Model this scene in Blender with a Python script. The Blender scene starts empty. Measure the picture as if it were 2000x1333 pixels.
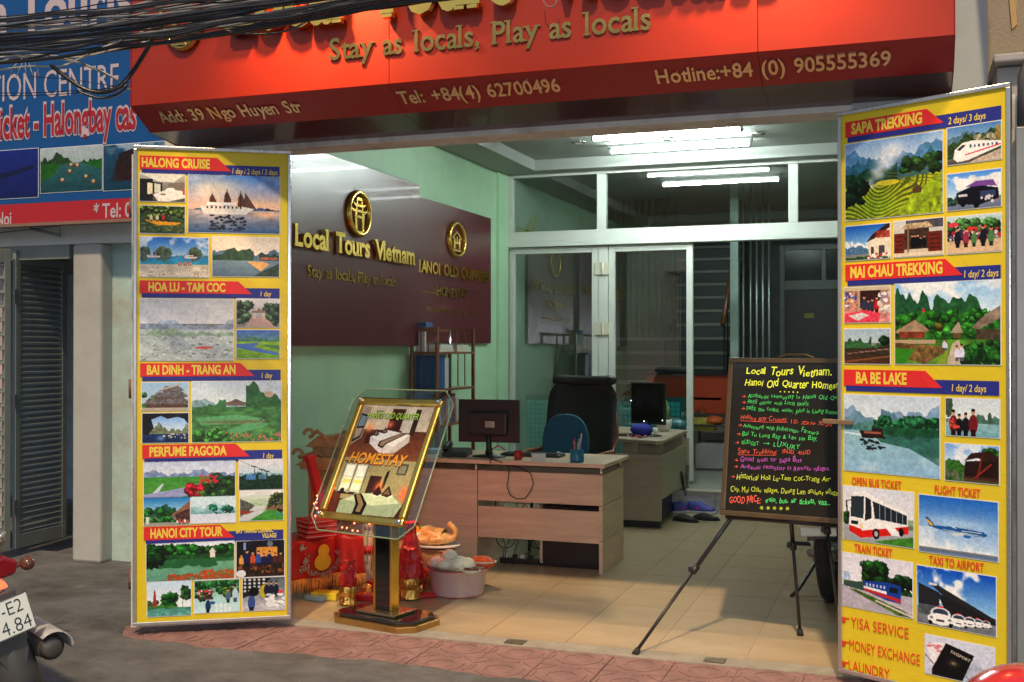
import bpy, math, random
import numpy as np
from mathutils import Vector, Matrix

random.seed(7)
SC = bpy.context.scene
COL = SC.collection
R = math.radians

# ------------------------------------------------------------------ camera, world, lights, exposure
CAM_H = 1.5
YAW = R(19.5)
PITCH = math.atan(11.5 / 2189)
FPX = 2189.0
cd = bpy.data.cameras.new("camera")
cam = bpy.data.objects.new("camera", cd)
COL.objects.link(cam)
cam.location = (0, 0, CAM_H)
cam.rotation_euler = (R(90) + PITCH, 0, YAW)
cd.sensor_width = 36
cd.lens = FPX / 2000 * 36
cd.clip_start = 0.05
cd.clip_end = 500
SC.camera = cam

w = bpy.data.worlds.new("World")
SC.world = w
w.use_nodes = True
nt = w.node_tree
bg = nt.nodes["Background"]
sky = nt.nodes.new("ShaderNodeTexSky")
sky.sky_type = "NISHITA"
sky.sun_disc = False
sky.sun_elevation = R(50)
sky.sun_rotation = R(172)
sky.air_density = 1.5
sky.dust_density = 2.0
sky.ozone_density = 3.0
nt.links.new(sky.outputs[0], bg.inputs[0])
bg.inputs[1].default_value = 0.06


def lamp(name, kind, loc, energy, color, to=None, **kw):
    ld = bpy.data.lights.new(name, kind)
    ld.energy = energy
    ld.color = color
    for k, v in kw.items():
        setattr(ld, k, v)
    o = bpy.data.objects.new(name, ld)
    COL.objects.link(o)
    o.location = loc
    if to is not None:
        d = Vector(to) - Vector(loc)
        o.rotation_euler = d.to_track_quat("-Z", "Y").to_euler()
    return o


# warm street lamp light from in front and above (the sun lamp of the scene)
lamp("sun", "SUN", (1, -5, 8), 2.1, (1.0, 0.76, 0.46), to=(1 - 0.17, -4.0, 8 - 1.32), angle=R(2.4))
# the photographer's flash: its glint sits on the left banner
lamp("flash_lamp", "AREA", (0.0, -0.05, 1.62), 36.0, (0.86, 0.92, 1.0), to=(-1.9, 5.4, 1.5), shape="DISK", size=0.09)
SC.view_settings.view_transform = "Standard"
SC.view_settings.look = "None"
SC.view_settings.gamma = 1.0
SC.view_settings.exposure = 0.6
SC.view_settings.use_curve_mapping = False
SC.cycles.use_denoising = True
SC.cycles.max_bounces = 8
SC.cycles.transparent_max_bounces = 16
SC.cycles.caustics_reflective = False
SC.cycles.caustics_refractive = False

# ------------------------------------------------------------------ survey helpers: sight lines of the camera cut with real planes
CX, CY = 1000.0, 666.5
MW = cam.rotation_euler.to_matrix()
EYE = Vector((0, 0, CAM_H))


def ray(px, py):
    return MW @ Vector(((px - CX) / FPX, -(py - CY) / FPX, -1.0))


def PY(px, py, y):
    d = ray(px, py)
    return EYE + d * (y / d.y)


def PX(px, py, x):
    d = ray(px, py)
    return EYE + d * (x / d.x)


def G(px, py, z=0.0):
    d = ray(px, py)
    return EYE + d * ((z - CAM_H) / d.z)


def D(px, py, Z):
    return EYE + ray(px, py) * Z


# ------------------------------------------------------------------ materials
MATS = {}


def lin(c):
    c = np.asarray(c, float)
    return np.where(c <= 0.04045, c / 12.92, ((c + 0.055) / 1.055) ** 2.4)


def mat(name, col, rough=0.6, metal=0.0, var=0.12, scale=6.0, bump=0.0, bscale=60.0, spec=0.5, emit=None, estr=0.0,
        col2=None, coat=0.0, stretch=(1, 1, 1), stain=None, stain_amt=0.45, stain_scale=1.5, sheen=0.0, alpha=None):
    if name in MATS:
        return MATS[name]
    m = bpy.data.materials.new(name)
    m.use_nodes = True
    t = m.node_tree
    p = t.nodes["Principled BSDF"]
    p.inputs["Roughness"].default_value = rough
    p.inputs["Metallic"].default_value = metal
    p.inputs["Specular IOR Level"].default_value = spec
    p.inputs["Coat Weight"].default_value = coat
    tc = t.nodes.new("ShaderNodeTexCoord")
    mp = t.nodes.new("ShaderNodeMapping")
    mp.inputs["Scale"].default_value = stretch
    t.links.new(tc.outputs["Object"], mp.inputs[0])
    nz = t.nodes.new("ShaderNodeTexNoise")
    nz.inputs["Scale"].default_value = scale
    nz.inputs["Detail"].default_value = 6
    nz.inputs["Roughness"].default_value = 0.65
    t.links.new(mp.outputs[0], nz.inputs["Vector"])
    cr = t.nodes.new("ShaderNodeValToRGB")
    cr.color_ramp.elements[0].position = 0.3
    cr.color_ramp.elements[1].position = 0.7
    a = [max(0, x * (1 - var)) for x in col]
    b = [min(1, x * (1 + var)) for x in (col2 or col)]
    cr.color_ramp.elements[0].color = (*a, 1)
    cr.color_ramp.elements[1].color = (*b, 1)
    t.links.new(nz.outputs["Fac"], cr.inputs[0])
    out = cr.outputs[0]
    if stain:
        n2 = t.nodes.new("ShaderNodeTexNoise")
        n2.inputs["Scale"].default_value = stain_scale
        n2.inputs["Detail"].default_value = 8
        n2.inputs["Roughness"].default_value = 0.7
        t.links.new(tc.outputs["Object"], n2.inputs["Vector"])
        r2 = t.nodes.new("ShaderNodeValToRGB")
        r2.color_ramp.elements[0].position = 0.48
        r2.color_ramp.elements[1].position = 0.68
        r2.color_ramp.elements[0].color = (0, 0, 0, 1)
        r2.color_ramp.elements[1].color = (stain_amt, stain_amt, stain_amt, 1)
        t.links.new(n2.outputs["Fac"], r2.inputs[0])
        mx = t.nodes.new("ShaderNodeMixRGB")
        mx.inputs[2].default_value = (*stain, 1)
        t.links.new(r2.outputs[0], mx.inputs[0])
        t.links.new(out, mx.inputs[1])
        out = mx.outputs[0]
    t.links.new(out, p.inputs["Base Color"])
    rr = t.nodes.new("ShaderNodeMapRange")
    rr.inputs["To Min"].default_value = max(0.02, rough - 0.08)
    rr.inputs["To Max"].default_value = min(1, rough + 0.08)
    t.links.new(nz.outputs["Fac"], rr.inputs[0])
    t.links.new(rr.outputs[0], p.inputs["Roughness"])
    if bump > 0:
        nb = t.nodes.new("ShaderNodeTexNoise")
        nb.inputs["Scale"].default_value = bscale
        nb.inputs["Detail"].default_value = 5
        t.links.new(mp.outputs[0], nb.inputs["Vector"])
        bp = t.nodes.new("ShaderNodeBump")
        bp.inputs["Strength"].default_value = bump
        bp.inputs["Distance"].default_value = 0.01
        t.links.new(nb.outputs["Fac"], bp.inputs["Height"])
        t.links.new(bp.outputs[0], p.inputs["Normal"])
    if emit:
        p.inputs["Emission Color"].default_value = (*emit, 1)
        p.inputs["Emission Strength"].default_value = estr
    MATS[name] = m
    return m


def glass_mat(name, tint=(0.9, 0.96, 0.94), refl=0.14, rough=0.01):
    if name in MATS:
        return MATS[name]
    m = bpy.data.materials.new(name)
    m.use_nodes = True
    t = m.node_tree
    t.nodes.remove(t.nodes["Principled BSDF"])
    o = t.nodes["Material Output"]
    tr = t.nodes.new("ShaderNodeBsdfTransparent")
    nz = t.nodes.new("ShaderNodeTexNoise")
    nz.inputs["Scale"].default_value = 2.0
    tc = t.nodes.new("ShaderNodeTexCoord")
    t.links.new(tc.outputs["Object"], nz.inputs["Vector"])
    cr = t.nodes.new("ShaderNodeValToRGB")
    cr.color_ramp.elements[0].color = (*[x * 0.94 for x in tint], 1)
    cr.color_ramp.elements[1].color = (*tint, 1)
    t.links.new(nz.outputs["Fac"], cr.inputs[0])
    t.links.new(cr.outputs[0], tr.inputs[0])
    gl = t.nodes.new("ShaderNodeBsdfGlossy")
    gl.inputs["Roughness"].default_value = rough
    fr = t.nodes.new("ShaderNodeFresnel")
    fr.inputs[0].default_value = 1.5
    ad = t.nodes.new("ShaderNodeMath")
    ad.inputs[1].default_value = refl
    ad.use_clamp = True
    t.links.new(fr.outputs[0], ad.inputs[0])
    mx = t.nodes.new("ShaderNodeMixShader")
    ge = t.nodes.new("ShaderNodeNewGeometry")
    inv = t.nodes.new("ShaderNodeMath")
    inv.operation = "SUBTRACT"
    inv.inputs[0].default_value = 1.0
    t.links.new(ge.outputs["Backfacing"], inv.inputs[1])
    ml = t.nodes.new("ShaderNodeMath")
    ml.operation = "MULTIPLY"
    t.links.new(ad.outputs[0], ml.inputs[0])
    t.links.new(inv.outputs[0], ml.inputs[1])
    t.links.new(ml.outputs[0], mx.inputs[0])
    t.links.new(tr.outputs[0], mx.inputs[1])
    t.links.new(gl.outputs[0], mx.inputs[2])
    t.links.new(mx.outputs[0], o.inputs[0])
    MATS[name] = m
    return m


def print_mat(name="printed_vinyl", rough=0.42, bump=0.07):
    if name in MATS:
        return MATS[name]
    m = bpy.data.materials.new(name)
    m.use_nodes = True
    t = m.node_tree
    p = t.nodes["Principled BSDF"]
    a = t.nodes.new("ShaderNodeAttribute")
    a.attribute_name = "ink"
    t.links.new(a.outputs["Color"], p.inputs["Base Color"])
    p.inputs["Roughness"].default_value = rough
    p.inputs["Specular IOR Level"].default_value = 0.3
    vinyl_bump(t, p, bump)
    MATS[name] = m
    return m


def vinyl_bump(t, p, amt):
    tc = t.nodes.new("ShaderNodeTexCoord")
    nz = t.nodes.new("ShaderNodeTexNoise")
    nz.inputs["Scale"].default_value = 9.0
    nz.inputs["Detail"].default_value = 3
    nz.inputs["Distortion"].default_value = 1.5
    t.links.new(tc.outputs["Object"], nz.inputs["Vector"])
    wv = t.nodes.new("ShaderNodeTexWave")
    wv.bands_direction = "Z"
    wv.inputs["Scale"].default_value = 55
    wv.inputs["Distortion"].default_value = 0.6
    t.links.new(tc.outputs["Object"], wv.inputs["Vector"])
    b1 = t.nodes.new("ShaderNodeBump")
    b1.inputs["Strength"].default_value = amt * 2.2
    b1.inputs["Distance"].default_value = 0.02
    b2 = t.nodes.new("ShaderNodeBump")
    b2.inputs["Strength"].default_value = amt
    b2.inputs["Distance"].default_value = 0.001
    t.links.new(nz.outputs["Fac"], b1.inputs["Height"])
    t.links.new(wv.outputs["Fac"], b2.inputs["Height"])
    t.links.new(b1.outputs[0], b2.inputs["Normal"])
    t.links.new(b2.outputs[0], p.inputs["Normal"])


def vinyl(name, col, rough=0.42, bump=0.07):
    if name in MATS:
        return MATS[name]
    m = mat(name, col, rough=rough, var=0.03, scale=3, spec=.3)
    vinyl_bump(m.node_tree, m.node_tree.nodes["Principled BSDF"], bump)
    return m


# ------------------------------------------------------------------ mesh builder
class MB:
    def __init__(s):
        s.v = []
        s.f = []
        s.smooth = []

    def add(s, vs, fs, M=None, smooth=False):
        n = len(s.v)
        for p in vs:
            p = Vector(p)
            s.v.append(tuple(M @ p) if M is not None else tuple(p))
        for f in fs:
            s.f.append(tuple(i + n for i in f))
            s.smooth.append(smooth)
        return s

    def box(s, a, b, M=None):
        x0, y0, z0 = a
        x1, y1, z1 = b
        vs = [(x0, y0, z0), (x1, y0, z0), (x1, y1, z0), (x0, y1, z0), (x0, y0, z1), (x1, y0, z1), (x1, y1, z1), (x0, y1, z1)]
        fs = [(0, 3, 2, 1), (4, 5, 6, 7), (0, 1, 5, 4), (1, 2, 6, 5), (2, 3, 7, 6), (3, 0, 4, 7)]
        return s.add(vs, fs, M)

    def prism(s, pts, axis, t0, t1, M=None):
        """2-D outline pts pushed along an axis from t0 to t1"""
        n = len(pts)

        def P(p, t):
            if axis == "y":
                return (p[0], t, p[1])
            if axis == "x":
                return (t, p[0], p[1])
            return (p[0], p[1], t)
        vs = [P(p, t0) for p in pts] + [P(p, t1) for p in pts]
        fs = [tuple(range(n)), tuple(range(2 * n - 1, n - 1, -1))]
        for i in range(n):
            j = (i + 1) % n
            fs.append((i, i + n, j + n, j))
        return s.add(vs, fs, M)

    def tube(s, pts, r, seg=8, caps=True, M=None, closed=False):
        pts = [Vector(p) for p in pts]
        n = len(pts)
        rs = r if isinstance(r, (list, tuple)) else [r] * n
        vs = []
        up = Vector((0, 0, 1))
        prev = None
        for i, p in enumerate(pts):
            a = pts[(i - 1) % n] if (i > 0 or closed) else p
            b = pts[(i + 1) % n] if (i < n - 1 or closed) else p
            d = (b - a)
            d = d.normalized() if d.length > 1e-9 else Vector((0, 0, 1))
            if prev is None:
                q = up if abs(d.dot(up)) < 0.95 else Vector((1, 0, 0))
                u = d.cross(q).normalized()
            else:
                u = (prev - d * prev.dot(d))
                u = u.normalized() if u.length > 1e-6 else d.orthogonal().normalized()
            prev = u
            v = d.cross(u)
            for k in range(seg):
                a2 = 2 * math.pi * k / seg
                vs.append(p + (u * math.cos(a2) + v * math.sin(a2)) * rs[i])
        fs = []
        m = n if closed else n - 1
        for i in range(m):
            j = (i + 1) % n
            for k in range(seg):
                l = (k + 1) % seg
                fs.append((i * seg + k, i * seg + l, j * seg + l, j * seg + k))
        if caps and not closed:
            fs.append(tuple(range(seg - 1, -1, -1)))
            fs.append(tuple(range((n - 1) * seg, n * seg)))
        return s.add(vs, fs, M, smooth=True)

    def lathe(s, prof, seg=20, c=(0, 0, 0), M=None, sx=1, sy=1):
        vs = []
        for r, z in prof:
            for k in range(seg):
                a = 2 * math.pi * k / seg
                vs.append((c[0] + r * sx * math.cos(a), c[1] + r * sy * math.sin(a), c[2] + z))
        fs = []
        n = len(prof)
        for i in range(n - 1):
            for k in range(seg):
                l = (k + 1) % seg
                fs.append((i * seg + k, i * seg + l, (i + 1) * seg + l, (i + 1) * seg + k))
        fs.append(tuple(range(seg - 1, -1, -1)))
        fs.append(tuple(range((n - 1) * seg, n * seg)))
        return s.add(vs, fs, M, smooth=True)

    def ball(s, c, r, seg=14, rings=8, M=None, rx=1, ry=1, rz=1, wob=0, seed=0):
        rnd = random.Random(seed)
        prof_v = []
        fs = []
        for i in range(rings + 1):
            th = math.pi * i / rings
            for k in range(seg):
                a = 2 * math.pi * k / seg
                q = 1 + (rnd.uniform(-wob, wob) if 0 < i < rings else 0)
                prof_v.append((c[0] + r * rx * q * math.sin(th) * math.cos(a), c[1] + r * ry * q * math.sin(th) * math.sin(a), c[2] - r * rz * q * math.cos(th)))
        for i in range(rings):
            for k in range(seg):
                l = (k + 1) % seg
                fs.append((i * seg + k, i * seg + l, (i + 1) * seg + l, (i + 1) * seg + k))
        return s.add(prof_v, fs, M, smooth=True)

    def grid(s, fn, nu, nv, M=None, smooth=True):
        vs = [fn(i / nu, j / nv) for j in range(nv + 1) for i in range(nu + 1)]
        fs = []
        for j in range(nv):
            for i in range(nu):
                a = j * (nu + 1) + i
                fs.append((a, a + 1, a + nu + 2, a + nu + 1))
        return s.add(vs, fs, M, smooth)

    def mesh(s, name, m, off=None):
        me = bpy.data.meshes.new(name)
        vs = s.v if off is None else [(a - off[0], b - off[1], c - off[2]) for a, b, c in s.v]
        me.from_pydata(vs, [], s.f)
        if m and ("glass" in m.name or "acrylic" in m.name):
            import bmesh
            bm = bmesh.new()
            bm.from_mesh(me)
            bmesh.ops.recalc_face_normals(bm, faces=bm.faces)
            bm.to_mesh(me)
            bm.free()
        if any(s.smooth):
            me.polygons.foreach_set("use_smooth", s.smooth)
        if m:
            me.materials.append(m)
        me.update()
        return me


def tag(o, label=None, cat=None, group=None, kind=None):
    if label:
        o["label"] = label
    if cat:
        o["category"] = cat
    if group:
        o["group"] = group
    if kind:
        o["kind"] = kind
    return o


def thing(name, label, cat, loc=(0, 0, 0), rz=0.0, group=None):
    o = bpy.data.objects.new(name, None)
    COL.objects.link(o)
    o.location = loc
    o.rotation_euler = (0, 0, rz)
    o.empty_display_size = 0.1
    return tag(o, label, cat, group)


def part(parent, name, mb, m, bevel=0.0, world=False, label=None, kind=None, solid=0.0, segs=2, subd=0):
    """link mb as one mesh object; world=True: its points are world points and parent is an unrotated root"""
    off = None
    if world and parent is not None:
        q = parent
        tot = Vector((0, 0, 0))
        while q is not None:
            tot += q.location
            q = q.parent
        off = tot
    me = mb.mesh(name, m, off) if isinstance(mb, MB) else mb
    o = bpy.data.objects.new(name, me)
    COL.objects.link(o)
    if parent is not None:
        o.parent = parent
    if bevel > 0:
        b = o.modifiers.new("edge", "BEVEL")
        b.width = bevel
        b.segments = segs
        b.limit_method = "ANGLE"
        b.angle_limit = R(40)
    if solid:
        b = o.modifiers.new("thickness", "SOLIDIFY")
        b.thickness = solid
        b.offset = 0
    if subd:
        b = o.modifiers.new("soft", "SUBSURF")
        b.levels = subd
        b.render_levels = subd
    if label or kind:
        tag(o, label, kind=kind)
    return o


def single(name, mb, m, label, cat, group=None, bevel=0.0, loc=None, kind=None, **kw):
    """a thing that is one mesh; mb holds world points, the origin is put at loc"""
    loc = Vector(loc) if loc is not None else Vector(mb.v[0])
    o = bpy.data.objects.new(name, mb.mesh(name, m, loc))
    COL.objects.link(o)
    o.location = loc
    if bevel > 0:
        b = o.modifiers.new("edge", "BEVEL")
        b.width = bevel
        b.segments = 2
        b.limit_method = "ANGLE"
        b.angle_limit = R(40)
    return tag(o, label, cat, group, kind)


def struct(name, mb, m, bevel=0.0, label=None):
    o = part(None, name, mb, m, bevel=bevel)
    return tag(o, label, kind="structure")


def copy_tree(o, parent=None):
    c = o.copy()
    COL.objects.link(c)
    c.parent = parent
    for ch in [x for x in bpy.data.objects if x.parent == o]:
        copy_tree(ch, c)
    return c


# ------------------------------------------------------------------ lettering
_TX = {}


def text_raw(s, off=0.0, shear=0.0, sp=1.0):
    k = (s, off, shear, sp)
    if k in _TX:
        return _TX[k]
    cu = bpy.data.curves.new("t", "FONT")
    cu.body = s
    cu.size = 1
    cu.offset = off
    cu.shear = shear
    cu.space_character = sp
    cu.resolution_u = 3
    o = bpy.data.objects.new("t", cu)
    COL.objects.link(o)
    dg = bpy.context.evaluated_depsgraph_get()
    me = bpy.data.meshes.new_from_object(o.evaluated_get(dg))
    vs = [(v.co.x, v.co.y) for v in me.vertices]
    fs = [tuple(p.vertices) for p in me.polygons]
    bpy.data.objects.remove(o)
    bpy.data.curves.remove(cu)
    bpy.data.meshes.remove(me)
    _TX[k] = (vs, fs)
    return _TX[k]


def bbox(vs):
    if not vs:
        return 0, 0, 0, 0
    xs = [v[0] for v in vs]
    ys = [v[1] for v in vs]
    return min(xs), min(ys), max(xs), max(ys)


def cap_h():
    return bbox(text_raw("H")[0])[3]


def flat_text(mb, s, O, U, V, width, cap, off=0.0, shear=0.0, sp=1.0):
    """print s in the plane O + U*x + V*y, fitted to a width and a capital height"""
    vs, fs = text_raw(s, off, shear, sp)
    x0, y0, x1, y1 = bbox(vs)
    kx = width / max(1e-6, x1 - x0)
    ky = cap / cap_h()
    mb.add([O + U * ((a - x0) * kx) + V * (b * ky) for a, b in vs], fs)


def glyph_adv(c, off):
    if c == " ":
        return 0.42
    a = bbox(text_raw("H" + c + "H", off)[0])
    b = bbox(text_raw("HH", off)[0])
    return (a[2] - a[0]) - (b[2] - b[0])


SERIF = {"L": [(.14, 0), (.14, 2)], "T": [(.5, 0)], "V": [(.08, 2), (.92, 2)], "P": [(.14, 0), (.14, 2)], "l": [(.5, 0), (.2, 2)],
         "i": [(.5, 0), (.3, 1)], "m": [(.08, 0), (.5, 0), (.92, 0), (.02, 1)], "n": [(.14, 0), (.86, 0), (.02, 1)], "r": [(.22, 0), (.05, 1)],
         "u": [(.02, 1), (.74, 1), (.98, 0)], "a": [(.95, 0)], "y": [(.1, 1), (.9, 1)], "H": [(.1, 0), (.9, 0), (.1, 2), (.9, 2)],
         "t": [(.8, 0)]}
LETTERM = {}


def letters(root, s, O, U, V, N, width, cap, m, off=0.02, depth=0.012, serif=False, lift=0.002, world=True):
    """raised letters, one part each, standing proud of a board; O,U,V,N in world coords of an unrotated root"""
    ch = cap_h()
    adv = [glyph_adv(c, off) for c in s]
    tot = sum(adv)
    kx = width / tot
    ky = cap / ch
    x = 0.0
    xh = bbox(text_raw("x", off)[0])[3]
    for c, a in zip(s, adv):
        if c != " ":
            vs, fs = text_raw(c, off)
            x0, y0, x1, y1 = bbox(vs)
            hw = text_raw("HH", off)[0]
            lsb = 0.05
            vs2 = [((vx - x0) + lsb, vy) for vx, vy in vs]
            fs2 = list(fs)
            mb = MB()
            n = len(vs2)
            pts = [O + U * ((x + vx) * kx) + V * (vy * ky) for vx, vy in vs2]
            front = [p + N * (lift + depth) for p in pts]
            back = [p + N * lift for p in pts]
            edges = {}
            for f in fs2:
                for i in range(len(f)):
                    e = (f[i], f[(i + 1) % len(f)])
                    edges[e] = edges.get(e, 0) + 1
            side = []
            for (i, j) in edges:
                if (j, i) not in edges:
                    side.append((i, i + n, j + n, j))
            mb.add(front + back, fs2 + side)
            if serif and c in SERIF:
                for qi, (fx, lv) in enumerate(SERIF[c]):
                    sx = lsb + fx * (x1 - x0)
                    sy = (0.0, xh, ch)[lv] if lv < 2 else y1
                    sw, sh = 0.115, 0.05
                    y_lo = sy if lv == 0 else sy - sh
                    q = []
                    for (dx, dy) in ((-sw, 0), (sw, 0), (sw, sh), (-sw, sh)):
                        p = O + U * ((x + sx + dx) * kx) + V * ((y_lo + dy) * ky)
                        q.append(p)
                    d1 = lift + depth * (1.05 + .04 * qi) + .0004 * (int(x * 10) % 3)
                    mb.add([p + N * d1 for p in q] + [p + N * lift for p in q], [(0, 1, 2, 3), (0, 4, 5, 1), (1, 5, 6, 2), (2, 6, 7, 3), (3, 7, 4, 0)])
            part(root, "letter", mb, m, world=world)
        x += a

# ------------------------------------------------------------------ printed pictures: each is a fine sheet whose ink is laid on point by point
class Cv:
    def __init__(s, w, h, seed=0):
        s.w, s.h = w, h
        s.X, s.Y = np.meshgrid((np.arange(w) + .5) / w, (np.arange(h) + .5) / h)
        s.c = np.ones((h, w, 3)) * 0.5
        s.asp = w / h
        s.r = np.random.RandomState(seed)

    def noise(s, sx, sy=None, oct=3):
        sy = sy or sx
        out = np.zeros((s.h, s.w))
        amp = 1.0
        tot = 0
        for o in range(oct):
            nx, ny = int(sx * 2 ** o) + 2, int(sy * 2 ** o) + 2
            g = s.r.rand(ny + 1, nx + 1)
            fx = s.X * (nx - 1)
            fy = s.Y * (ny - 1)
            ix = fx.astype(int)
            iy = fy.astype(int)
            tx = fx - ix
            ty = fy - iy
            tx = tx * tx * (3 - 2 * tx)
            ty = ty * ty * (3 - 2 * ty)
            v = (g[iy, ix] * (1 - tx) + g[iy, ix + 1] * tx) * (1 - ty) + (g[iy + 1, ix] * (1 - tx) + g[iy + 1, ix + 1] * tx) * ty
            out += v * amp
            tot += amp
            amp *= .6
        return out / tot

    def put(s, mask, col, a=1.0, mott=0.0, ms=24):
        m = np.clip(mask, 0, 1) * a
        col = np.ones((s.h, s.w, 1)) * np.array(col)
        if mott:
            n = s.noise(ms, ms / s.asp) - .5
            col = np.clip(col * (1 + mott * 2.6 * n[..., None]), 0, 1)
        s.c = s.c * (1 - m[..., None]) + col * m[..., None]
        return s

    def band(s, y0, y1, ca, cb, mott=0.0):
        t = np.clip((s.Y - y0) / max(1e-6, y1 - y0), 0, 1)[..., None]
        col = np.array(ca) * (1 - t) + np.array(cb) * t
        m = ((s.Y >= y0) & (s.Y <= y1)).astype(float)
        if mott:
            n = s.noise(10, 16) - .5
            col = np.clip(col * (1 + mott * 2 * n[..., None]), 0, 1)
        s.c = s.c * (1 - m[..., None]) + col * m[..., None]
        return s

    def ridge(s, y, amp, fr, col, lo=1.0, mott=0.25, x0=0, x1=1, soft=0):
        k = s.r.rand(6) * 6.28
        line = y - amp * (.5 * np.sin(fr * s.X * 6.28 + k[0]) + .3 * np.sin(fr * 2.3 * s.X * 6.28 + k[1]) + .2 * np.sin(fr * 5.1 * s.X * 6.28 + k[2]) + .1 * np.sin(fr * 11 * s.X * 6.28 + k[3]))
        line = line + amp * .30 * (s.noise(34, 3, 3) - .5)
        m = ((s.Y > line) & (s.Y < lo) & (s.X >= x0) & (s.X <= x1)).astype(float)
        return s.put(m, col, 1 - soft, mott)

    def ell(s, cx, cy, rx, ry, col, a=1, mott=0, edge=0.0):
        d = ((s.X - cx) / rx) ** 2 + ((s.Y - cy) / ry) ** 2
        if edge:
            d = d + (s.noise(30, 30 / s.asp, 2) - .5) * edge * 1.8
        return s.put((d < 1).astype(float), col, a, mott)

    def glow(s, cx, cy, rx, ry, col, a=1):
        d = ((s.X - cx) / rx) ** 2 + ((s.Y - cy) / ry) ** 2
        return s.put(np.exp(-d * 1.6), col, a)

    def poly(s, pts, col, a=1, mott=0):
        m = np.zeros((s.h, s.w), bool)
        n = len(pts)
        j = n - 1
        for i in range(n):
            xi, yi = pts[i]
            xj, yj = pts[j]
            if abs(yj - yi) > 1e-9:
                c = ((yi > s.Y) != (yj > s.Y)) & (s.X < (xj - xi) * (s.Y - yi) / (yj - yi) + xi)
                m ^= c
            j = i
        return s.put(m.astype(float), col, a, mott)

    def rect(s, x0, y0, x1, y1, col, a=1, mott=0):
        return s.put(((s.X > x0) & (s.X < x1) & (s.Y > y0) & (s.Y < y1)).astype(float), col, a, mott)

    def line(s, x0, y0, x1, y1, wd, col, a=1):
        dx, dy = (x1 - x0), (y1 - y0)
        L = dx * dx + dy * dy + 1e-9
        t = np.clip(((s.X - x0) * dx + (s.Y - y0) * dy) / L, 0, 1)
        d = np.hypot(s.X - x0 - t * dx, (s.Y - y0 - t * dy) / s.asp)
        return s.put((d < wd).astype(float), col, a)

    def specks(s, x0, y0, x1, y1, cols, n=30, r=0.02, fl=1.0):
        for i in range(n):
            c = cols[s.r.randint(len(cols))]
            q = r * (.5 + s.r.rand())
            s.ell(x0 + (x1 - x0) * s.r.rand(), y0 + (y1 - y0) * s.r.rand(), q, q * s.asp * fl, c)
        return s

    def trees(s, x0, y0, x1, y1, col, n=20, r=.06, dark=.6):
        for i in range(n):
            q = r * (.5 + s.r.rand())
            cx, cy = x0 + (x1 - x0) * s.r.rand(), y0 + (y1 - y0) * s.r.rand()
            f = 0.7 + .6 * s.r.rand()
            s.ell(cx, cy + q * .5, q, q * s.asp * .8, [k * dark * f * .8 for k in col], 1, .45, .9)
            s.ell(cx - q * .2, cy, q * .75, q * s.asp * .55, [min(1, k * f) for k in col], .75, .5, 1.3)
            s.ell(cx - q * .35, cy - q * .15, q * .4, q * s.asp * .25, [min(1, k * f * 1.5 + .04) for k in col], .6, .4, 1.6)
        return s

    def clouds(s, y0, y1, a=.8, thr=.52, sc=5, col=(.97, .97, 1)):
        n = s.noise(sc, sc * .8, 4)
        m = np.clip((n - thr) * 8, 0, 1) * ((s.Y > y0) & (s.Y < y1))
        return s.put(m, col, a)

    def people(s, x0, x1, y, h, cols, n):
        for i in range(n):
            x = x0 + (x1 - x0) * (i + .5) / n + (s.r.rand() - .5) * .02
            c = cols[s.r.randint(len(cols))]
            hh = h * (.85 + .3 * s.r.rand())
            s.ell(x, y - hh * .45, hh * .17 / s.asp, hh * .36, c)
            s.rect(x - hh * .1 / s.asp, y - hh * .25, x + hh * .1 / s.asp, y, [k * .4 for k in c])
            s.ell(x, y - hh * .9, hh * .08 / s.asp, hh * .1, (.78, .58, .45))
            s.ell(x, y - hh * .96, hh * .08 / s.asp, hh * .06, (.08, .06, .05))
        return s


WH, BK = (.95, .95, .96), (.04, .04, .05)
GR, DG, LG = (.16, .42, .14), (.05, .17, .07), (.45, .62, .2)


def p_room(c):
    c.band(0, 1, (.75, .75, .72), (.3, .28, .26)); c.poly([(0, 0), (1, .0), (.75, .3), (.4, .28)], (.9, .9, .86)); c.rect(0, .2, .3, 1, (.1, .1, .1))
    c.poly([(.12, .28), (.5, .33), (.5, .72), (.12, .8)], (.08, .08, .08)); c.poly([(.17, .34), (.29, .35), (.29, .72), (.17, .75)], (.92, .88, .75))
    c.poly([(.33, .36), (.46, .37), (.46, .66), (.33, .7)], (.85, .85, .8)); c.poly([(.62, .35), (1, .28), (1, .7), (.62, .6)], (.5, .46, .42))
    c.poly([(.3, .75), (.62, .55), (1, .62), (1, .85), (.62, 1), (.4, .98)], (.93, .92, .9), 1, .08); c.ell(.68, .56, .1, .06, (.98, .97, .95)); c.ell(.52, .74, .06, .03, (.5, .45, .4)); c.rect(.95, .55, 1, .75, (.75, .25, .15))


def p_kayak(c):
    c.band(0, 1, (.2, .3, .12), (.25, .35, .2), .5); c.trees(0, 0, 1, .45, (.38, .5, .2), 40, .06, .25); c.band(.62, 1, (.3, .38, .22), (.2, .3, .2), .5)
    c.poly([(.12, .5), (.4, .55), (.9, .6), (.8, .7), (.4, .7), (.15, .56)], (.9, .62, .1), 1, .15); c.people(.2, .7, .58, .3, [(.2, .2, .3), (.8, .8, .7), (.7, .2, .1)], 4)
    c.specks(.1, .72, .95, .95, [(.7, .55, .2), (.5, .6, .4), (.1, .2, .1)], 40, .02, .3)


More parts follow.
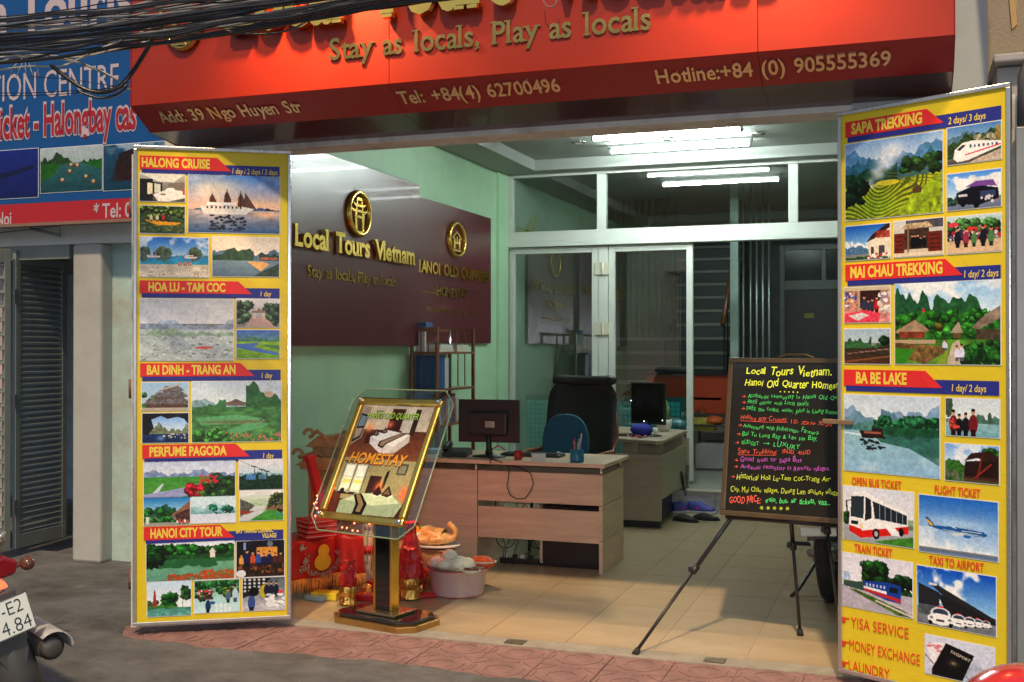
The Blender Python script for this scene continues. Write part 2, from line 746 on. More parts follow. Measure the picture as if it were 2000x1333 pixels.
def junk(c, x, y, k, sail=(.35, .2, .16)):
    for dx, hh in ((-.16, .22), (-.0, .27), (.15, .24)):
        c.poly([(x + (dx - .035) * k, y - .08 * k), (x + (dx - .03) * k, y - hh * k), (x + dx * k, y - (hh + .1) * k), (x + (dx + .045) * k, y - hh * k * .8), (x + (dx + .05) * k, y - .1 * k)], sail, 1, .2)
        c.line(x + (dx + .0) * k, y - .1 * k, x + dx * k, y - (hh + .12) * k, .004, (.15, .1, .08))
    c.poly([(x + .17 * k, y - .03 * k), (x + .2 * k, y - .34 * k), (x + .33 * k, y - .03 * k)], (.3, .18, .14), .9)
    c.poly([(x - .3 * k, y - .1 * k), (x + .2 * k, y - .08 * k), (x + .3 * k, y - .05 * k), (x + .2 * k, y + .05 * k), (x - .25 * k, y + .05 * k)], (.85, .84, .84))
    c.rect(x - .22 * k, y - .16 * k, x + .1 * k, y - .1 * k, (.9, .9, .92))
    for i in range(9):
        c.rect(x + (-.22 + i * .045) * k, y - .09 * k, x + (-.2 + i * .045) * k, y - .05 * k, (.15, .15, .2))


def p_junk(c):
    c.band(0, .6, (.25, .5, .85), (.95, .75, .65)); c.glow(.3, .25, .35, .25, (1, .93, .82), .8); c.clouds(0, .3, .35, .5, 3, (.97, .9, .85)); c.glow(.6, .5, .5, .1, (1, .8, .6), .6)
    c.band(.6, 1, (.75, .68, .68), (.2, .33, .52), .25); c.ridge(.58, .035, 2, (.25, .35, .55), .61); c.ridge(.57, .08, 1.1, (.13, .2, .36), .61, x0=.83); c.glow(.85, .68, .18, .06, (1, .75, .55), .8)
    c.specks(.24, .7, .62, .95, [(.1, .12, .18), (.16, .18, .25)], 70, .018, .6); junk(c, .42, .63, 1.0)


def p_beach(c):
    c.band(0, .5, (.12, .4, .8), (.65, .8, .92)); c.clouds(0, .4, .7, .55, 3); c.band(.48, .68, (.15, .5, .78), (.2, .62, .75), .15); c.band(.68, 1, (.78, .75, .7), (.85, .82, .76), .15)
    for x, q in ((.05, .1), (.34, .13), (.8, .1)):
        c.ell(x, .42, q, .18, (.3, .38, .3), 1, .4, .5); c.rect(x - q, .5, x + q, .52, (.2, .3, .35))
    c.ridge(.47, .03, 3, (.3, .45, .5), .5); junk(c, .2, .5, .35); junk(c, .74, .51, .35); c.people(.55, .75, .72, .12, [(.7, .5, .4), (.8, .4, .3)], 6); c.specks(0, .75, 1, 1, [(.6, .58, .52), (.7, .66, .6)], 60, .01)


def p_bay(c):
    c.band(0, .5, (.85, .8, .75), (.95, .9, .85)); c.ridge(.42, .12, 1.1, (.35, .45, .55), .6); c.ridge(.36, .16, .8, (.2, .3, .22), .62, x1=.62); c.ridge(.4, .2, .9, (.18, .26, .2), .62, x0=.7)
    c.band(.6, 1, (.45, .55, .62), (.35, .45, .55), .12); c.poly([(.52, .62), (.75, .62), (.86, .68), (.72, .86)], (.85, .66, .42)); c.poly([(.6, 1), (.75, .86), (1, .66), (1, 1)], (.2, .26, .2), 1, .4); c.rect(.72, .5, .97, .57, (.7, .4, .3), 1, .3)


def p_washed(c):  # flash glare over this print is painted into its pale, washed ink
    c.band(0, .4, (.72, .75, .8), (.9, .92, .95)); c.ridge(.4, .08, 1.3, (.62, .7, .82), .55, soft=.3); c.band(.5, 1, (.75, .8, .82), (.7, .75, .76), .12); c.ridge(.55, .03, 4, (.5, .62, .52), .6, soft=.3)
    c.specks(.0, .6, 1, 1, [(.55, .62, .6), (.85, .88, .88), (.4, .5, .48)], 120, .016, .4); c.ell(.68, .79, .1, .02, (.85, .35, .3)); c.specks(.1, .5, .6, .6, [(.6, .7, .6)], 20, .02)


def p_gate(c):
    c.band(0, 1, (.8, .82, .88), (.5, .5, .5)); c.trees(0, .15, .3, .8, (.3, .4, .3), 25, .09); c.trees(.68, .1, 1, .8, (.3, .4, .3), 25, .09); c.poly([(.35, .65), (.65, .65), (.9, 1), (.2, 1)], (.7, .6, .58))
    c.rect(.38, .45, .44, .7, (.75, .7, .7)); c.rect(.6, .45, .66, .7, (.75, .7, .7)); c.rect(.36, .42, .68, .5, (.5, .42, .42)); c.rect(.48, .35, .56, .45, (.5, .4, .38))


def p_river(c):
    c.band(0, 1, (.3, .45, .8), (.5, .7, .2), .2); c.ridge(.3, .1, 1.5, (.3, .5, .4), .45); c.band(.42, 1, (.55, .72, .2), (.4, .6, .15), .25); c.poly([(.0, .5), (.55, .45), (.4, .6), (.95, .8), (1, .9), (.3, .72), (0, .62)], (.3, .45, .75)); c.poly([(.6, .5), (1, .55), (1, .7), (.7, .6)], (.3, .5, .3))


def p_pagoda(c):
    c.band(0, 1, (.6, .75, .9), (.75, .8, .85)); c.trees(0, .4, 1, .9, (.25, .45, .2), 18, .09)
    for i, (y, x0, x1) in enumerate(((.2, .4, .85), (.42, .22, .95), (.66, .05, 1.0))):
        c.poly([(x0 - .06, y + .12), (x0 + .06, y + .02), (x0 + .1, y - .06), (x1 - .1, y - .1), (x1, y), (x1 + .05, y + .08), (x1 - .05, y + .14)], (.42, .4, .42), 1, .3)
        c.rect(x0 + .06, y + .12, x1 - .08, y + .24, (.35, .25, .22), 1, .3)
    c.line(.42, .25, .8, .08, .02, (.7, .68, .66)); c.rect(0, .9, 1, 1, (.7, .66, .6))


def p_cave(c):
    c.band(0, .6, (.45, .65, .95), (.8, .88, .97)); c.ridge(.5, .2, 1.4, (.45, .5, .4), .72); c.band(.7, 1, (.12, .2, .4), (.08, .15, .3), .3); c.glow(.4, .85, .1, .1, (.5, .65, .9), .7)
    c.poly([(0, 0), (1, 0), (1, .4), (.9, .2), (.75, .14), (.55, .2), (.4, .1), (.2, .22), (.25, .5), (.12, .75), (0, .7)], (.1, .1, .12), 1, .3); c.specks(.45, .7, .95, .85, [(.4, .4, .35), (.8, .8, .8)], 25, .02, .6)


def p_trang(c):
    c.band(0, .5, (.75, .82, .9), (.85, .9, .92)); c.ridge(.35, .07, 1, (.55, .68, .72), .6); c.ridge(.3, .22, .9, (.24, .45, .28), .6, x1=.38); c.ridge(.25, .24, .8, (.2, .4, .22), .6, x0=.6); c.band(.42, 1, (.25, .45, .25), (.3, .5, .28), .45)
    c.poly([(.05, .6), (.5, .55), (.8, .62), (.86, .74), (.5, .87), (.38, .82), (.6, .7), (.1, .72)], (.35, .62, .42)); c.ell(.45, .67, .35, .03, (.55, .4, .3)); c.ell(.45, .67, .33, .02, (.3, .5, .35)); c.rect(.38, .34, .6, .4, (.45, .38, .35)); c.poly([(.4, .35), (.49, .29), (.58, .35)], (.4, .33, .3))
    c.specks(.4, .62, .85, .75, [(.5, .25, .15), (.2, .2, .2)], 20, .01, .5); c.specks(.3, .85, 1, 1, [(.75, .4, .3), (.2, .4, .2), (.6, .5, .4)], 80, .012); c.ell(.86, .22, .05, .05, (.75, .65, .6)); c.trees(.0, .8, .4, .98, (.25, .5, .2), 20, .04)


def p_perf(c):
    c.band(0, .4, (.75, .8, .92), (.85, .88, .95)); c.ridge(.3, .1, 1.8, (.5, .58, .75), .5); c.band(.42, 1, (.25, .55, .2), (.35, .6, .25), .2); c.ridge(.32, .2, .7, (.15, .28, .2), 1, x0=.72)
    c.poly([(0, 1), (0, .9), (.3, .78), (.5, .7), (.75, .5), (.8, .55), (.55, .85), (.4, 1)], (.6, .62, .8)); c.poly([(.1, .85), (.2, .6), (.22, .6), (.16, .85)], (.8, .85, .9)); c.trees(.42, .65, .65, .95, (.75, .12, .2), 22, .035, .8); c.trees(.66, .55, 1, .95, (.2, .35, .14), 26, .05); c.specks(.6, .4, .8, .6, [(.8, .15, .25)], 30, .01)


def p_temple(c):
    c.band(0, .6, (.1, .45, .75), (.7, .85, .95)); c.ridge(.4, .15, 1, (.15, .35, .3), .7, x1=.7); c.trees(0, .4, .7, .9, (.15, .4, .15), 25, .08); c.poly([(.55, .7), (.8, .4), (1, .15), (1, .45), (.75, .65)], (.55, .38, .3), 1, .2)
    c.poly([(.68, .62), (1, .42), (1, 1), (.7, 1)], (.3, .2, .18), 1, .4); c.rect(0, .9, 1, 1, (.6, .6, .58)); c.rect(.05, .7, .12, .95, (.85, .85, .85)); c.people(.7, .98, .98, .2, [(.8, .3, .2), (.9, .9, .9)], 5)


def p_misty(c):
    c.band(0, 1, (.8, .9, .95), (.85, .88, .95)); c.ridge(.35, .15, 1.3, (.55, .75, .8), .65, soft=.3); c.ridge(.5, .12, 1.1, (.45, .68, .72), .66, soft=.2); c.trees(.45, .35, .9, .5, (.15, .45, .35), 12, .06); c.specks(.45, .58, 1, .66, [(.3, .2, .2), (.1, .15, .15)], 22, .02, .5); c.band(.68, 1, (.8, .85, .93), (.85, .87, .95))


def p_cable(c):
    c.band(0, .6, (.85, .85, .9), (.7, .8, .88)); c.ridge(.45, .06, 1, (.4, .6, .65), .7, soft=.3); c.ridge(.5, .08, 1.3, (.08, .2, .12), 1, .5); c.line(0, .02, .8, .5, .004, (.2, .2, .25))
    for x, y in ((.35, .22), (.52, .32), (.63, .38)):
        c.line(x - .06, y, x + .06, y + .03, .012, BK); c.line(x, y, x + .01, y + .25, .008, BK)
    c.rect(.16, .5, .38, .66, (.3, .5, .75), 1, .2); c.rect(.45, .5, .62, .64, (.3, .45, .6), 1, .2)


def p_canal(c):
    c.band(0, 1, (.9, .9, .93), (.35, .55, .25), .1); c.poly([(0, .25), (.3, .45), (.4, .6), (0, .85)], (.35, .35, .32), 1, .4); c.poly([(.35, .5), (.6, .5), (.55, .7), (.3, 1), (0, 1), (0, .9)], (.75, .78, .8)); c.trees(.7, .1, 1, .7, (.25, .3, .15), 30, .07); c.poly([(0, .65), (.35, .68), (.15, .78), (0, .78)], (.55, .22, .15))
    c.poly([(.45, .8), (.7, .6), (1, .8), (1, 1), (.2, 1)], (.25, .55, .2), 1, .2); c.poly([(.75, .75), (1, .8), (1, .87), (.8, .8)], (.2, .5, .5)); c.specks(.6, .5, 1, .65, [(.6, .25, .15), (.5, .4, .3)], 20, .025)


def p_hoan(c):
    c.band(0, .45, (.85, .9, .97), (.9, .93, .97)); c.trees(0, .12, 1, .38, (.12, .38, .12), 60, .06, .5); c.rect(0, .32, 1, .46, (.12, .3, .14), 1, .3); c.band(.44, 1, (.4, .65, .5), (.4, .6, .55), .1); c.ridge(.44, 0, 1, (.12, .35, .18), .52, soft=.2)
    c.specks(0, .5, .8, .62, [(.15, .38, .22)], 40, .05, .6); c.rect(.72, .24, .78, .42, (.9, .88, .85)); c.poly([(.71, .27), (.75, .15), (.79, .27)], (.85, .83, .8)); c.specks(.25, .84, 1, 1, [(.75, .25, .12), (.55, .35, .2), (.4, .4, .2)], 260, .012); c.specks(.6, .76, 1, .86, [(.75, .25, .12), (.45, .45, .2)], 80, .012); c.trees(0, .1, .15, .5, (.08, .28, .1), 14, .07)


def p_show(c):
    c.band(0, 1, (.06, .06, .1), (.2, .12, .08), .3); c.rect(.42, .18, .85, .45, (.8, .55, .25), 1, .2); c.people(.04, .98, .72, .42, [(.75, .3, .15), (.2, .3, .6), (.85, .6, .3), (.3, .15, .1), (.1, .1, .3)], 8); c.specks(0, .7, 1, .9, [(.3, .15, .08), (.1, .08, .05), (.5, .3, .15)], 60, .03); c.ell(.1, .9, .1, .1, (.85, .85, .9)); c.rect(.15, .05, .2, .25, (.5, .6, .9)); c.ell(.7, .1, .06, .08, (.4, .45, .5))


def p_tower(c):
    c.band(0, .75, (.75, .85, .97), (.9, .94, .98)); c.trees(0, .5, .3, .7, (.4, .6, .3), 12, .06); c.trees(.38, .35, .65, .7, (.12, .42, .12), 26, .08); c.trees(.75, .15, 1, .5, (.15, .35, .15), 16, .06, .7); c.band(.75, 1, (.25, .5, .45), (.4, .65, .65), .35); c.poly([(.12, .7), (.15, .3), (.17, .2), (.19, .3), (.22, .7)], (.6, .2, .22)); c.rect(.8, .4, .81, .75, (.3, .3, .3)); c.rect(.9, .4, .91, .78, (.3, .3, .3)); c.rect(0, .7, .7, .76, (.25, .45, .2), 1, .3)


def p_flower(c):
    c.band(0, .5, (.3, .5, .35), (.6, .8, .75), .2); c.trees(0, 0, 1, .3, (.15, .45, .2), 40, .07); c.band(.5, 1, (.65, .82, .85), (.75, .88, .92)); c.trees(.05, .3, .4, .55, (.15, .4, .15), 20, .06); c.trees(.65, .25, .9, .45, (.3, .45, .12), 16, .06); c.specks(.05, .3, .4, .5, [(.8, .2, .3), (.9, .6, .7)], 16, .02); c.people(.85, .98, .7, .5, [(.7, .8, .9), (.5, .6, .8)], 1)
    c.people(.22, .4, 1, .5, [(.1, .2, .35)], 1); c.rect(.08, .52, .42, .6, (.25, .2, .2)); c.ell(.4, .7, .07, .05, (.15, .35, .6)); c.people(.68, .82, .72, .4, [(.3, .4, .5)], 1)
    for i in range(4):
        c.rect(.45 + i * .1, .7 + i * .02, .52 + i * .1, 1, (.9, .95, .97), .6)


def p_potter(c):
    c.band(0, 1, (.3, .35, .4), (.75, .75, .8), .2); c.poly([(0, 0), (.7, 0), (.3, .5), (0, .6)], (.12, .12, .15))
    for i in range(5):
        for j in range(4):
            c.ell(.06 + i * .11, .06 + j * .11, .03, .035, (.75, .78, .8))
    c.people(.02, .4, 1.05, .75, [(.2, .3, .55)], 1); c.ell(.27, .42, .12, .14, BK); c.ell(.5, .42, .09, .2, (.7, .65, .15)); c.people(.5, .85, .6, .45, [(.2, .25, .4), (.1, .1, .2)], 3); c.specks(.5, .5, 1, .9, [WH, (.7, .75, .8), (.9, .92, .95)], 30, .05, .5); c.ell(.65, .8, .1, .1, (.85, .87, .9)); c.ell(.9, .45, .06, .05, (.8, .25, .25))


def p_terr(c):
    c.band(0, .4, (.5, .65, .85), (.85, .9, .93)); c.ridge(.2, .12, 1.1, (.25, .45, .65), .6, .15, soft=.1); c.ridge(.3, .12, 1.6, (.15, .35, .45), .7, .25, soft=.1); c.ridge(.36, .1, 1.1, (.08, .22, .16), .8, .45, x1=.55)
    c.band(.58, 1, (.5, .6, .1), (.45, .58, .12), .2)
    d = np.hypot((c.X - .42) * 1.2, (c.Y - .52) * 1.3) + .05 * np.sin(c.X * 14) + .04 * c.noise(3)
    below = (c.Y > .58 - .12 * (c.X - .2)) & (c.X > 0)
    st = (np.sin(d * 105) > .1) & below & (c.X < .85)
    c.put(below.astype(float), (.62, .66, .14), 1, .2); c.put(st.astype(float), (.16, .24, .05), .85, .2); c.glow(.35, .85, .3, .2, (.4, .65, .15), .35)
    c.put(((np.sin((c.Y - c.X * .2) * 150) > 0) & (c.Y > .42) & (c.Y < .6) & (c.X > .45)).astype(float), (.35, .4, .1), .7); c.ell(.45, .56, .12, .035, (.8, .75, .2)); c.poly([(.5, 1), (.75, .7), (1, .5), (1, 1)], (.5, .6, .12), 1, .4)
    c.trees(.6, .28, .95, .42, (.15, .3, .12), 22, .045); c.poly([(.7, .68), (.75, .62), (.8, .68), (.79, .73), (.71, .73)], (.3, .22, .15))
    for i in range(26):
        t = i / 25
        c.glow(.24 + .3 * t + .05 * math.sin(i), .62 - .5 * t, .03 + .1 * t, .03 + .08 * t, (.97, .97, 1), .3)
    c.trees(0, .5, .2, .75, (.06, .16, .08), 20, .06)


def p_sleek(c):
    c.band(0, .5, (.3, .5, .75), (.6, .72, .85)); c.ridge(.25, .12, 1, (.3, .45, .55), .6); c.ridge(.3, .2, .8, (.18, .28, .15), .9, .5); c.specks(.5, .3, 1, .5, [(.7, .68, .6), (.5, .5, .4)], 40, .03); c.band(.85, 1, (.4, .38, .36), (.3, .28, .27), .3)
    c.poly([(.12, .85), (.15, .62), (.3, .45), (.5, .42), (1, .52), (1, .65), (.4, .92), (.2, .95)], (.93, .93, .95)); c.poly([(.18, .62), (.3, .5), (.36, .52), (.24, .66)], (.15, .18, .25)); c.line(.35, .78, 1, .6, .012, (.8, .15, .15)); c.rect(.9, .1, 1, .5, (.6, .5, .2), .8, .3)
    for i in range(7):
        c.rect(.42 + i * .08, .52 + i * .005, .46 + i * .08, .6, (.3, .35, .42))
    c.poly([(.4, 1), (.6, .9), (1, .72), (1, 1)], (.75, .68, .62), 1, .2)


def p_sleeper(c):
    c.band(0, .7, (.3, .55, .9), (.75, .88, .98)); c.clouds(.1, .7, .9, .45, 3); c.rect(.45, .15, .95, .5, (.9, .9, .92), .8, .1); c.band(.85, 1, (.45, .5, .62), (.4, .45, .55)); c.trees(0, .65, .2, .8, (.2, .35, .3), 10, .05)
    c.poly([(.17, .55), (.5, .38), (.65, .4), (.95, .5), (.96, .78), (.6, .92), (.2, .85)], (.06, .06, .12)); c.poly([(.35, .4), (.55, .26), (.85, .26), (.92, .45), (.6, .4)], (.45, .28, .6)); c.rect(.62, .55, .9, .7, (.2, .25, .4)); c.rect(.22, .6, .38, .66, (.75, .75, .8)); c.specks(.6, .7, .95, .85, [(.8, .8, .85)], 8, .02); c.ell(.3, .86, .05, .08, (.02, .02, .02)); c.ell(.55, .92, .05, .08, (.02, .02, .02))


def p_lodge(c):
    c.band(0, .8, (.08, .35, .75), (.7, .85, .95)); c.clouds(.45, .75, .9, .4, 3); c.ridge(.65, .1, 1, (.3, .45, .6), .85); c.ridge(.9, .06, 1, (.15, .3, .15), 1, .4); c.poly([(.5, .55), (.6, .35), (1, .0), (1, .95), (.55, .92)], (.85, .82, .76), 1, .1); c.poly([(.48, .5), (.6, .3), (1, -.05), (1, .12), (.65, .42)], (.2, .12, .1))
    c.rect(.7, .2, 1, .4, (.6, .2, .15), .9, .3); c.rect(.58, .65, .64, .95, (.25, .2, .2)); c.rect(.75, .62, .88, .95, (.3, .25, .3)); c.specks(.5, .85, 1, 1, [(.75, .15, .15), (.9, .9, .9), (.2, .4, .2)], 40, .02)


def p_gateh(c):
    c.band(0, 1, (.75, .78, .8), (.8, .74, .65)); c.rect(.25, .0, 1, .25, (.3, .3, .35), 1, .3); c.poly([(.15, .25), (.25, .1), (.7, .08), (.8, .22)], (.7, .62, .5), 1, .25); c.rect(.22, .24, .72, .8, (.25, .18, .15), 1, .3); c.people(.35, .65, .78, .35, [(.05, .05, .08)], 5)
    for x0, x1 in ((0, .22), (.7, .98)):
        c.rect(x0, .35, x1, .92, (.42, .14, .1), 1, .2)
        for i in range(4):
            c.rect(x0 + .03, .42 + i * .12, x1 - .03, .45 + i * .12, (.2, .08, .07))
    c.rect(.28, .12, .31, .9, (.5, .4, .3)); c.band(.9, 1, (.85, .78, .7), (.85, .8, .72))


def p_fest(c):
    c.band(0, .4, (.75, .85, .88), (.6, .7, .6)); c.trees(0, .1, 1, .4, (.3, .5, .25), 26, .08); c.specks(0, .4, 1, .65, [(.15, .1, .2), (.7, .2, .2), (.3, .15, .3), (.8, .8, .8), (.1, .1, .1)], 160, .025); c.band(.66, 1, (.8, .68, .55), (.85, .72, .6), .1); c.ell(.12, .22, .1, .06, (.85, .25, .3)); c.line(.12, .22, .12, .5, .006, (.3, .2, .1)); c.ell(.45, .35, .12, .05, (.85, .2, .2)); c.ell(.68, .32, .06, .04, (.9, .25, .25)); c.people(.12, .9, .85, .5, [(.3, .5, .3), (.6, .2, .3), (.1, .1, .15), (.6, .5, .4)], 5)


def p_market(c):
    c.band(0, 1, (.6, .45, .35), (.85, .55, .55), .3); c.rect(.35, .05, .8, .6, (.2, .1, .1), 1, .3); c.people(.4, .75, .75, .45, [(.7, .1, .12), (.2, .2, .3)], 4); c.rect(0, 0, 1, .1, (.75, .7, .6)); c.specks(0, .15, .3, .55, [(.5, .3, .5), (.2, .3, .6), (.8, .6, .4), (.9, .9, .9)], 40, .03); c.specks(.78, .2, 1, .7, [(.9, .9, .9), (.6, .5, .6), (.8, .75, .7)], 40, .04); c.poly([(0, .75), (.45, .65), (.8, .75), (.75, 1), (0, 1)], (.85, .25, .35), 1, .2); c.poly([(.1, .8), (.4, .72), (.55, .8), (.3, .95)], (.8, .78, .8), 1, .2); c.poly([(.3, .1), (.34, .1), (.34, .7), (.3, .7)], (.7, .6, .5))


def p_boats(c):
    c.band(0, .4, (.6, .7, .8), (.7, .78, .8)); c.ridge(.25, .25, .8, (.15, .3, .22), .6, x1=.6); c.ridge(.4, .1, 1, (.2, .38, .22), .6); c.trees(.8, .25, 1, .6, (.1, .25, .12), 12, .07); c.band(.55, 1, (.15, .2, .14), (.3, .16, .1), .4)
    for i in range(7):
        c.poly([(.05 + i * .13, .68 - i * .02), (.12 + i * .13, .58 - i * .02), (.22 + i * .13, .68 - i * .02), (.2 + i * .13, .8 - i * .03), (.05 + i * .13, .8 - i * .03)], (.25, .16, .14)); c.rect(.07 + i * .13, .69 - i * .02, .19 + i * .13, .72 - i * .02, (.55, .45, .4))
    c.line(0, .95, 1, .78, .015, (.5, .3, .18))


def p_village(c):
    c.band(0, .45, (.55, .75, .95), (.9, .95, .98)); c.clouds(0, .4, .8, .48, 3); c.ridge(.24, .24, 1.5, (.12, .32, .2), .6, .3, x1=.42); c.ridge(.26, .16, 1.2, (.14, .34, .2), .6, .3, x0=.38, x1=.88); c.ridge(.38, .05, 2, (.16, .42, .14), .75, .45)
    c.trees(0, .35, 1, .62, (.18, .48, .14), 60, .05); c.band(.7, 1, (.3, .5, .15), (.35, .52, .18), .4); c.poly([(.0, .6), (.2, .45), (.34, .58), (.31, .61), (.03, .62)], (.62, .52, .42), 1, .2); c.rect(.04, .6, .3, .68, (.5, .22, .15), 1, .3); c.rect(.0, .7, .4, .75, (.7, .6, .5)); c.poly([(0, .73), (.45, .78), (.5, .85), (.3, 1), (0, .9)], (.45, .35, .2), 1, .4); c.poly([(0, .8), (.2, .82), (.1, 1), (0, 1)], (.2, .5, .12))
    c.poly([(.54, .62), (.62, .48), (.66, .62)], (.65, .58, .5)); c.rect(.57, .62, .64, .68, (.4, .3, .2)); c.poly([(.74, .56), (.85, .42), (1, .3), (1, .45), (.8, .58)], (.55, .48, .42), 1, .25); c.rect(.78, .58, 1, .7, (.3, .25, .2), 1, .3); c.poly([(.5, 1), (.56, .75), (.62, .7), (.7, 1)], (.75, .7, .62), 1, .1); c.poly([(.4, 1), (.52, .8), (.52, 1)], (.5, .6, .2))
    c.trees(.68, .7, 1, .95, (.15, .38, .14), 24, .06); c.people(.58, .66, .96, .22, [(.6, .75, .9), (.85, .85, .95)], 2); c.people(.47, .52, .83, .13, [(.8, .8, .9), (.6, .3, .6)], 2); c.poly([(.27, .31), (.31, .34), (.28, .37)], (.85, .15, .1)); c.line(.27, .31, .29, .42, .003, (.4, .3, .3)); c.trees(.43, .52, .47, .55, (.5, .5, .15), 6, .03)


def p_lake(c):
    c.band(0, .4, (.75, .82, .9), (.85, .9, .95)); c.ridge(.22, .14, .9, (.5, .62, .75), .5, .1); c.ridge(.3, .1, 1, (.4, .55, .65), .5, .1, x1=.4); c.ridge(.24, .24, .5, (.35, .5, .6), .5, .15, x0=.4); c.band(.46, 1, (.55, .72, .78), (.55, .72, .85), .08)
    c.trees(.34, .28, 1, .44, (.12, .36, .22), 50, .05, .6); c.rect(.28, .4, 1, .5, (.1, .3, .2), 1, .35); c.poly([(.3, .5), (1, .5), (1, .85), (.7, .66), (.4, .6)], (.14, .35, .3), .85, .25); c.poly([(.17, .47), (.2, .43), (.42, .42), (.42, .5), (.46, .55), (.2, .56)], (.16, .1, .1)); c.rect(.22, .47, .4, .5, (.6, .35, .3)); c.specks(.18, .58, .44, .7, [(.12, .12, .14)], 24, .02, .5); c.ridge(.36, .03, 2, (.3, .5, .5), .46, x1=.3)
    c.line(0, .5, .18, .52, .01, (.8, .88, .92)); c.clouds(.75, .98, .25, .5, 3)


def p_women(c):
    c.band(0, .55, (.8, .85, .9), (.85, .9, .92)); c.ridge(.4, .25, .8, (.3, .45, .4), .75, x0=.5); c.ell(.06, .2, .08, .3, (.25, .32, .28), 1, .3, .4); c.ell(.82, .5, .04, .15, (.25, .35, .3)); c.band(.65, 1, (.55, .72, .75), (.45, .65, .7), .15); c.people(.08, .58, 1, .66, [(.45, .1, .12), (.08, .08, .1), (.1, .08, .12)], 4); c.specks(.1, .55, .25, .8, [(.85, .3, .25)], 14, .02)


def p_bambooh(c):
    c.band(0, .6, (.45, .65, .92), (.85, .9, .95)); c.clouds(0, .5, .7, .5, 3); c.ridge(.5, .12, 1, (.2, .4, .15), 1, .3); c.trees(.7, .1, 1, .3, (.15, .35, .12), 16, .08); c.poly([(.35, .45), (.5, .22), (.8, .15), (1, .3), (1, .45), (.6, .35)], (.2, .1, .08), 1, .3); c.poly([(.38, .45), (1, .35), (1, .95), (.35, .9)], (.15, .08, .07), 1, .3); c.line(.68, .35, .6, .95, .015, (.5, .15, .08)); c.line(.85, .5, .5, .95, .015, (.55, .18, .1)); c.specks(.0, .7, .4, .95, [(.4, .4, .35), (.2, .3, .15)], 20, .03); c.rect(.35, .85, 1, 1, (.35, .2, .15), .6)


def p_bus(c):
    c.band(0, .6, (.82, .84, .9), (.9, .9, .94)); c.rect(0, .5, 1, .68, (.3, .45, .25), .6, .2); c.band(.68, 1, (.65, .66, .7), (.6, .62, .66)); c.poly([(.45, .97), (1, .8), (1, 1), (.55, 1.0)], (.25, .5, .18), 1, .2); c.trees(0, .5, .08, .62, (.1, .25, .1), 6, .05)
    c.poly([(.1, .2), (.15, .1), (.33, .06), (.42, .14), (.92, .38), (.93, .75), (.55, .85), (.28, .95), (.09, .82)], (.93, .93, .95)); c.poly([(.12, .18), (.31, .16), (.3, .58), (.11, .56)], (.16, .2, .24)); c.poly([(.33, .16), (.41, .22), (.42, .55), (.32, .62)], (.12, .14, .17)); c.poly([(.43, .23), (.91, .43), (.91, .6), (.46, .55)], (.12, .16, .2)); c.poly([(.09, .72), (.28, .78), (.28, .95), (.09, .84)], (.82, .12, .1)); c.poly([(.28, .8), (.93, .62), (.93, .76), (.28, .94)], (.82, .12, .1)); c.poly([(.55, .6), (.7, .62), (.85, .82), (.7, .82)], (.95, .95, .97))
    c.ell(.48, .83, .05, .1, (.05, .05, .05)); c.ell(.48, .83, .025, .05, (.7, .7, .72)); c.ell(.83, .74, .035, .08, (.05, .05, .05)); c.rect(.12, .63, .22, .7, (.1, .1, .1)); c.ell(.27, .72, .025, .05, (.9, .8, .6)); c.line(.05, .3, .06, .45, .012, (.1, .1, .12)); c.line(.05, .28, .12, .25, .008, (.1, .1, .12))
    for i in range(5):
        c.line(.53 + i * .08, .28 + i * .035, .53 + i * .08, .56 + i * .01, .004, (.6, .65, .7))


def p_plane(c):
    c.band(0, .9, (.12, .4, .78), (.8, .88, .96)); c.glow(.5, .45, .6, .15, (.75, .87, .97), .6); c.clouds(.55, .9, .6, .5, 2.5); c.band(.93, 1, (.3, .4, .55), (.5, .55, .65))
    c.poly([(.13, .52), (.45, .5), (.82, .53), (.88, .58), (.82, .62), (.5, .62), (.2, .56)], (.1, .35, .62)); c.poly([(.08, .38), (.12, .38), (.22, .53), (.14, .54)], (.1, .3, .55)); c.poly([(.09, .42), (.12, .42), (.2, .52), (.15, .52)], (.85, .65, .2)); c.poly([(.36, .62), (.62, .58), (.66, .6), (.5, .66)], (.75, .8, .85)); c.ell(.62, .63, .05, .04, (.15, .4, .7)); c.poly([(.4, .48), (.46, .5), (.5, .53), (.44, .52)], (.75, .8, .85)); c.rect(.55, .545, .8, .555, (.85, .88, .9)); c.poly([(.3, .56), (.85, .6), (.5, .63)], (.82, .86, .9), .7)


def p_train(c):
    c.band(0, .6, (.85, .85, .92), (.9, .9, .95)); c.trees(.38, .12, .58, .45, (.1, .3, .1), 30, .08, .5); c.trees(.7, .3, 1, .7, (.08, .2, .1), 26, .07, .6); c.rect(.02, .35, .12, .5, (.65, .72, .85), 1, .2); c.band(.62, 1, (.7, .68, .75), (.68, .66, .72), .1); c.poly([(.2, .65), (.9, .9), (1, 1), (.8, 1), (.1, .66)], (.3, .42, .15), 1, .4); c.rect(.02, .5, .3, .6, (.25, .35, .25), 1, .2)
    c.poly([(.02, .55), (.32, .48), (.35, .66), (.05, .62)], (.2, .3, .28)); c.poly([(.32, .47), (.65, .43), (.84, .46), (.84, .78), (.65, .76), (.33, .65)], (.1, .25, .6)); c.poly([(.32, .56), (.64, .6), (.64, .65), (.32, .6)], (.9, .9, .93)); c.poly([(.33, .6), (.84, .7), (.84, .76), (.33, .65)], (.75, .15, .12)); c.rect(.68, .5, .8, .6, (.08, .1, .15)); c.line(.5, .8, 1, .98, .01, (.85, .8, .8)); c.line(.62, .78, 1, .9, .01, (.8, .76, .78))
    for i in range(6):
        c.rect(.35 + i * .05, .5, .37 + i * .05, .55, (.75, .8, .9))


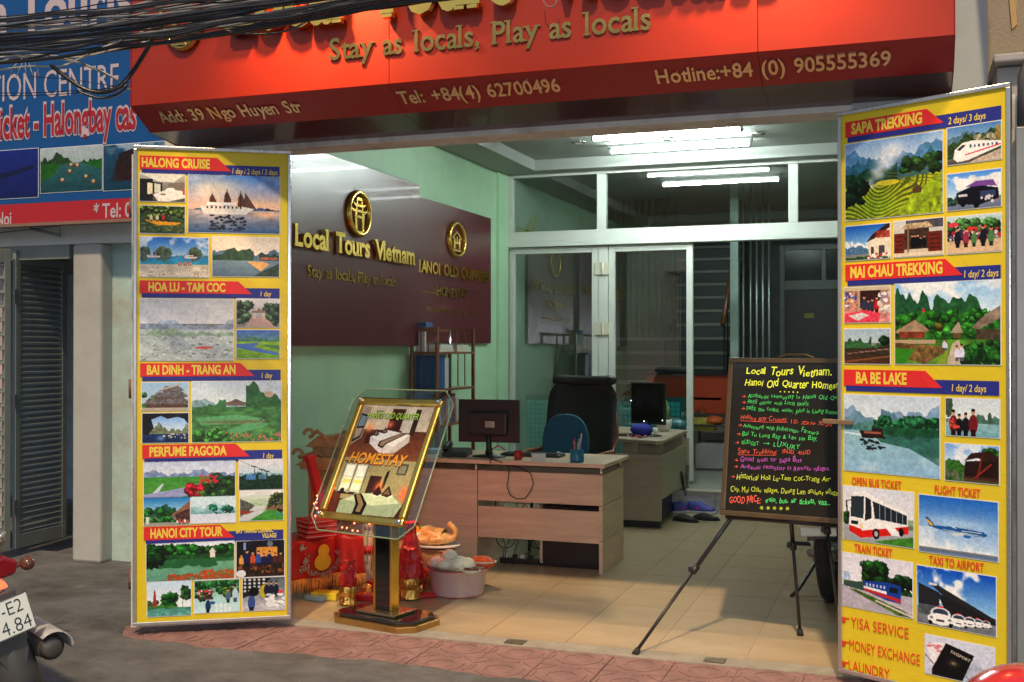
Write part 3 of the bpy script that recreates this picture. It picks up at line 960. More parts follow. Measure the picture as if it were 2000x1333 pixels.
def p_taxi(c):
    c.band(0, .7, (.05, .3, .75), (.6, .8, .95)); c.clouds(0, .6, .95, .5, 3); c.poly([(.02, .3), (.3, .42), (.3, .8), (.02, .85)], (.15, .15, .18)); c.poly([(.18, .3), (.22, .26), (1, .72), (1, .82), (.5, .62)], (.15, .15, .17)); c.poly([(.26, .42), (1, .78), (1, .88), (.4, .8)], (.12, .12, .14)); c.band(.82, 1, (.5, .52, .55), (.42, .44, .48), .1); c.rect(.02, .66, .35, .84, (.35, .38, .42), .8, .3); c.rect(.16, .27, .26, .31, (.85, .85, .85))
    for x, y, k in ((.88, .84, .5), (.78, .85, .6), (.68, .86, .7), (.54, .88, .9), (.31, .88, 1.3)):
        c.ell(x, y - .07 * k, .1 * k, .09 * k, (.85, .86, .9)); c.ell(x, y - .09 * k, .075 * k, .05 * k, (.2, .25, .32)); c.ell(x, y, .13 * k, .075 * k, (.95, .95, .97)); c.rect(x - .04 * k, y + .005, x + .04 * k, y + .03 * k, (.2, .2, .22)); c.ell(x - .09 * k, y - .01, .02 * k, .018 * k, (.5, .5, .55)); c.ell(x + .09 * k, y - .01, .02 * k, .018 * k, (.5, .5, .55)); c.rect(x - .03 * k, y - .18 * k, x + .03 * k, y - .155 * k, (.85, .2, .2)); c.ell(x - .1 * k, y + .06 * k, .02 * k, .03 * k, BK); c.ell(x + .1 * k, y + .06 * k, .02 * k, .03 * k, BK)


def p_pass(c):
    c.band(0, 1, (.82, .84, .92), (.78, .8, .9), .06); c.poly([(.02, .2), (.35, .1), (.6, .4), (.1, .75)], (.92, .9, .93)); c.specks(.05, .2, .3, .4, [(.85, .5, .55)], 16, .03, .4); c.line(0, .5, .15, .75, .008, (.2, .2, .25)); c.poly([(.5, .9), (.7, .5), (1, .7), (1, 1), (.6, 1.0)], (.7, .72, .82), 1, .1)
    for i in range(5):
        c.line(.6 + i * .07, .85, .68 + i * .07, .98, .006, (.25, .3, .6))
    c.poly([(.31, .12), (.72, .3), (.55, 1), (.1, 1.0), (.1, .85)], (.06, .06, .08)); c.glow(.42, .6, .09, .1, (.4, .36, .28), .8); c.ell(.42, .6, .03, .03, (.5, .45, .35))


def p_bed1(c):
    c.band(0, .5, (.80, .74, .66), (.86, .80, .72), .04); c.band(.46, 1, (.36, .20, .13), (.50, .30, .20), .12)
    for k in range(9):
        c.line(.02 + .13 * k, 1, .3 + .06 * k, .5, .0018, (.25, .13, .08), .7)
    c.poly([(0, 0), (.13, .04), (.13, .62), (0, .78)], (.62, .56, .5)); c.poly([(.015, .16), (.115, .2), (.11, .62), (.01, .72)], (.13, .13, .14)); c.poly([(.025, .2), (.105, .23), (.1, .4), (.022, .42)], (.45, .55, .62)); c.poly([(.02, .46), (.1, .44), (.1, .58), (.018, .66)], (.7, .62, .55))
    c.rect(.44, .06, .62, .48, (.34, .17, .10), 1, .1); c.rect(.455, .09, .525, .46, (.28, .13, .08)); c.rect(.535, .09, .61, .46, (.28, .13, .08)); c.rect(.66, .02, .76, .5, (.86, .82, .76)); c.rect(.76, .06, .83, .54, (.25, .17, .13)); c.rect(.22, .1, .31, .24, (.4, .4, .36)); c.rect(.235, .12, .295, .22, (.62, .6, .52))
    c.poly([(.18, .5), (.26, .47), (.28, .7), (.2, .74)], (.28, .13, .08)); c.glow(.20, .43, .07, .11, (1, .62, .4), .95); c.glow(.47, .36, .05, .08, (1, .5, .35), .9)
    c.poly([(.25, .60), (.46, .46), (.78, .53), (.80, .66), (.66, .86), (.56, .94), (.44, .88), (.27, .72)], (.80, .78, .78)); c.poly([(.25, .60), (.46, .46), (.78, .53), (.61, .76)], (.96, .95, .94)); c.poly([(.27, .72), (.25, .60), (.61, .76), (.56, .94), (.44, .88)], (.86, .84, .84))
    c.poly([(.40, .67), (.66, .50), (.73, .518), (.50, .72), (.47, .80), (.39, .76)], (.20, .14, .12)); c.poly([(.425, .675), (.668, .508), (.705, .517), (.48, .708), (.46, .76), (.415, .74)], (.62, .52, .42))
    c.ell(.34, .545, .055, .035, (.98, .97, .96)); c.ell(.44, .50, .05, .03, (.98, .97, .96)); c.poly([(.27, .56), (.31, .44), (.365, .55), (.33, .585)], (.22, .15, .13)); c.poly([(.29, .55), (.313, .48), (.345, .55)], (.55, .45, .36)); c.poly([(.38, .52), (.42, .41), (.47, .50), (.43, .53)], (.26, .18, .15)); c.poly([(.395, .51), (.421, .44), (.452, .50)], (.55, .45, .36))


def p_bed2(c):
    c.band(0, 1, (.62, .60, .44), (.56, .52, .38), .05); c.band(.74, 1, (.27, .15, .11), (.22, .12, .1), .15); c.poly([(0, .6), (.12, .66), (.12, 1), (0, 1)], (.34, .18, .12), 1, .2)
    c.rect(.04, .08, .38, .64, (.42, .44, .38)); c.rect(.06, .11, .20, .62, (.76, .80, .74)); c.rect(.22, .11, .36, .62, (.76, .80, .74))
    for x in (.06, .22):
        c.rect(x + .015, .14, x + .125, .34, (.93, .97, .92)); c.rect(x + .015, .36, x + .125, .58, (.86, .92, .80)); c.rect(x + .015, .40, x + .125, .46, (.86, .84, .4), .7)
    c.rect(.02, .06, .40, .09, (.35, .3, .2)); c.rect(.44, .30, .60, .64, (.22, .14, .12), 1, .1); c.poly([(.64, .22), (.68, .18), (.67, .50), (.63, .54)], (.12, .16, .1)); c.rect(.77, .06, .90, .26, (.28, .30, .26)); c.rect(.79, .09, .88, .23, (.5, .5, .42))
    c.rect(.06, .62, .30, .66, (.2, .12, .1)); c.ell(.12, .6, .03, .04, (.15, .1, .1)); c.ell(.2, .6, .03, .04, (.6, .58, .5)); c.glow(.60, .50, .06, .12, (1, .5, .3), .95); c.glow(.97, .58, .09, .16, (.95, .4, .25), .9)
    c.poly([(.14, .78), (.34, .62), (.80, .60), (.98, .76), (.92, .98), (.14, 1)], (.58, .64, .52)); c.poly([(.20, .76), (.36, .63), (.80, .61), (.93, .74), (.60, .82)], (.72, .78, .66)); c.poly([(.14, .78), (.20, .76), (.60, .82), (.93, .74), (.92, .98), (.14, 1)], (.55, .62, .52))
    c.poly([(.30, .655), (.40, .625), (.52, .80), (.50, 1), (.36, 1), (.37, .82)], (.09, .07, .07)); c.poly([(.335, .66), (.385, .645), (.475, .81), (.46, .95), (.40, .95), (.41, .82)], (.50, .42, .32))
    c.ell(.60, .62, .07, .04, (.85, .88, .8)); c.ell(.74, .62, .08, .04, (.85, .88, .8)); c.poly([(.54, .62), (.60, .46), (.67, .60), (.62, .65)], (.2, .12, .1)); c.poly([(.66, .63), (.73, .45), (.81, .61), (.75, .66)], (.24, .17, .12)); c.poly([(.69, .61), (.73, .51), (.775, .60)], (.45, .36, .28))


def p_plane_n(c):
    c.band(0, 1, (.1, .16, .5), (.06, .1, .35), .08); c.poly([(0, .6), (.3, .5), (.7, .42), (.95, .32), (.93, .42), (.6, .55), (.2, .68), (0, .75)], (.06, .1, .25)); c.poly([(0, .42), (.08, .4), (.2, .58), (.1, .62)], (.5, .55, .7)); c.poly([(.1, .66), (.35, .62), (.3, .8), (0, .85)], (.4, .45, .55)); c.ell(.3, .75, .08, .07, (.25, .28, .35))


def p_boats_n(c):
    c.band(0, .35, (.65, .7, .75), (.6, .68, .7)); c.ridge(.28, .2, 1.0, (.14, .26, .12), .5); c.band(.38, 1, (.18, .38, .4), (.1, .26, .3), .15); c.poly([(0, .35), (.35, .38), (.2, .65), (0, .75)], (.12, .36, .1), 1, .2); c.poly([(.7, .38), (1, .3), (1, .55)], (.12, .36, .1), 1, .2)
    for x, y in ((.36, .75), (.48, .56), (.74, .7), (.86, .82), (.5, .42), (.6, .44)):
        c.ell(x, y, .06, .03, (.3, .24, .2)); c.ell(x, y - .03, .025, .035, (.75, .65, .5))


def p_sail_n(c):
    c.band(0, 1, (.12, .3, .45), (.06, .2, .3), .15); c.clouds(0, .3, .5, .5, 3); c.poly([(.1, .8), (.25, .2), (.6, .05), (.75, .8)], (.16, .09, .09), 1, .3); c.band(.85, 1, (.08, .25, .35), (.05, .2, .28)); c.rect(0, 0, .2, 1, (.1, .25, .35), .5)


INK = print_mat()


def picture(root, fn, u0, v0, u1, v1, label, seed=1, y=-0.004, dens=430, m=None, frame=True):
    """printed sheet in the local frame of root: u = x, v = z (v0 top, v1 bottom), y towards the viewer is negative"""
    wd, ht = u1 - u0, v0 - v1
    nx, ny = max(12, int(wd * dens)), max(12, int(ht * dens))
    c = Cv(nx + 1, ny + 1, seed)
    c.asp = wd / ht
    fn(c)
    c.c = np.clip(.5 + (c.c - .5) * 1.06, 0, 1)
    g1 = c.noise(26, 26 / c.asp, 2)[..., None] - .5
    g2 = c.noise(60, 60 / c.asp, 1)[..., None] - .5
    c.c = np.clip(c.c * (1 + .12 * g1 + .12 * g2) + (c.r.rand(ny + 1, nx + 1, 1) - .5) * .05, 0, 1)
    xs = np.linspace(u0, u1, nx + 1)
    zs = np.linspace(v0, v1, ny + 1)
    X, Z = np.meshgrid(xs, zs)
    co = np.stack([X, np.full_like(X, y), Z], -1).reshape(-1, 3)
    me = bpy.data.meshes.new("picture")
    idx = np.arange((nx + 1) * (ny + 1)).reshape(ny + 1, nx + 1)
    f = np.stack([idx[:-1, :-1], idx[1:, :-1], idx[1:, 1:], idx[:-1, 1:]], -1).reshape(-1, 4)
    me.vertices.add(len(co))
    me.vertices.foreach_set("co", co.ravel())
    me.loops.add(len(f) * 4)
    me.loops.foreach_set("vertex_index", f.ravel().astype(np.int32))
    me.polygons.add(len(f))
    me.polygons.foreach_set("loop_start", (np.arange(len(f)) * 4).astype(np.int32))
    me.update(calc_edges=True)
    at = me.color_attributes.new("ink", "FLOAT_COLOR", "POINT")
    rgba = np.concatenate([lin(c.c.reshape(-1, 3)) * 1.0, np.ones((len(co), 1))], 1).astype(np.float32)
    at.data.foreach_set("color", rgba.ravel())
    me.materials.append(m or INK)
    o = bpy.data.objects.new("picture", me)
    COL.objects.link(o)
    o.parent = root
    if label:
        o["label"] = label
    if frame:
        b = MB()
        e = 0.0035
        b.box((u0 - e, y + .0012, v1 - e), (u1 + e, y + .0025, v0 + e))
        part(o, "border", b, vinyl("white_ink", (.75, .76, .8)))
    return o

# ------------------------------------------------------------------ large structure
F = 5.37      # front plane of the shop
XL = -3.84    # inner face of the left wall
XR = 0.45     # inner face of the right wall
YP = 10.7     # glass partition
CZ = 3.34     # ceiling

M_green = mat("green_paint", (.44, .68, .46), .55, var=.05, scale=1.5, bump=.12, bscale=25, stain=(.36, .46, .34), stain_amt=.45, stain_scale=1.1)
M_white = mat("white_paint", (.62, .63, .60), .6, var=.06, scale=2, bump=.15, bscale=40, stain=(.38, .35, .30), stain_amt=.3, stain_scale=2.5)
M_ceil = mat("ceiling_paint", (.33, .35, .33), .7, var=.04, scale=2)
M_teal = mat("flaking_teal_limewash", (.40, .54, .53), .85, var=.14, scale=2.5, bump=.5, bscale=12, stain=(.34, .33, .29), stain_amt=.8, stain_scale=2.2)
M_greywall = mat("grey_render", (.36, .34, .33), .85, var=.12, scale=3, bump=.4, bscale=14, stain=(.22, .20, .18), stain_amt=.6)
M_conc = mat("street_concrete", (.115, .112, .115), .8, var=.42, scale=3.0, bump=.9, bscale=22, stain=(.045, .038, .033), stain_amt=.9, stain_scale=1.3)
M_paver = mat("pink_paver", (.25, .135, .125), .8, var=.3, scale=7, bump=.6, bscale=60, stain=(.11, .095, .09), stain_amt=.95, stain_scale=1.4)
M_tile = mat("floor_tile", (.42, .315, .20), .30, var=.18, scale=5, bump=.03, bscale=20, stain=(.34, .30, .24), stain_amt=.5, stain_scale=1.6, stretch=(.35, 1.4, 1))
M_grout = mat("dark_grout", (.33, .255, .17), .9, var=.2)
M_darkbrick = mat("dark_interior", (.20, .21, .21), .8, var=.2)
M_alu = mat("brushed_aluminium", (.72, .72, .73), .28, metal=.9, var=.06, scale=20, stretch=(1, 1, .1))
M_dirtywhite = mat("peeling_white_paint", (.66, .65, .62), .6, var=.08, scale=10, bump=.4, bscale=30, stain=(.22, .15, .11), stain_amt=.7, stain_scale=3)
M_frame = mat("white_door_aluminium", (.62, .64, .60), .4, var=.04, scale=6)
M_glass = glass_mat("clear_glass", (.84, .90, .88), .25)
M_chrome = mat("chrome", (.8, .8, .8), .12, metal=1.0, var=.03)
M_black = mat("black_plastic", (.018, .018, .02), .42, var=.2)
M_rubber = mat("black_rubber", (.02, .02, .02), .8, var=.3, bump=.3)
M_gold = mat("polished_gold", (.95, .62, .14), .22, metal=1.0, var=.06, scale=18)
M_brass = mat("brass_letter", (.62, .40, .12), .24, metal=1.0, var=.18, scale=14)
M_goldpale = mat("pale_gold_letter", (.72, .56, .33), .32, metal=.85, var=.12, scale=20)

# ground, one sheet to the horizon
g = MB()
g.box((-60, -60, -0.30), (60, 60, -0.035))
struct("ground", g, M_conc)

# worn street concrete in front of the shop, uneven, feathering over the pavers
rs = np.random.RandomState(3)
nz = rs.rand(200, 200)


def vnoise(x, y, s=1.0):
    x = x * s + 50
    y = y * s + 50
    ix, iy = int(math.floor(x)), int(math.floor(y))
    fx, fy = x - ix, y - iy
    fx = fx * fx * (3 - 2 * fx)
    fy = fy * fy * (3 - 2 * fy)
    a = nz[iy % 200, ix % 200]
    b = nz[iy % 200, (ix + 1) % 200]
    c = nz[(iy + 1) % 200, ix % 200]
    d = nz[(iy + 1) % 200, (ix + 1) % 200]
    return (a * (1 - fx) + b * fx) * (1 - fy) + (c * (1 - fx) + d * fx) * fy


def street(u, v):
    x = -7.5 + 10.5 * u
    edge = 4.86 + .12 * (vnoise(x, 3, 2.2) - .5) + .05 * (vnoise(x, 9, 9) - .5) + .02 * (vnoise(x, 15, 25) - .5)
    if x < -3.8:
        k = min(1, (-3.8 - x) / .5)
        edge = edge * (1 - k) + (4.86 + k * (1.9)) * k
    if x > -0.6:
        edge -= min(1, (x + .6) / .8) * .15
    y = 2.5 + (edge - 2.5) * v
    z = .0035 + .016 * (vnoise(x, y, 1.6) - .35) + .008 * (vnoise(x, y, 6) - .5) + .004 * (vnoise(x, y, 20) - .5)
    # a broken edge near the camera's left
    hole = math.exp(-(((x + 3.1) / .35) ** 2 + ((y - 4.55) / .10) ** 2))
    z -= .03 * hole
    z = max(z, .002) if v < .97 else .002 - .03 * (v - .97) / .03
    return (x, y, z)


g = MB()
g.grid(street, 190, 70)
struct("road", g, M_conc)

# paved strip: square pavers with an octagon and ring moulded in relief
pv = MB()
s = .298
pv.box((0, 0, -.03), (s, s, -.0035))


def ngon(r, n=8, ph=22.5):
    return [(s / 2 + r * math.cos(R(ph + 360 / n * i)), s / 2 + r * math.sin(R(ph + 360 / n * i))) for i in range(n)]


def ringz(mb, a, b, z0, z1):
    n = len(a)
    vs = [(p[0], p[1], z1) for p in a] + [(p[0], p[1], z1) for p in b] + [(p[0], p[1], z0) for p in a] + [(p[0], p[1], z0) for p in b]
    fs = []
    for i in range(n):
        j = (i + 1) % n
        fs += [(i, j, n + j, n + i), (2 * n + i, 2 * n + j, j, i), (3 * n + i, n + i, n + j, 3 * n + j)]
    mb.add(vs, fs)


pv.prism(ngon(.062), "z", -.006, -.002)
ringz(pv, ngon(.118), ngon(.072), -.006, 0)
for q in range(4):
    a = R(90 * q)
    Mq = Matrix.Translation((s / 2, s / 2, 0)) @ Matrix.Rotation(a, 4, "Z")
    o_ = s / 2 - .002
    pv.prism([(o_, o_), (o_ - .082, o_), (o_, o_ - .082)], "z", -.006, 0, Mq)
    pv.prism([(o_, -.052), (o_, .052), (o_ - .018, .046), (o_ - .018, -.046)], "z", -.006, 0, Mq)
me_p = pv.mesh("paver", M_paver)
pavement = thing("pavement", None, None, (-5.55, 4.76, 0))
pavement["kind"] = "structure"
b = MB()
b.box((0, -.3, -.034), (6.9, .63, -.012))
part(pavement, "bedding", b, M_grout)
for i in range(22):
    for j in range(3):
        o = bpy.data.objects.new("paver", me_p)
        COL.objects.link(o)
        o.parent = pavement
        o.location = (i * .3 + .15, j * .3 - .3 + .15, random.uniform(-.003, .0015))
        o.location.x -= .15
        o.location.y -= .15
        o.rotation_euler = (random.uniform(-.006, .006), random.uniform(-.006, .006), 0)

# shop floor of tiles
floor = thing("floor", None, None, (XL, F, 0))
floor["kind"] = "structure"
b = MB()
b.box((0, .0, -.03), (XR - XL, 4.85, .0015))
part(floor, "bedding", b, M_grout)
tile = MB()
T = .45
tile.box((0.0015, 0.0015, -.02), (T - .0015, T - .0015, .004))
me_t = tile.mesh("tile", M_tile)
nx_, ny_ = 10, 11
for i in range(nx_):
    for j in range(ny_):
        x = i * T - .05
        y = j * T + .07
        if x + T > XR - XL + .2 or y > 4.6:
            continue
        o = bpy.data.objects.new("tile", me_t)
        COL.objects.link(o)
        o.parent = floor
        o.location = (x, y, random.uniform(0, .0006))
b = MB()
b.box((.1, -.06, -.02), (XR - XL - .1, .068, .004))
part(floor, "threshold_strip", b, mat("worn_cement", (.28, .25, .21), .8, var=.2, scale=8, bump=.3), bevel=.002)

# raised floor behind the partition
b = MB()
b.box((XL, 10.12, 0), (1.2, 15.5, .19))
struct("back_room_floor", b, mat("back_floor", (.30, .30, .27), .45, var=.1), bevel=.006)
step = thing("step", None, None, (XL, 10.1, 0))
step["kind"] = "structure"
for i in range(8):
    b = MB()
    b.box((i * .55, -.0, .006), (i * .55 + .545, .018, .186))
    part(step, "marble_slab", b, mat("grey_marble", (.45, .43, .45), .35, var=.3, scale=7, stretch=(1, 1, 3)), bevel=.002)
b = MB()
b.box((0, -.012, .187), (4.3, .12, .205))
part(step, "nosing", b, mat("stone_nosing", (.48, .42, .36), .4, var=.1), bevel=.004)

# walls and ceiling of the shop
b = MB()
b.box((XL - .16, F + .001, 0), (XL, YP + .05, 4.6))
struct("left_wall", b, M_green)
b = MB()
b.box((XL - .16, YP + .051, 0), (XL, 16, 4.6))
struct("back_room_left_wall", b, mat("dim_grey_paint", (.55, .58, .55), .7))
b = MB()
b.box((XR, F + .2, 0), (XR + .16, 16, 3.5))
struct("right_wall", b, M_green)
b = MB()
b.box((XL, YP - .33, 0), (XL + .035, YP - .056, CZ - .11))
struct("corner_pilaster", b, M_green, bevel=.004)
b = MB()
b.box((XL, F + .2, CZ), (XR, YP + .05, CZ + .1))
struct("ceiling", b, M_ceil)
b = MB()
b.box((XL, F + .2, CZ - .11), (XL + .38, 10.45, CZ - .001))
b.box((XL, 10.45, CZ - .11), (XR, YP - .06, CZ - .001))
b.box((XL + .38, F + .2, CZ - .11), (XR, F + .55, CZ - .001))
struct("ceiling_border", b, M_ceil, bevel=.004)
# front wall around the opening
b = MB()
b.box((XL - .17, F, 2.585), (.32, F + .2, 4.6))
struct("front_lintel", b, M_dirtywhite, bevel=.004)
b = MB()
b.box((XL - .17, F - .001, 0), (-3.30, F + .199, 2.584))
struct("left_pillar", b, M_white, bevel=.006)
b = MB()
b.box((-.24, F - .001, 0), (.32, F + .199, 2.584))
struct("right_pillar", b, M_white, bevel=.006)
b = MB()
b.box((-.24, F - .02, 2.586), (.33, F - .002, 4.6))
struct("right_wall_face", b, mat("pale_grey_render", (.40, .44, .45), .8, var=.06, scale=3, bump=.3, bscale=14, stain=(.25, .22, .2), stain_amt=.4))

# back room
b = MB()
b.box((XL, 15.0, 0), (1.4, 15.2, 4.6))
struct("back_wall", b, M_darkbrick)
b = MB()
b.box((XL, YP + .06, CZ), (1.4, 15.2, CZ + .1))
struct("back_room_ceiling", b, mat("back_ceiling", (.66, .70, .67), .7, var=.05))

# ------------------------------------------------------------------ glass partition with transom windows and folding doors
part_t = thing("glass_partition", "white framed glass partition across the back of the shop with transom panes above and folding glass doors", "partition", (XL, YP, .19))


def xq(px, y=YP):
    return PY(px, 600, y).x


def fr(x0, x1, z0, z1, y0=YP - .05, y1=YP + .05, name="frame", root=part_t, m=M_frame, bev=.004):
    b = MB()
    b.box((x0, y0, z0), (x1, y1, z1))
    return part(root, name, b, m, bevel=bev, world=True)


xa, xb = XL + .002, XR - .02
zt0, zt1 = 2.655, 3.20      # transom pane
fr(xa, xb, zt1, zt1 + .03, YP - .055)                 # head
fr(xa, xb, 2.55, zt0)                                 # transom rail
fr(xa, xb, 2.50, 2.548, YP - .075, YP + .05, "rail")
posts = [(xa, xq(1005)), (xq(1168), xq(1185)), (xq(1541), xq(1560)), (xq(1900), xq(1917))]
for a_, b_ in posts:
    fr(a_, b_, zt0 + .001, zt1 - .001, YP - .045, YP + .045, "mullion")
for (a1, a2), (b1, b2) in zip(posts, posts[1:]):
    fr(a2 + .001, b1 - .001, zt0 + .001, zt1 - .001, YP - .004, YP + .004, "pane", m=M_glass, bev=0)


def leafdoor(x0, x1, rootname="glass_door"):
    d = MB()
    z0, z1 = .215, 2.495
    fw = .062
    d.box((x0, YP - .028, z0), (x0 + fw, YP + .028, z1))
    d.box((x1 - fw, YP - .028, z0), (x1, YP + .028, z1))
    d.box((x0 + fw, YP - .028, z1 - fw), (x1 - fw, YP + .028, z1))
    d.box((x0 + fw, YP - .028, z0), (x1 - fw, YP + .028, z0 + .1))
    o = part(part_t, "door_leaf", d, M_frame, bevel=.004, world=True)
    gl = MB()
    gl.box((x0 + fw + .001, YP - .004, z0 + .101), (x1 - fw - .001, YP + .004, z1 - fw - .001))
    part(o, "pane", gl, M_glass, world=True)
    return o


leafdoor(xq(996), xq(1169))
d2 = leafdoor(xq(1190), xq(1354))
fr(xq(1170), xq(1189), .215, 2.495, YP - .03, YP + .03, "door_post")
for z in (2.27, 1.68, .7):
    b = MB()
    b.box((xq(1170) - .03, YP - .045, z - .06), (xq(1189) + .012, YP - .031, z + .06))
    b.tube([(xq(1179), YP - .05, z - .06), (xq(1179), YP - .05, z + .06)], .012)
    part(part_t, "hinge", b, mat("cream_hinge", (.62, .58, .48), .4), bevel=.002, world=True)

# ------------------------------------------------------------------ fascia signboard
YS = 4.88
xs0 = PY(256, 200, YS).x
xs1 = PY(1864, 80, YS).x
zb_ = PY(1863, 73, YS).z
zband = (PY(256, 205, YS).z + zb_) / 2
YB, zbot = 5.045, 2.655
M_red = mat("orange_red_panel", (.34, .020, .003), .38, var=.05, scale=1.5, stain=(.27, .022, .008), stain_amt=.45, stain_scale=4)
M_dred = mat("dark_red_band", (.30, .010, .014), .36, var=.08, scale=2)
M_mar = mat("maroon_gloss_panel", (.075, .018, .022), .2, var=.08, scale=3, coat=.3)
fas = thing("shop_signboard", "long red shop signboard with raised gold lettering over the open shopfront", "signboard", (xs0, YS, zbot))
seams = [xs0, PY(760, 100, YS).x, PY(1480, 100, YS).x, xs1]
for i in range(3):
    b = MB()
    b.box((seams[i] + .0012, YS, zband + .001), (seams[i + 1] - .0012, YS + .03, 3.95))
    part(fas, "face_panel", b, M_red, bevel=.0015, world=True)
    b = MB()
    a0, a1 = seams[i] + .0012, seams[i + 1] - .0012
    b.add([(a0, YS - .002, zband), (a1, YS - .002, zband), (a1, YB, zbot), (a0, YB, zbot), (a0, YS + .03, zband), (a1, YS + .03, zband), (a1, YB + .03, zbot + .01), (a0, YB + .03, zbot + .01)],
          [(0, 3, 2, 1), (4, 5, 6, 7), (0, 1, 5, 4), (3, 7, 6, 2), (0, 4, 7, 3), (1, 2, 6, 5)])
    part(fas, "band_panel", b, M_dred, world=True)
    b = MB()
    b.add([(a0, YB + .001, zbot), (a1, YB + .001, zbot), (a1, F - .002, 2.612), (a0, F - .002, 2.612), (a0, YB + .001, zbot + .02), (a1, YB + .001, zbot + .02), (a1, F - .002, 2.632), (a0, F - .002, 2.632)],
          [(0, 3, 2, 1), (4, 5, 6, 7), (0, 1, 5, 4), (3, 7, 6, 2), (0, 4, 7, 3), (1, 2, 6, 5)])
    part(fas, "soffit_panel", b, M_mar, world=True)
for x0, x1 in ((xs0 - .004, xs0), (xs1, xs1 + .004)):
    b = MB()
    prof = [(YS - .002, 3.95), (F - .022, 3.95), (F - .022, 2.61), (YB, zbot), (YS - .002, zband)]
    b.prism(prof, "x", x0, x1)
    part(fas, "end_panel", b, M_dred, world=True)

U = Vector((1, 0, 0))
V = Vector((0, 0, 1))
N = Vector((0, -1, 0))


def fascia_line(s, pxa, pya, pxb, pyb, cap, y, m, V=V, N=N, **kw):
    A = PY(pxa, pya, y)
    B = PY(pxb, pyb, y)
    letters(fas, s, Vector((A.x, y, (A.z + B.z) / 2)), U, V, N, B.x - A.x, cap, m, **kw)


fascia_line("Stay as locals, Play as locals", 643, 115, 1272, 62, .102, YS, M_brass, off=.014, depth=.007, serif=True)
xL_ = PY(452, 55, YS).x
xT_ = PY(783, 30, YS).x
wid = (xT_ - xL_) / .352
letters(fas, "Local Tours Vietnam", Vector((xL_, YS, PY(740, 35, YS).z)), U, V, N, wid, .36, M_gold, off=.035, depth=.035, serif=True, lift=.02)
# the slanted lower band
dV = Vector((0, YS - YB, zband - zbot)).normalized()
dN = Vector((0, -dV.z, dV.y))


def band_line(s, pxa, pya, pxb, pyb, cap):
    t = .36
    O = Vector((0, YB + (YS - YB) * t, zbot + (zband - zbot) * t))
    A = PY(pxa, pya, O.y)
    B = PY(pxb, pyb, O.y)
    letters(fas, s, Vector((A.x, O.y, O.z)), U, dV, dN, B.x - A.x, cap, M_goldpale, off=.016, depth=.007)


band_line("Add: 39 Ngo Huyen Str", 318, 235, 594, 212, .080)
band_line("Tel: +84(4) 62700496", 783, 198, 1097, 173, .080)
band_line("Hotline:+84 (0) 905555369", 1283, 160, 1740, 128, .080)


def emblem(root, O, U, V, N, rx, rz, m, kind="gate", name="emblem"):
    b = MB()
    ring = [O + U * (rx * math.cos(R(a))) + V * (rz * math.sin(R(a))) + N * .02 for a in range(0, 360, 10)]
    t = rx * .10
    b.tube(ring, t, seg=8, closed=True)
    b.tube([p + N * (-.012) for p in ring], t * 1.15, seg=6, closed=True)

    def bar(x0, z0, x1, z1, d=.02):
        q = [O + U * (a * rx) + V * (c * rz) for a, c in ((x0, z0), (x1, z0), (x1, z1), (x0, z1))]
        b.add([p + N * d for p in q] + [p for p in q], [(0, 1, 2, 3), (0, 4, 5, 1), (1, 5, 6, 2), (2, 6, 7, 3), (3, 7, 4, 0)])

    def quad(pts, d=.02):
        q = [O + U * (a * rx) + V * (c * rz) for a, c in pts]
        n = len(q)
        b.add([p + N * d for p in q] + [p for p in q], [tuple(range(n))] + [(i, i + n, (i + 1) % n + n, (i + 1) % n) for i in range(n)])
    if kind == "gate":
        quad([(-.30, .62), (.30, .62), (.22, .76), (-.22, .76)])
        quad([(-.55, .40), (-.62, .50), (-.35, .44), (.35, .44), (.62, .50), (.55, .40), (.38, .32), (-.38, .32)])
        bar(-.28, .45, -.17, .61)
        bar(.17, .45, .28, .61)
        quad([(-.72, .12), (-.80, .24), (-.5, .17), (.5, .17), (.80, .24), (.72, .12), (.55, .05), (-.55, .05)])
        bar(-.34, .18, -.24, .31)
        bar(.24, .18, .34, .31)
        bar(-.45, -.80, -.24, .04)
        bar(.24, -.80, .45, .04)
        bar(-.24, -.22, .24, -.10)
        bar(-.42, -.93, .42, -.82)
    else:
        quad([(-.62, .12), (0, .55), (.62, .12), (.62, .0), (0, .40), (-.62, .0)])
        bar(-.42, -.55, -.22, .10)
        bar(.22, -.55, .42, .10)
        bar(-.22, -.25, .22, -.12)
        bar(-.08, -.1, .08, .2)
        bar(-.55, -.72, .55, -.60)
    return part(root, name, b, m, world=True)


eb = PY(360, 97, YS)
emblem(fas, Vector((eb.x, YS, eb.z + .27)), U, V, N, .135, .27, M_brass)
# small words on the emblem plate
b = MB()
q = PY(343, 92, YS)
b.box((q.x, YS - .036, q.z - .004), (q.x + .085, YS - .026, q.z + .026))
pl = part(fas, "emblem_plate", b, M_brass, world=True)
b = MB()
flat_text(b, "HA NOI", Vector((q.x + .008, YS - .0372, q.z + .004)), U, V, .068, .014, off=.01)
part(pl, "lettering", b, mat("dark_ink", (.05, .03, .02), .5), world=True)

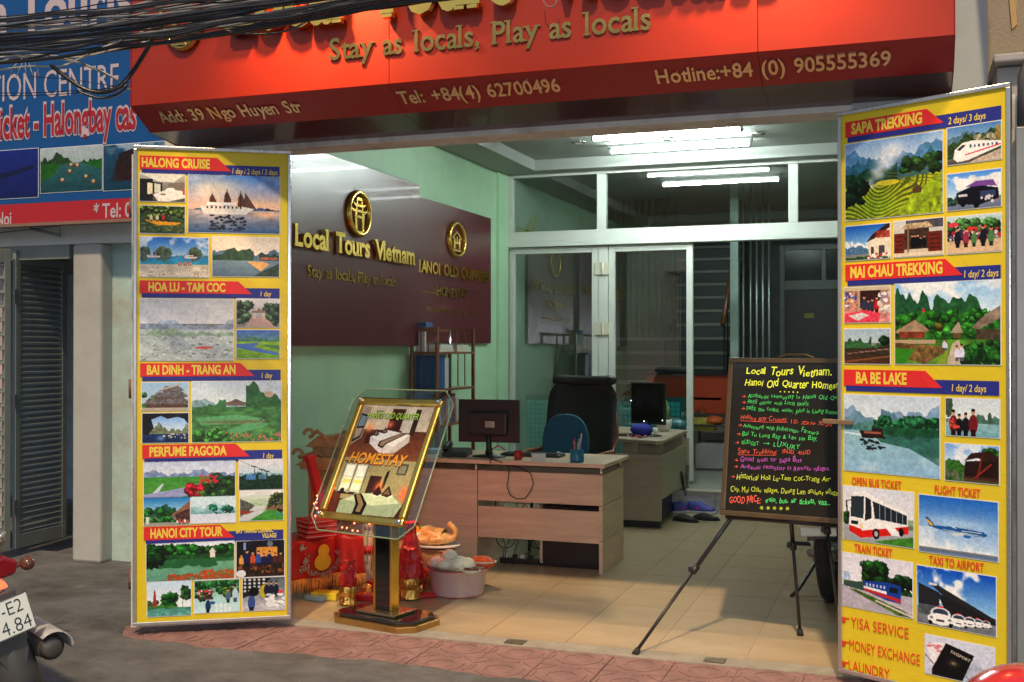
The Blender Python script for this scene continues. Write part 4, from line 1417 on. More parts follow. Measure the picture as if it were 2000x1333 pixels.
# gooseneck lamps lighting the board from above
for k, (px, e) in enumerate(((615, 11.0), (1500, 8.0))):
    p = PY(px, 10, YS)
    t = thing("gooseneck_lamp", "gold gooseneck spotlight above the red signboard, " + ("over the cable bundle" if k == 0 else "over the hotline number"), "lamp", (p.x, YS, 3.8), 0, "gooseneck lamps above the signboard")
    b = MB()
    pts = [(0, 0, .12), (0, -.15, .22), (0, -.35, .22), (0, -.30, .10), (0, -.30, -.04)]
    b.tube(pts, .009)
    part(t, "arm", b, M_brass)
    b = MB()
    b.lathe([(.012, .0), (.03, -.01), (.055, -.08), (.06, -.09)], c=(0, -.30, -.04), seg=16)
    part(t, "lamp_shade", b, M_brass)
    lp = lamp("spot", "SPOT", (p.x, YS - .30, 3.60), e * 13, (1.0, .60, .25), to=(p.x + (.05 if k == 0 else 0), YS, 3.22), spot_size=R(112), spot_blend=1.0, shadow_soft_size=.04)

# ------------------------------------------------------------------ folding shutter leaves carrying the two tall banners
M_yel = vinyl("yellow_vinyl", (.72, .55, .025))
M_bred = vinyl("red_vinyl", (.70, .028, .03))
M_bblue = vinyl("blue_vinyl", (.022, .030, .25))
M_byel = vinyl("gold_yellow_ink", (.80, .62, .08))
M_bredtxt = vinyl("red_ink", (.72, .04, .02))


def banner(pxl, Zl, pxr, Zr, label):
    A = D(pxl, 700, Zl)
    B = D(pxr, 700, Zr)
    A.z = B.z = 0
    d = B - A
    rz = math.atan2(d.y, d.x)
    t = thing("tour_banner", label, "banner", (A.x, A.y, .05), rz, "tour banners on the shutter leaves")
    return t, d.length, Matrix.Translation((A.x, A.y, .05)) @ Matrix.Rotation(rz, 4, "Z")


def uvf(Mx):
    inv = Mx.inverted()
    o = inv @ EYE
    r3 = inv.to_3x3()

    def f(px, py):
        dd = r3 @ ray(px, py)
        q = o + dd * (-o.y / dd.y)
        return q.x, q.z
    return f


def banner_body(t, W, H):
    b = MB()
    b.box((0.012, 0, .012), (W - .012, .006, H - .012))
    part(t, "sheet", b, M_yel)
    fw = .018
    for a, c in (((0, -.010, 0), (W, .012, fw)), ((0, -.010, H - fw), (W, .012, H)), ((0, -.0095, fw + .0005), (fw, .012, H - fw - .0005)), ((W - fw, -.0095, fw + .0005), (W, .012, H - fw - .0005))):
        b = MB()
        b.box(a, c)
        part(t, "frame_rail", b, M_alu, bevel=.003)


def ptext(t, f, s, pa, pb, cap, m, y=-.0052, off=.02, shear=0.0, sp=1.0, label=None, par=None):
    ua, va = f(*pa)
    ub, vb = f(*pb)
    b = MB()
    flat_text(b, s, Vector((ua, y, (va + vb) / 2)), Vector((1, 0, 0)), Vector((0, 0, 1)), ub - ua, cap, off, shear, sp)
    return part(par or t, "lettering", b, m, label=label)


def heading(t, f, tl, bl, tip, word, ta, tb, cap, days, da, db, bx1, dcap=.026, off=.035):
    """red arrow strip with a blue strip under it; pixel corners on the banner plane"""
    u0, v0 = f(*tl)
    _, v1 = f(*bl)
    u1, _ = f(*tip)
    ub, _ = f(*bx1)
    h = v0 - v1
    b = MB()
    b.prism([(u0 + .01, v1 - h * .34), (ub, v1 - h * .34), (ub, v1 + h * .48), (u1 - .12, v1 + h * .48), (u1 - .12, v1), (u0 + .01, v1)], "y", -.0028, -.0018)
    part(t, "blue_strip", b, M_bblue)
    b = MB()
    b.prism([(u0, v1), (u1, v1), (u1 - h * 1.05, v0), (u0, v0)], "y", -.0042, -.0030)
    part(t, "red_strip", b, M_bred)
    def line_(s_, pa, pb, v, cp, o_, sh_, y_):
        b_ = MB()
        flat_text(b_, s_, Vector((f(*pa)[0], y_, v)), Vector((1, 0, 0)), Vector((0, 0, 1)), f(*pb)[0] - f(*pa)[0], cp, o_, sh_)
        part(t, "lettering", b_, M_byel)
    line_(word, ta, tb, v1 + h * .17, h * .66, off + .004, 0, -.0052)
    if days:
        line_(days, da, db, v1 - h * .16, h * .40, .010, .1, -.0040)


def pic(t, f, fn, tl, br, label, seed):
    u0, v0 = f(*tl)
    u1, v1 = f(*br)
    picture(t, fn, u0, v0, u1, v1, label, seed)


H = 2.50
tL, WL, ML = banner(260, 5.83, 568, 6.0, "tall yellow banner headed HALONG CRUISE on the shutter leaf beside the blue signboard")
banner_body(tL, WL, H)
f = uvf(ML)
heading(tL, f, (273, 304), (273, 330), (452, 331), "HALONG CRUISE", (277, 325), (410, 326), .050, "1 day / 2 days / 3 days", (454, 333), (542, 334), (546, 330))
heading(tL, f, (273, 548), (273, 573), (492, 574), "HOA LU - TAM COC", (290, 569), (440, 569), .047, "1 day", (509, 572), (530, 572), (546, 572))
heading(tL, f, (274, 710), (274, 736), (497, 736), "BAI DINH - TRANG AN", (287, 731), (460, 731), .047, "1 day", (511, 733), (532, 733), (548, 733))
heading(tL, f, (278, 870), (278, 896), (488, 894), "PERFUME PAGODA", (292, 891), (443, 889), .047, "1 day", (514, 889), (535, 888), (551, 888))
heading(tL, f, (281, 1030), (281, 1056), (458, 1054), "HANOI CITY TOUR", (294, 1051), (435, 1049), .047, None, None, None, (553, 1050))
ptext(tL, f, "BAT TRANG CERAMIC", (461, 1041), (534, 1040), .022, M_byel, y=-.0040, off=.03)
ptext(tL, f, "VILLAGE", (512, 1050), (540, 1050), .022, M_byel, y=-.0040, off=.03)
for fn, tl, br, lb, sd in (
        (p_room, (273, 339), (361, 395), None, 1), (p_kayak, (273, 402), (361, 457), None, 2),
        (p_junk, (368, 341), (546, 457), "printed photo of a three sailed cruise boat at dusk", 3),
        (p_beach, (274, 463), (407, 542), None, 4), (p_bay, (415, 463), (545, 541), None, 5),
        (p_washed, (274, 584), (456, 704), "printed photo with glare painted in as pale ink", 6), (p_gate, (462, 584), (546, 639), None, 7), (p_river, (462, 645), (546, 700), None, 8),
        (p_pagoda, (277, 748), (368, 801), None, 9), (p_cave, (278, 808), (368, 864), None, 10), (p_trang, (375, 746), (549, 861), None, 11),
        (p_perf, (281, 904), (459, 969), None, 12), (p_temple, (281, 972), (371, 1024), None, 13), (p_misty, (373, 970), (460, 1020), None, 14),
        (p_cable, (467, 899), (552, 955), None, 15), (p_canal, (469, 960), (553, 1015), None, 16),
        (p_hoan, (286, 1063), (457, 1129), None, 17), (p_show, (462, 1058), (555, 1124), None, 18),
        (p_tower, (288, 1138), (373, 1201), None, 19), (p_flower, (380, 1135), (467, 1194), None, 20), (p_potter, (474, 1130), (556, 1190), None, 21)):
    pic(tL, f, fn, tl, br, lb, sd)

tR, WR, MR = banner(1638, 5.02, 1976, 4.44, "tall yellow banner headed SAPA TREKKING on the shutter leaf beside the blackboard")
banner_body(tR, WR, H)
f = uvf(MR)
heading(tR, f, (1652, 240), (1652, 270), (1843, 238), "SAPA TREKKING", (1664, 262), (1802, 243), .050, "2 days/ 3 days", (1853, 233), (1926, 222), (1956, 224), .030)
heading(tR, f, (1652, 518), (1651, 549), (1881, 538), "MAI CHAU TREKKING", (1662, 544), (1842, 535), .050, "1 day/ 2 days", (1884, 536), (1951, 531), (1955, 538), .030)
heading(tR, f, (1649, 722), (1649, 753), (1841, 759), "BA BE LAKE", (1673, 750), (1772, 753), .050, "1 day/ 2 days", (1860, 758), (1927, 760), (1952, 760), .030)
for fn, tl, br, lb, sd in (
        (p_terr, (1652, 284), (1842, 414), "printed photo of terraced rice fields with rising smoke", 31), (p_sleek, (1851, 252), (1956, 310), None, 32),
        (p_sleeper, (1851, 342), (1956, 402), None, 33), (p_lodge, (1652, 444), (1739, 504), None, 34), (p_gateh, (1747, 434), (1843, 497), None, 35), (p_fest, (1851, 426), (1956, 490), None, 36),
        (p_market, (1650, 563), (1739, 629), None, 37), (p_village, (1749, 556), (1955, 713), "printed photo of thatched village houses under green hills", 38), (p_boats, (1650, 644), (1739, 711), None, 39),
        (p_lake, (1650, 771), (1836, 935), "printed photo of a boat on a green lake", 40), (p_women, (1848, 778), (1953, 856), None, 41), (p_bambooh, (1847, 866), (1952, 947), None, 42),
        (p_bus, (1648, 949), (1785, 1071), "printed photo of a white and red coach", 43), (p_plane, (1796, 966), (1950, 1098), "printed photo of a blue airliner", 44),
        (p_train, (1646, 1079), (1783, 1208), None, 45), (p_taxi, (1792, 1104), (1946, 1244), "printed photo of white taxis in a row", 46), (p_pass, (1808, 1239), (1943, 1345), "printed photo of a black passport", 47)):
    pic(tR, f, fn, tl, br, lb, sd)
for s_, a_, b_ in (("OPEN BUS TICKET", (1665, 947), (1762, 957)), ("FLIGHT TICKET", (1827, 965), (1916, 972)), ("TRAIN TICKET", (1670, 1078), (1744, 1088)), ("TAXI TO AIRPORT", (1816, 1101), (1923, 1118))):
    ptext(tR, f, s_, a_, b_, .034, M_bredtxt, off=.018)
for s_, a_, b_ in (("YISA SERVICE", (1663, 1226), (1776, 1246)), ("MONEY EXCHANGE", (1660, 1269), (1798, 1300)), ("LAUNDRY", (1659, 1310), (1739, 1326))):
    ptext(tR, f, s_, a_, b_, .045, M_bredtxt, off=.0)
for px, py in ((1640, 1209), (1640, 1255), (1640, 1295)):
    u, v = f(px, py)
    b = MB()
    for i, (ln, dy) in enumerate(((.040, .010), (.022, .003), (.020, -.003), (.017, -.009))):
        b.box((u + .012, -.0045, v + dy - .0022), (u + .012 + ln, -.0035, v + dy + .0022))
    b.box((u, -.0045, v - .010), (u + .014, -.0035, v + .011))
    part(tR, "pointing_hand", b, M_bredtxt)
# small words on the passport
Mp = mat("passport_gold_ink", (.55, .50, .40), .5)
u, v = f(1858, 1275)
b = MB()
flat_text(b, "PASSPORT", Vector((u, -.0053, v)), Vector((.96, 0, -.28)), Vector((.28, 0, .96)), .085, .012, off=.01)
part(tR, "lettering", b, Mp)


def shutter_leaf(Mx, W, H, label, side):
    """steel folding leaf behind a banner"""
    loc, rot, _ = Mx.decompose()
    off = rot @ Vector((0, .045, 0))
    t = thing("shutter_leaf", label, "shutter", (loc.x + off.x, loc.y + off.y, .03), rot.to_euler().z, "folded steel shutter leaves")
    u0 = -.014 if side < 0 else -.030
    u1 = W + (.004 if side < 0 else .018)
    z1 = H + (-.02)
    for a, c in (((u0, 0, .0), (u0 + .05, .035, z1)), ((u1 - .05, 0, .0), (u1, .035, z1)), ((u0 + .05, 0, .0), (u1 - .05, .035, .06)), ((u0 + .05, 0, z1 - .06), (u1 - .05, .035, z1)), ((u0 + .05, 0, 1.2), (u1 - .05, .035, 1.26))):
        b = MB()
        b.box(a, c)
        part(t, "frame_rail", b, M_dirtywhite, bevel=.003)
    b = MB()
    n = 24
    for i in range(n):
        x0 = u0 + .05 + (u1 - u0 - .1) * i / n
        x1 = u0 + .05 + (u1 - u0 - .1) * (i + 1) / n
        b.box((x0, .012 + (.008 if i % 2 else 0), .06), (x1, .022 + (.008 if i % 2 else 0), z1 - .06))
    part(t, "panel", b, M_dirtywhite)
    for z in (.25, 1.25, 2.2):
        b = MB()
        xx = u0 if side > 0 else u0
        b.tube([(xx - .004, .015, z - .05), (xx - .004, .015, z + .05)], .011)
        part(t, "hinge", b, mat("rusty_steel", (.22, .12, .08), .7, metal=.4, var=.4, scale=30, bump=.4))
    return t


shutter_leaf(ML, WL, H, "off white steel shutter leaf holding the HALONG CRUISE banner", -1)
tS = shutter_leaf(MR, WR, H, "off white peeling steel shutter leaf holding the SAPA TREKKING banner", 1)
# bolt sticking out across the right leaf
b = MB()
b.box((-.075, -.062, 1.125), (.075, -.048, 1.145))
b.tube([(-.07, -.055, 1.135), (-.07, .01, 1.135)], .008)
part(tS, "latch_bolt", b, mat("dull_brass_latch", (.38, .26, .16), .4, metal=.6, var=.3), bevel=.002)

# ------------------------------------------------------------------ neighbour on the left: blue board, wall, pillar, louvred leaf
YN = 6.37
b = MB()
b.box((-9.5, YN, 2.22), (XL - .17, YN + .22, 5.2))
struct("neighbour_wall", b, M_white)
b = MB()
b.box((PY(139, 800, YN - .02).x, YN - .012, 0), (PY(195, 800, YN - .02).x, YN + .22, 2.219))
struct("neighbour_pillar", b, mat("grey_lime_render", (.42, .42, .42), .85, var=.08, scale=3, bump=.35, bscale=10, stain=(.22, .2, .18), stain_amt=.5), bevel=.02)
b = MB()
b.prism([(-5.45, YN + .10), (-4.0, YN + .16), (-4.0, YN + .30), (-5.45, YN + .30)], "z", 0, 2.219)
struct("recessed_wall", b, M_teal)
b = MB()
b.box((-5.8, 9.2, 0), (XL - .16, 9.3, 2.219))
struct("recess_end_wall", b, M_teal)
b = MB()
b.box((-9.5, 9.0, 0), (-5.5, 9.1, 2.3))
struct("neighbour_back_wall", b, mat("neighbour_back", (.25, .33, .38), .8, var=.2))
b = MB()
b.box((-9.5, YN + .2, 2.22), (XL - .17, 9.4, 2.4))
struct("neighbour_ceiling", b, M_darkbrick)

YBO = 6.22
bx0, bz0 = PY(-320, 450, YBO).x, PY(0, 442, YBO).z
bx1 = PY(380, 420, YBO).x
bl = thing("blue_signboard", "large blue neighbouring signboard reading INFORMATION CENTRE behind the cables", "signboard", (bx0, YBO, bz0))
M_skyb = vinyl("blue_board_vinyl", (.006, .07, .26), .4, .04)
M_strip = vinyl("crimson_board_strip", (.40, .018, .03), .4, .04)
M_pinkw = vinyl("pinkish_white_ink", (.48, .40, .46), .5, .03)
M_crim = vinyl("crimson_ink", (.34, .012, .03), .5, .03)
b = MB()
b.box((bx0, YBO, bz0 + .15), (bx1, YBO + .05, 4.9))
part(bl, "board", b, M_skyb, world=True)
b = MB()
b.box((bx0, YBO, bz0 + .012), (bx1, YBO + .05, bz0 + .149))
part(bl, "bottom_strip", b, M_strip, world=True)
b = MB()
b.box((bx0, YBO - .01, bz0 - .01), (bx1, YBO + .05, bz0 + .011))
part(bl, "rail", b, mat("brown_rail", (.22, .13, .1), .5), world=True)


def btext(s, pa, pb, cappx, m, off=.0, y=YBO - .003, shear=0, grow=0):
    A, B_ = PY(*pa, y), PY(*pb, y)
    b = MB()
    z = (A.z + B_.z) / 2
    cap = cappx * 7.6 / FPX
    flat_text(b, s, Vector((A.x, y, z)), Vector((1, 0, 0)), Vector((0, 0, 1)), B_.x - A.x, cap, off + grow, shear)
    part(bl, "lettering", b, m, world=True)


btext("n Touris", (-22, 66), (258, 38), 84, M_pinkw, .03)
btext("INFORMATION CENTRE", (-178, 214), (232, 179), 53, M_pinkw, .0)
btext("flight ticket - Halongbay cas", (-78, 278), (267, 250), 62, M_pinkw, .05, grow=.008)
btext("flight ticket - Halongbay cas", (-76, 278), (265, 250), 60, M_crim, .02, y=YBO - .006)
btext("Ha Noi", (-35, 443), (22, 439), 26, M_pinkw, .02)
btext("* Tel: 09", (183, 428), (268, 421), 27, M_pinkw, .02)
bp = bl


def bpic(fn, tl, br, sd, lb=None):
    A, B_ = PY(*tl, YBO), PY(*br, YBO)
    r = bl.location
    picture(bl, fn, A.x - r.x, A.z - r.z, B_.x - r.x, B_.z - r.z, lb, sd, y=-.004, dens=260)


bpic(p_plane_n, (-60, 300), (75, 385), 61)
bpic(p_boats_n, (80, 292), (200, 371), 62)
bpic(p_sail_n, (203, 285), (330, 366), 63)

# louvred leaf
M_grn = mat("grey_green_steel", (.20, .23, .22), .5, var=.1, scale=6, bump=.1)
P0, P1 = G(30, 1090), G(130, 1064)
dv = P1 - P0
Wl = dv.length
rz = math.atan2(dv.y, dv.x)


def louvre(loc, rz, Wl, Hl, n, label):
    t = thing("louvred_leaf", label, "shutter", loc, rz, "louvred steel shutter leaves")
    for a, c in (((0, 0, 0), (.05, .03, Hl)), ((Wl - .05, 0, 0), (Wl, .03, Hl)), ((.0505, 0.001, 0), (Wl - .0505, .029, .1)), ((.0505, .001, Hl - .1), (Wl - .0505, .029, Hl))):
        b = MB()
        b.box(a, c)
        part(t, "frame_rail", b, M_grn, bevel=.003)
    sl = MB()
    sl.add([(.052, .002, -.004), (Wl - .052, .002, -.004), (Wl - .052, .030, .022), (.052, .030, .022), (.052, .002, 0), (Wl - .052, .002, 0), (Wl - .052, .030, .026), (.052, .030, .026)],
           [(0, 3, 2, 1), (4, 5, 6, 7), (0, 1, 5, 4), (1, 2, 6, 5), (2, 3, 7, 6), (3, 0, 4, 7)])
    me = sl.mesh("slat", M_grn)
    for i in range(n):
        o = bpy.data.objects.new("slat", me)
        COL.objects.link(o)
        o.parent = t
        o.location = (0, 0, .12 + (Hl - .23) * i / (n - 1))
    for z in (.3, 1.05, 1.8):
        b = MB()
        b.box((-.02, -.006, z - .05), (.012, -.001, z + .05))
        part(t, "hinge", b, M_alu)
    return t


louvre((P0.x, P0.y, .06), rz, Wl, 2.13, 46, "grey green louvred steel leaf beside the white pillar")
P2 = G(22, 1092)
louvre((P2.x - .10, P2.y - .50, .06), R(78), .50, 2.13, 20, "grey green steel leaf at the photo's left edge beside the mural cloth")
b = MB()
b.box((-6.1, YN + .0, 2.12), (-5.55, YN + .1, 2.2185))
struct("door_head", b, M_grn)
# goods seen through the gap
for k, (z0, z1, c, nm, lb) in enumerate(((.05, .5, (.5, .08, .05), "stacked_carton", "red patterned carton at the foot of the gap by the pillar"), (.52, .75, (.65, .45, .05), "stacked_carton", "yellow carton on the red one in the gap by the pillar"), (.77, 1.85, (.03, .16, .50), "blue_roll", "tall blue roll standing on the cartons in the gap by the pillar"))):
    b = MB()
    b.box((-5.98, 7.3, z0), (-5.80, 7.5, z1))
    single(nm, b, mat("goods_%d" % k, c, .5), lb, "carton" if k < 2 else "roll", bevel=.01, loc=(-5.9, 7.4, z0))
# mural cloth at far left
g = MB()
g.grid(lambda u, v: (-6.9 + .62 * u, 6.50 + .03 * math.sin(u * 30) + .1 * u, .15 + 2.0 * v), 60, 4)
single("mural_cloth", g, mat("washed_mural", (.42, .47, .55), .8, var=.3, scale=2.2, col2=(.55, .40, .42)), "pale blue and pink painted cloth hanging at the photo's left edge", "cloth", loc=(-6.9, 6.5, .15))
# bracket on the wall
br = thing("wall_bracket", "thin steel awning bracket under the blue signboard", "bracket", tuple(PY(60, 455, YN - .03)))
b = MB()
a, c = PY(60, 447, YN - .03), PY(117, 460, YN - .03)
b.tube([a, c], .012, seg=6)
b.tube([a + Vector((0, 0, .03)), c + Vector((0, 0, .07)), c], .005, seg=6)
part(br, "bar", b, M_grn, world=True)
a, c = PY(0, 455, YN - .03), PY(115, 442, YN - .03)
b = MB()
b.tube([a, c], .005, seg=6)
part(br, "rod", b, M_grn, world=True)

# ------------------------------------------------------------------ right edge: grey ledge, plank, pipe, post
b = MB()
b.box((.345, 5.05, 0), (1.6, 5.9, 2.66))
struct("neighbour_column", b, M_greywall, bevel=.01)
b = MB()
b.box((.33, 4.98, 2.665), (1.7, 5.9, 2.70))
b.prism([(.45, 2.70), (1.7, 2.70), (1.7, 3.3), (.62, 3.3)], "y", 5.02, 5.88)
struct("neighbour_ledge", b, M_greywall, bevel=.008)
b = MB()
b.box((.325, 5.5, 2.701), (3, 5.7, 6))
struct("neighbour_upper_wall", b, mat("ochre_grey_render", (.30, .25, .19), .85, var=.2, scale=2, bump=.4, stain=(.2, .17, .14), stain_amt=.6))
b = MB()
b.prism([(.335, 3.6), (.37, 3.6), (.42, 2.82), (.40, 2.80)], "y", 5.0, 5.04)
b.prism([(.371, 3.6), (.42, 3.6), (.421, 2.83)], "y", 5.005, 5.035)
single("leaning_plank", b, mat("ochre_wood", (.42, .26, .10), .6, var=.15), "narrow ochre wooden plank leaning above the grey ledge at the top right", "plank", loc=(.38, 5.02, 2.8))
b = MB()
pts = [PY(2030, 60, 4.9), PY(2020, 100, 4.88), PY(2001, 150, 4.86), PY(2000, 250, 4.86)]
b.tube(pts, .026, seg=14)
single("drain_pipe", b, mat("dark_grey_pvc", (.05, .055, .06), .45), "dark grey plastic pipe beside the top right banner corner", "pipe", loc=pts[-1])
b = MB()
q0 = PY(1988, 250, 4.84)
b.box((q0.x - .008, 4.82, 0), (q0.x + .03, 4.86, q0.z))
b.box((q0.x + .033, 4.83, 0), (q0.x + .05, 4.86, q0.z - .03))
single("steel_post", b, mat("grey_steel", (.22, .23, .24), .45, metal=.3), "thin grey steel post standing behind the SAPA TREKKING banner", "post", loc=(q0.x, 4.84, 0), bevel=.003)

# ------------------------------------------------------------------ the far side of the street, behind the camera, seen only in glossy panels
ho = thing("opposite_house", "grey rendered house across the street behind the camera with shuttered windows", "house", (0, -7, 0))
b = MB()
b.box((-12, -7.3, 0), (10, -7.0, 6.2))
part(ho, "wall", b, M_greywall, world=True)
for i in range(6):
    for z0, z1 in ((.1, 2.4), (3.6, 5.1)):
        x = -10.5 + 3.5 * i
        b = MB()
        b.box((x, -6.99, z0), (x + 1.9, -6.95, z1))
        w_ = part(ho, "window" if z0 > 1 else "shutter", b, M_grn, world=True, bevel=.01)

# ------------------------------------------------------------------ ceiling tubes and downlights inside
M_tube = mat("fluorescent_tube", (.9, .9, .9), .5, emit=(.86, 1.0, .93), estr=115)
M_fix = mat("lamp_housing", (.18, .19, .18), .5, var=.04)
for k, (px, py, y, L_, lab) in enumerate(((1299, 259, 9.25, 1.26, "bright fluorescent tube light nearest the shop front"), (1326, 290, 9.95, 1.26, "slimmer fluorescent tube light just before the glass transom"))):
    c = PY(px, py, y)
    t = thing("tube_light", lab, "ceiling light", (c.x, y, CZ - .002), 0, "fluorescent tube lights on the shop ceiling")
    b = MB()
    b.box((-L_ / 2 - .02, -.040, -.022), (L_ / 2 + .02, .040, 0))
    b.box((-L_ / 2 - .02, -.02, -.032), (L_ / 2 + .02, .02, -.0222))
    part(t, "housing", b, M_fix, bevel=.004)
    for s_ in (-1, 1):
        b = MB()
        b.box((s_ * L_ / 2 - .012, -.018, -.075), (s_ * L_ / 2 + .012, .018, -.0305))
        part(t, "lamp_holder", b, M_fix, bevel=.003)
    b = MB()
    b.tube([(-L_ / 2 + .014, 0, -.058), (L_ / 2 - .014, 0, -.058)], .018 if k == 0 else .013, seg=12)
    part(t, "tube", b, M_tube)
M_dl = mat("downlight_glass", (.35, .36, .35), .3)
for k, (px, py, lb) in enumerate(((1130, 277, "round unlit downlight left of the bright tube"), (1303, 271, "round unlit downlight under the middle of the bright tube"), (1480, 260, "round unlit downlight right of the bright tube"))):
    d_ = ray(px, py)
    p = EYE + d_ * ((CZ - CAM_H) / d_.z)
    t = thing("downlight", lb, "downlight", (p.x, p.y, CZ), 0, "unlit ceiling downlights")
    b = MB()
    b.lathe([(.05, -.001), (.062, -.010), (.062, -.0005)], seg=20)
    part(t, "ring", b, M_chrome)
    b = MB()
    b.lathe([(.001, -.004), (.047, -.004), (.047, -.0006)], seg=20)
    part(t, "lens", b, M_dl)

# ------------------------------------------------------------------ maroon wall signs
U2, N2 = Vector((0, 1, 0)), Vector((1, 0, 0))
M_ms = mat("maroon_sign_panel", (.105, .018, .024), .33, var=.06, scale=2, coat=.08)


def wallsign(px0, px1, ptop, pbot, thick, label):
    xf = XL + thick
    y0, y1 = PX(px0, 500, xf).y, PX(px1, 500, xf).y
    z1, z0 = PX(*ptop, xf).z, PX(*pbot, xf).z
    t = thing("wall_sign", label, "sign", (XL, y0, z0), 0, "maroon signs on the green wall")
    b = MB()
    b.box((XL + .002, y0, z0), (xf, y1, z1))
    part(t, "panel", b, M_ms, bevel=.002, world=True)
    return t, xf


def wletters(t, xf, s, pa, pb, cap, m, **kw):
    A, B = PX(*pa, xf), PX(*pb, xf)
    letters(t, s, Vector((xf, A.y, (A.z + B.z) / 2)), U2, V, N2, B.y - A.y, cap, m, **kw)


t, xf = wallsign(500, 819, (819, 361), (819, 676), .085, "larger maroon wall sign reading Local Tours Vietnam with a gold gate emblem")
wletters(t, xf, "Local Tours Vietnam", (566, 480), (803, 517), .135, M_gold, off=.03, depth=.022, serif=True, lift=.012)
wletters(t, xf, "Stay as locals, Play as locals", (598, 541), (772, 559), .075, M_brass, off=.018, depth=.006, serif=True)
p = PX(698, 418, xf)
emblem(t, Vector((xf, p.y, p.z)), U2, V, N2, (PX(718, 418, xf).y - PX(678, 418, xf).y) / 2, .152, M_gold)
t, xf = wallsign(800, 959, (959, 427), (959, 671), .035, "smaller maroon wall sign reading HANOI OLD QUARTER HOMESTAY")
wletters(t, xf, "HANOI OLD QUARTER", (806, 533), (953, 549), .095, M_gold, off=.03, depth=.018)
wletters(t, xf, "HOMESTAY", (850, 579), (911, 583), .082, M_brass, off=.03, depth=.010)
wletters(t, xf, "Hotel locals, Stay as locals", (833, 611), (926, 613), .045, M_brass, off=.0, depth=.004)
for a, c in ((822, 849), (912, 938)):
    b = MB()
    q, r_ = PX(a, 570, xf), PX(c, 570, xf)
    b.box((xf, q.y, q.z), (xf + .006, r_.y, q.z + .006))
    part(t, "rule", b, M_brass, world=True)
p = PX(889, 469, xf)
emblem(t, Vector((xf, p.y, p.z)), U2, V, N2, (PX(904, 469, xf).y - PX(874, 469, xf).y) / 2, .145, M_gold, "house")

# ------------------------------------------------------------------ furniture
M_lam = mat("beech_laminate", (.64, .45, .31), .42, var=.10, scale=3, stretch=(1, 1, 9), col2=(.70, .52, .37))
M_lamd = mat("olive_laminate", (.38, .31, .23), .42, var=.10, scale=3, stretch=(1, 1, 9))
M_wood = mat("red_brown_wood", (.22, .065, .025), .3, var=.25, scale=5, stretch=(3, 3, .4), coat=.3)
M_cable = mat("black_cable", (.015, .015, .016), .5, var=.2)
M_cabg = mat("beige_cable", (.45, .40, .30), .5, var=.1)

dk = thing("front_desk", "beech office desk with modesty panels facing the street", "desk", (-3.36, 7.10, 0))
DX0, DX1 = -3.36, -1.90


def dpart(name, a, c, m=M_lam, bev=.002, root=None, label=None):
    b = MB()
    b.box(a, c)
    return part(root or dk, name, b, m, bevel=bev, world=True, label=label)


dpart("desktop", (DX0, 7.135, .702), (DX1 + .02, 7.80, .730), bev=.003)
for z0, z1 in ((0, .218), (.222, .45), (.454, .655)):
    dpart("side_panel", (DX1 - .025, 7.15, z0), (DX1, 7.72, z1))
dpart("front_panel", (-2.785, 7.165, .450), (DX1 - .027, 7.185, .655))
dpart("front_panel", (-2.785, 7.165, .200), (DX1 - .027, 7.185, .412))
dpart("drawer_block", (-3.32, 7.16, .0), (-2.79, 7.70, .655), bev=.003)
dpart("edge_strip", (-3.34, 7.152, .0), (-3.322, 7.72, .655))
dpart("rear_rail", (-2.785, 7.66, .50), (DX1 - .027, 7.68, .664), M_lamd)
for x in (DX1 - .014, -3.30, -2.80):
    for y in (7.17, 7.68):
        b = MB()
        b.tube([(x, y, .655), (x, y, .702)], .011, seg=10)
        part(dk, "spacer", b, M_chrome, world=True)
for x in (-2.45, -2.38):
    dpart("bracket", (x, 7.19, .40), (x + .012, 7.20, .46), M_lamd)

# tower under the desk
t = thing("computer_tower", "black computer tower with a silver front under the front desk", "computer", (-2.37, 7.28, .02))
b = MB()
b.box((.012, 0, 0), (.42, .19, .40))
part(t, "case", b, M_black, bevel=.004)
b = MB()
b.box((-.012, .004, .004), (.011, .186, .396))
part(t, "front", b, M_alu, bevel=.004)
b = MB()
b.box((-.02, .01, -.02), (.40, .18, -.001))
part(t, "tray", b, M_black)
# power strip and cables
t = thing("power_strip", "black power strip on the floor beside the computer tower", "power strip", (-2.68, 7.30, .005))
b = MB()
b.box((0, 0, 0), (.28, .06, .035))
part(t, "body", b, M_black, bevel=.004)
for k in range(4):
    b = MB()
    b.box((.03 + k * .06, .012, .036), (.06 + k * .06, .042, .06))
    part(t, "plug", b, M_black if k % 2 else mat("white_plug", (.6, .6, .58), .4), bevel=.003)
for k in range(11):
    rr = random.Random(k)
    x0, y0 = -2.76 + .34 * rr.random(), 7.24 + .12 * rr.random()
    pts = []
    if k < 5:
        cx_, cz_, r_ = x0 + .05, .16 + .06 * rr.random(), .06 + .05 * rr.random()
        for i in range(17):
            a = i / 16 * 6.28 * 1.1 + rr.random() * .1
            pts.append((cx_ + r_ * math.cos(a), y0 + .004 * i, cz_ + r_ * 1.1 * math.sin(a)))
    else:
        x1 = x0 + rr.uniform(-.15, .25)
        for i in range(13):
            u = i / 12
            pts.append((x0 + (x1 - x0) * u + .02 * math.sin(u * 9 + k), y0 + .03 * u, .02 + .40 * (u ** 2 if k % 2 else u) + .03 * math.sin(u * 12 + k)))
    b = MB()
    b.tube(pts, .0035, seg=5)
    single("tangled_cord", b, M_cabg if k in (1, 3, 8) else M_cable, "thin cord in the tangle under the front desk", "cord", "cords tangled under the front desk", loc=pts[0])
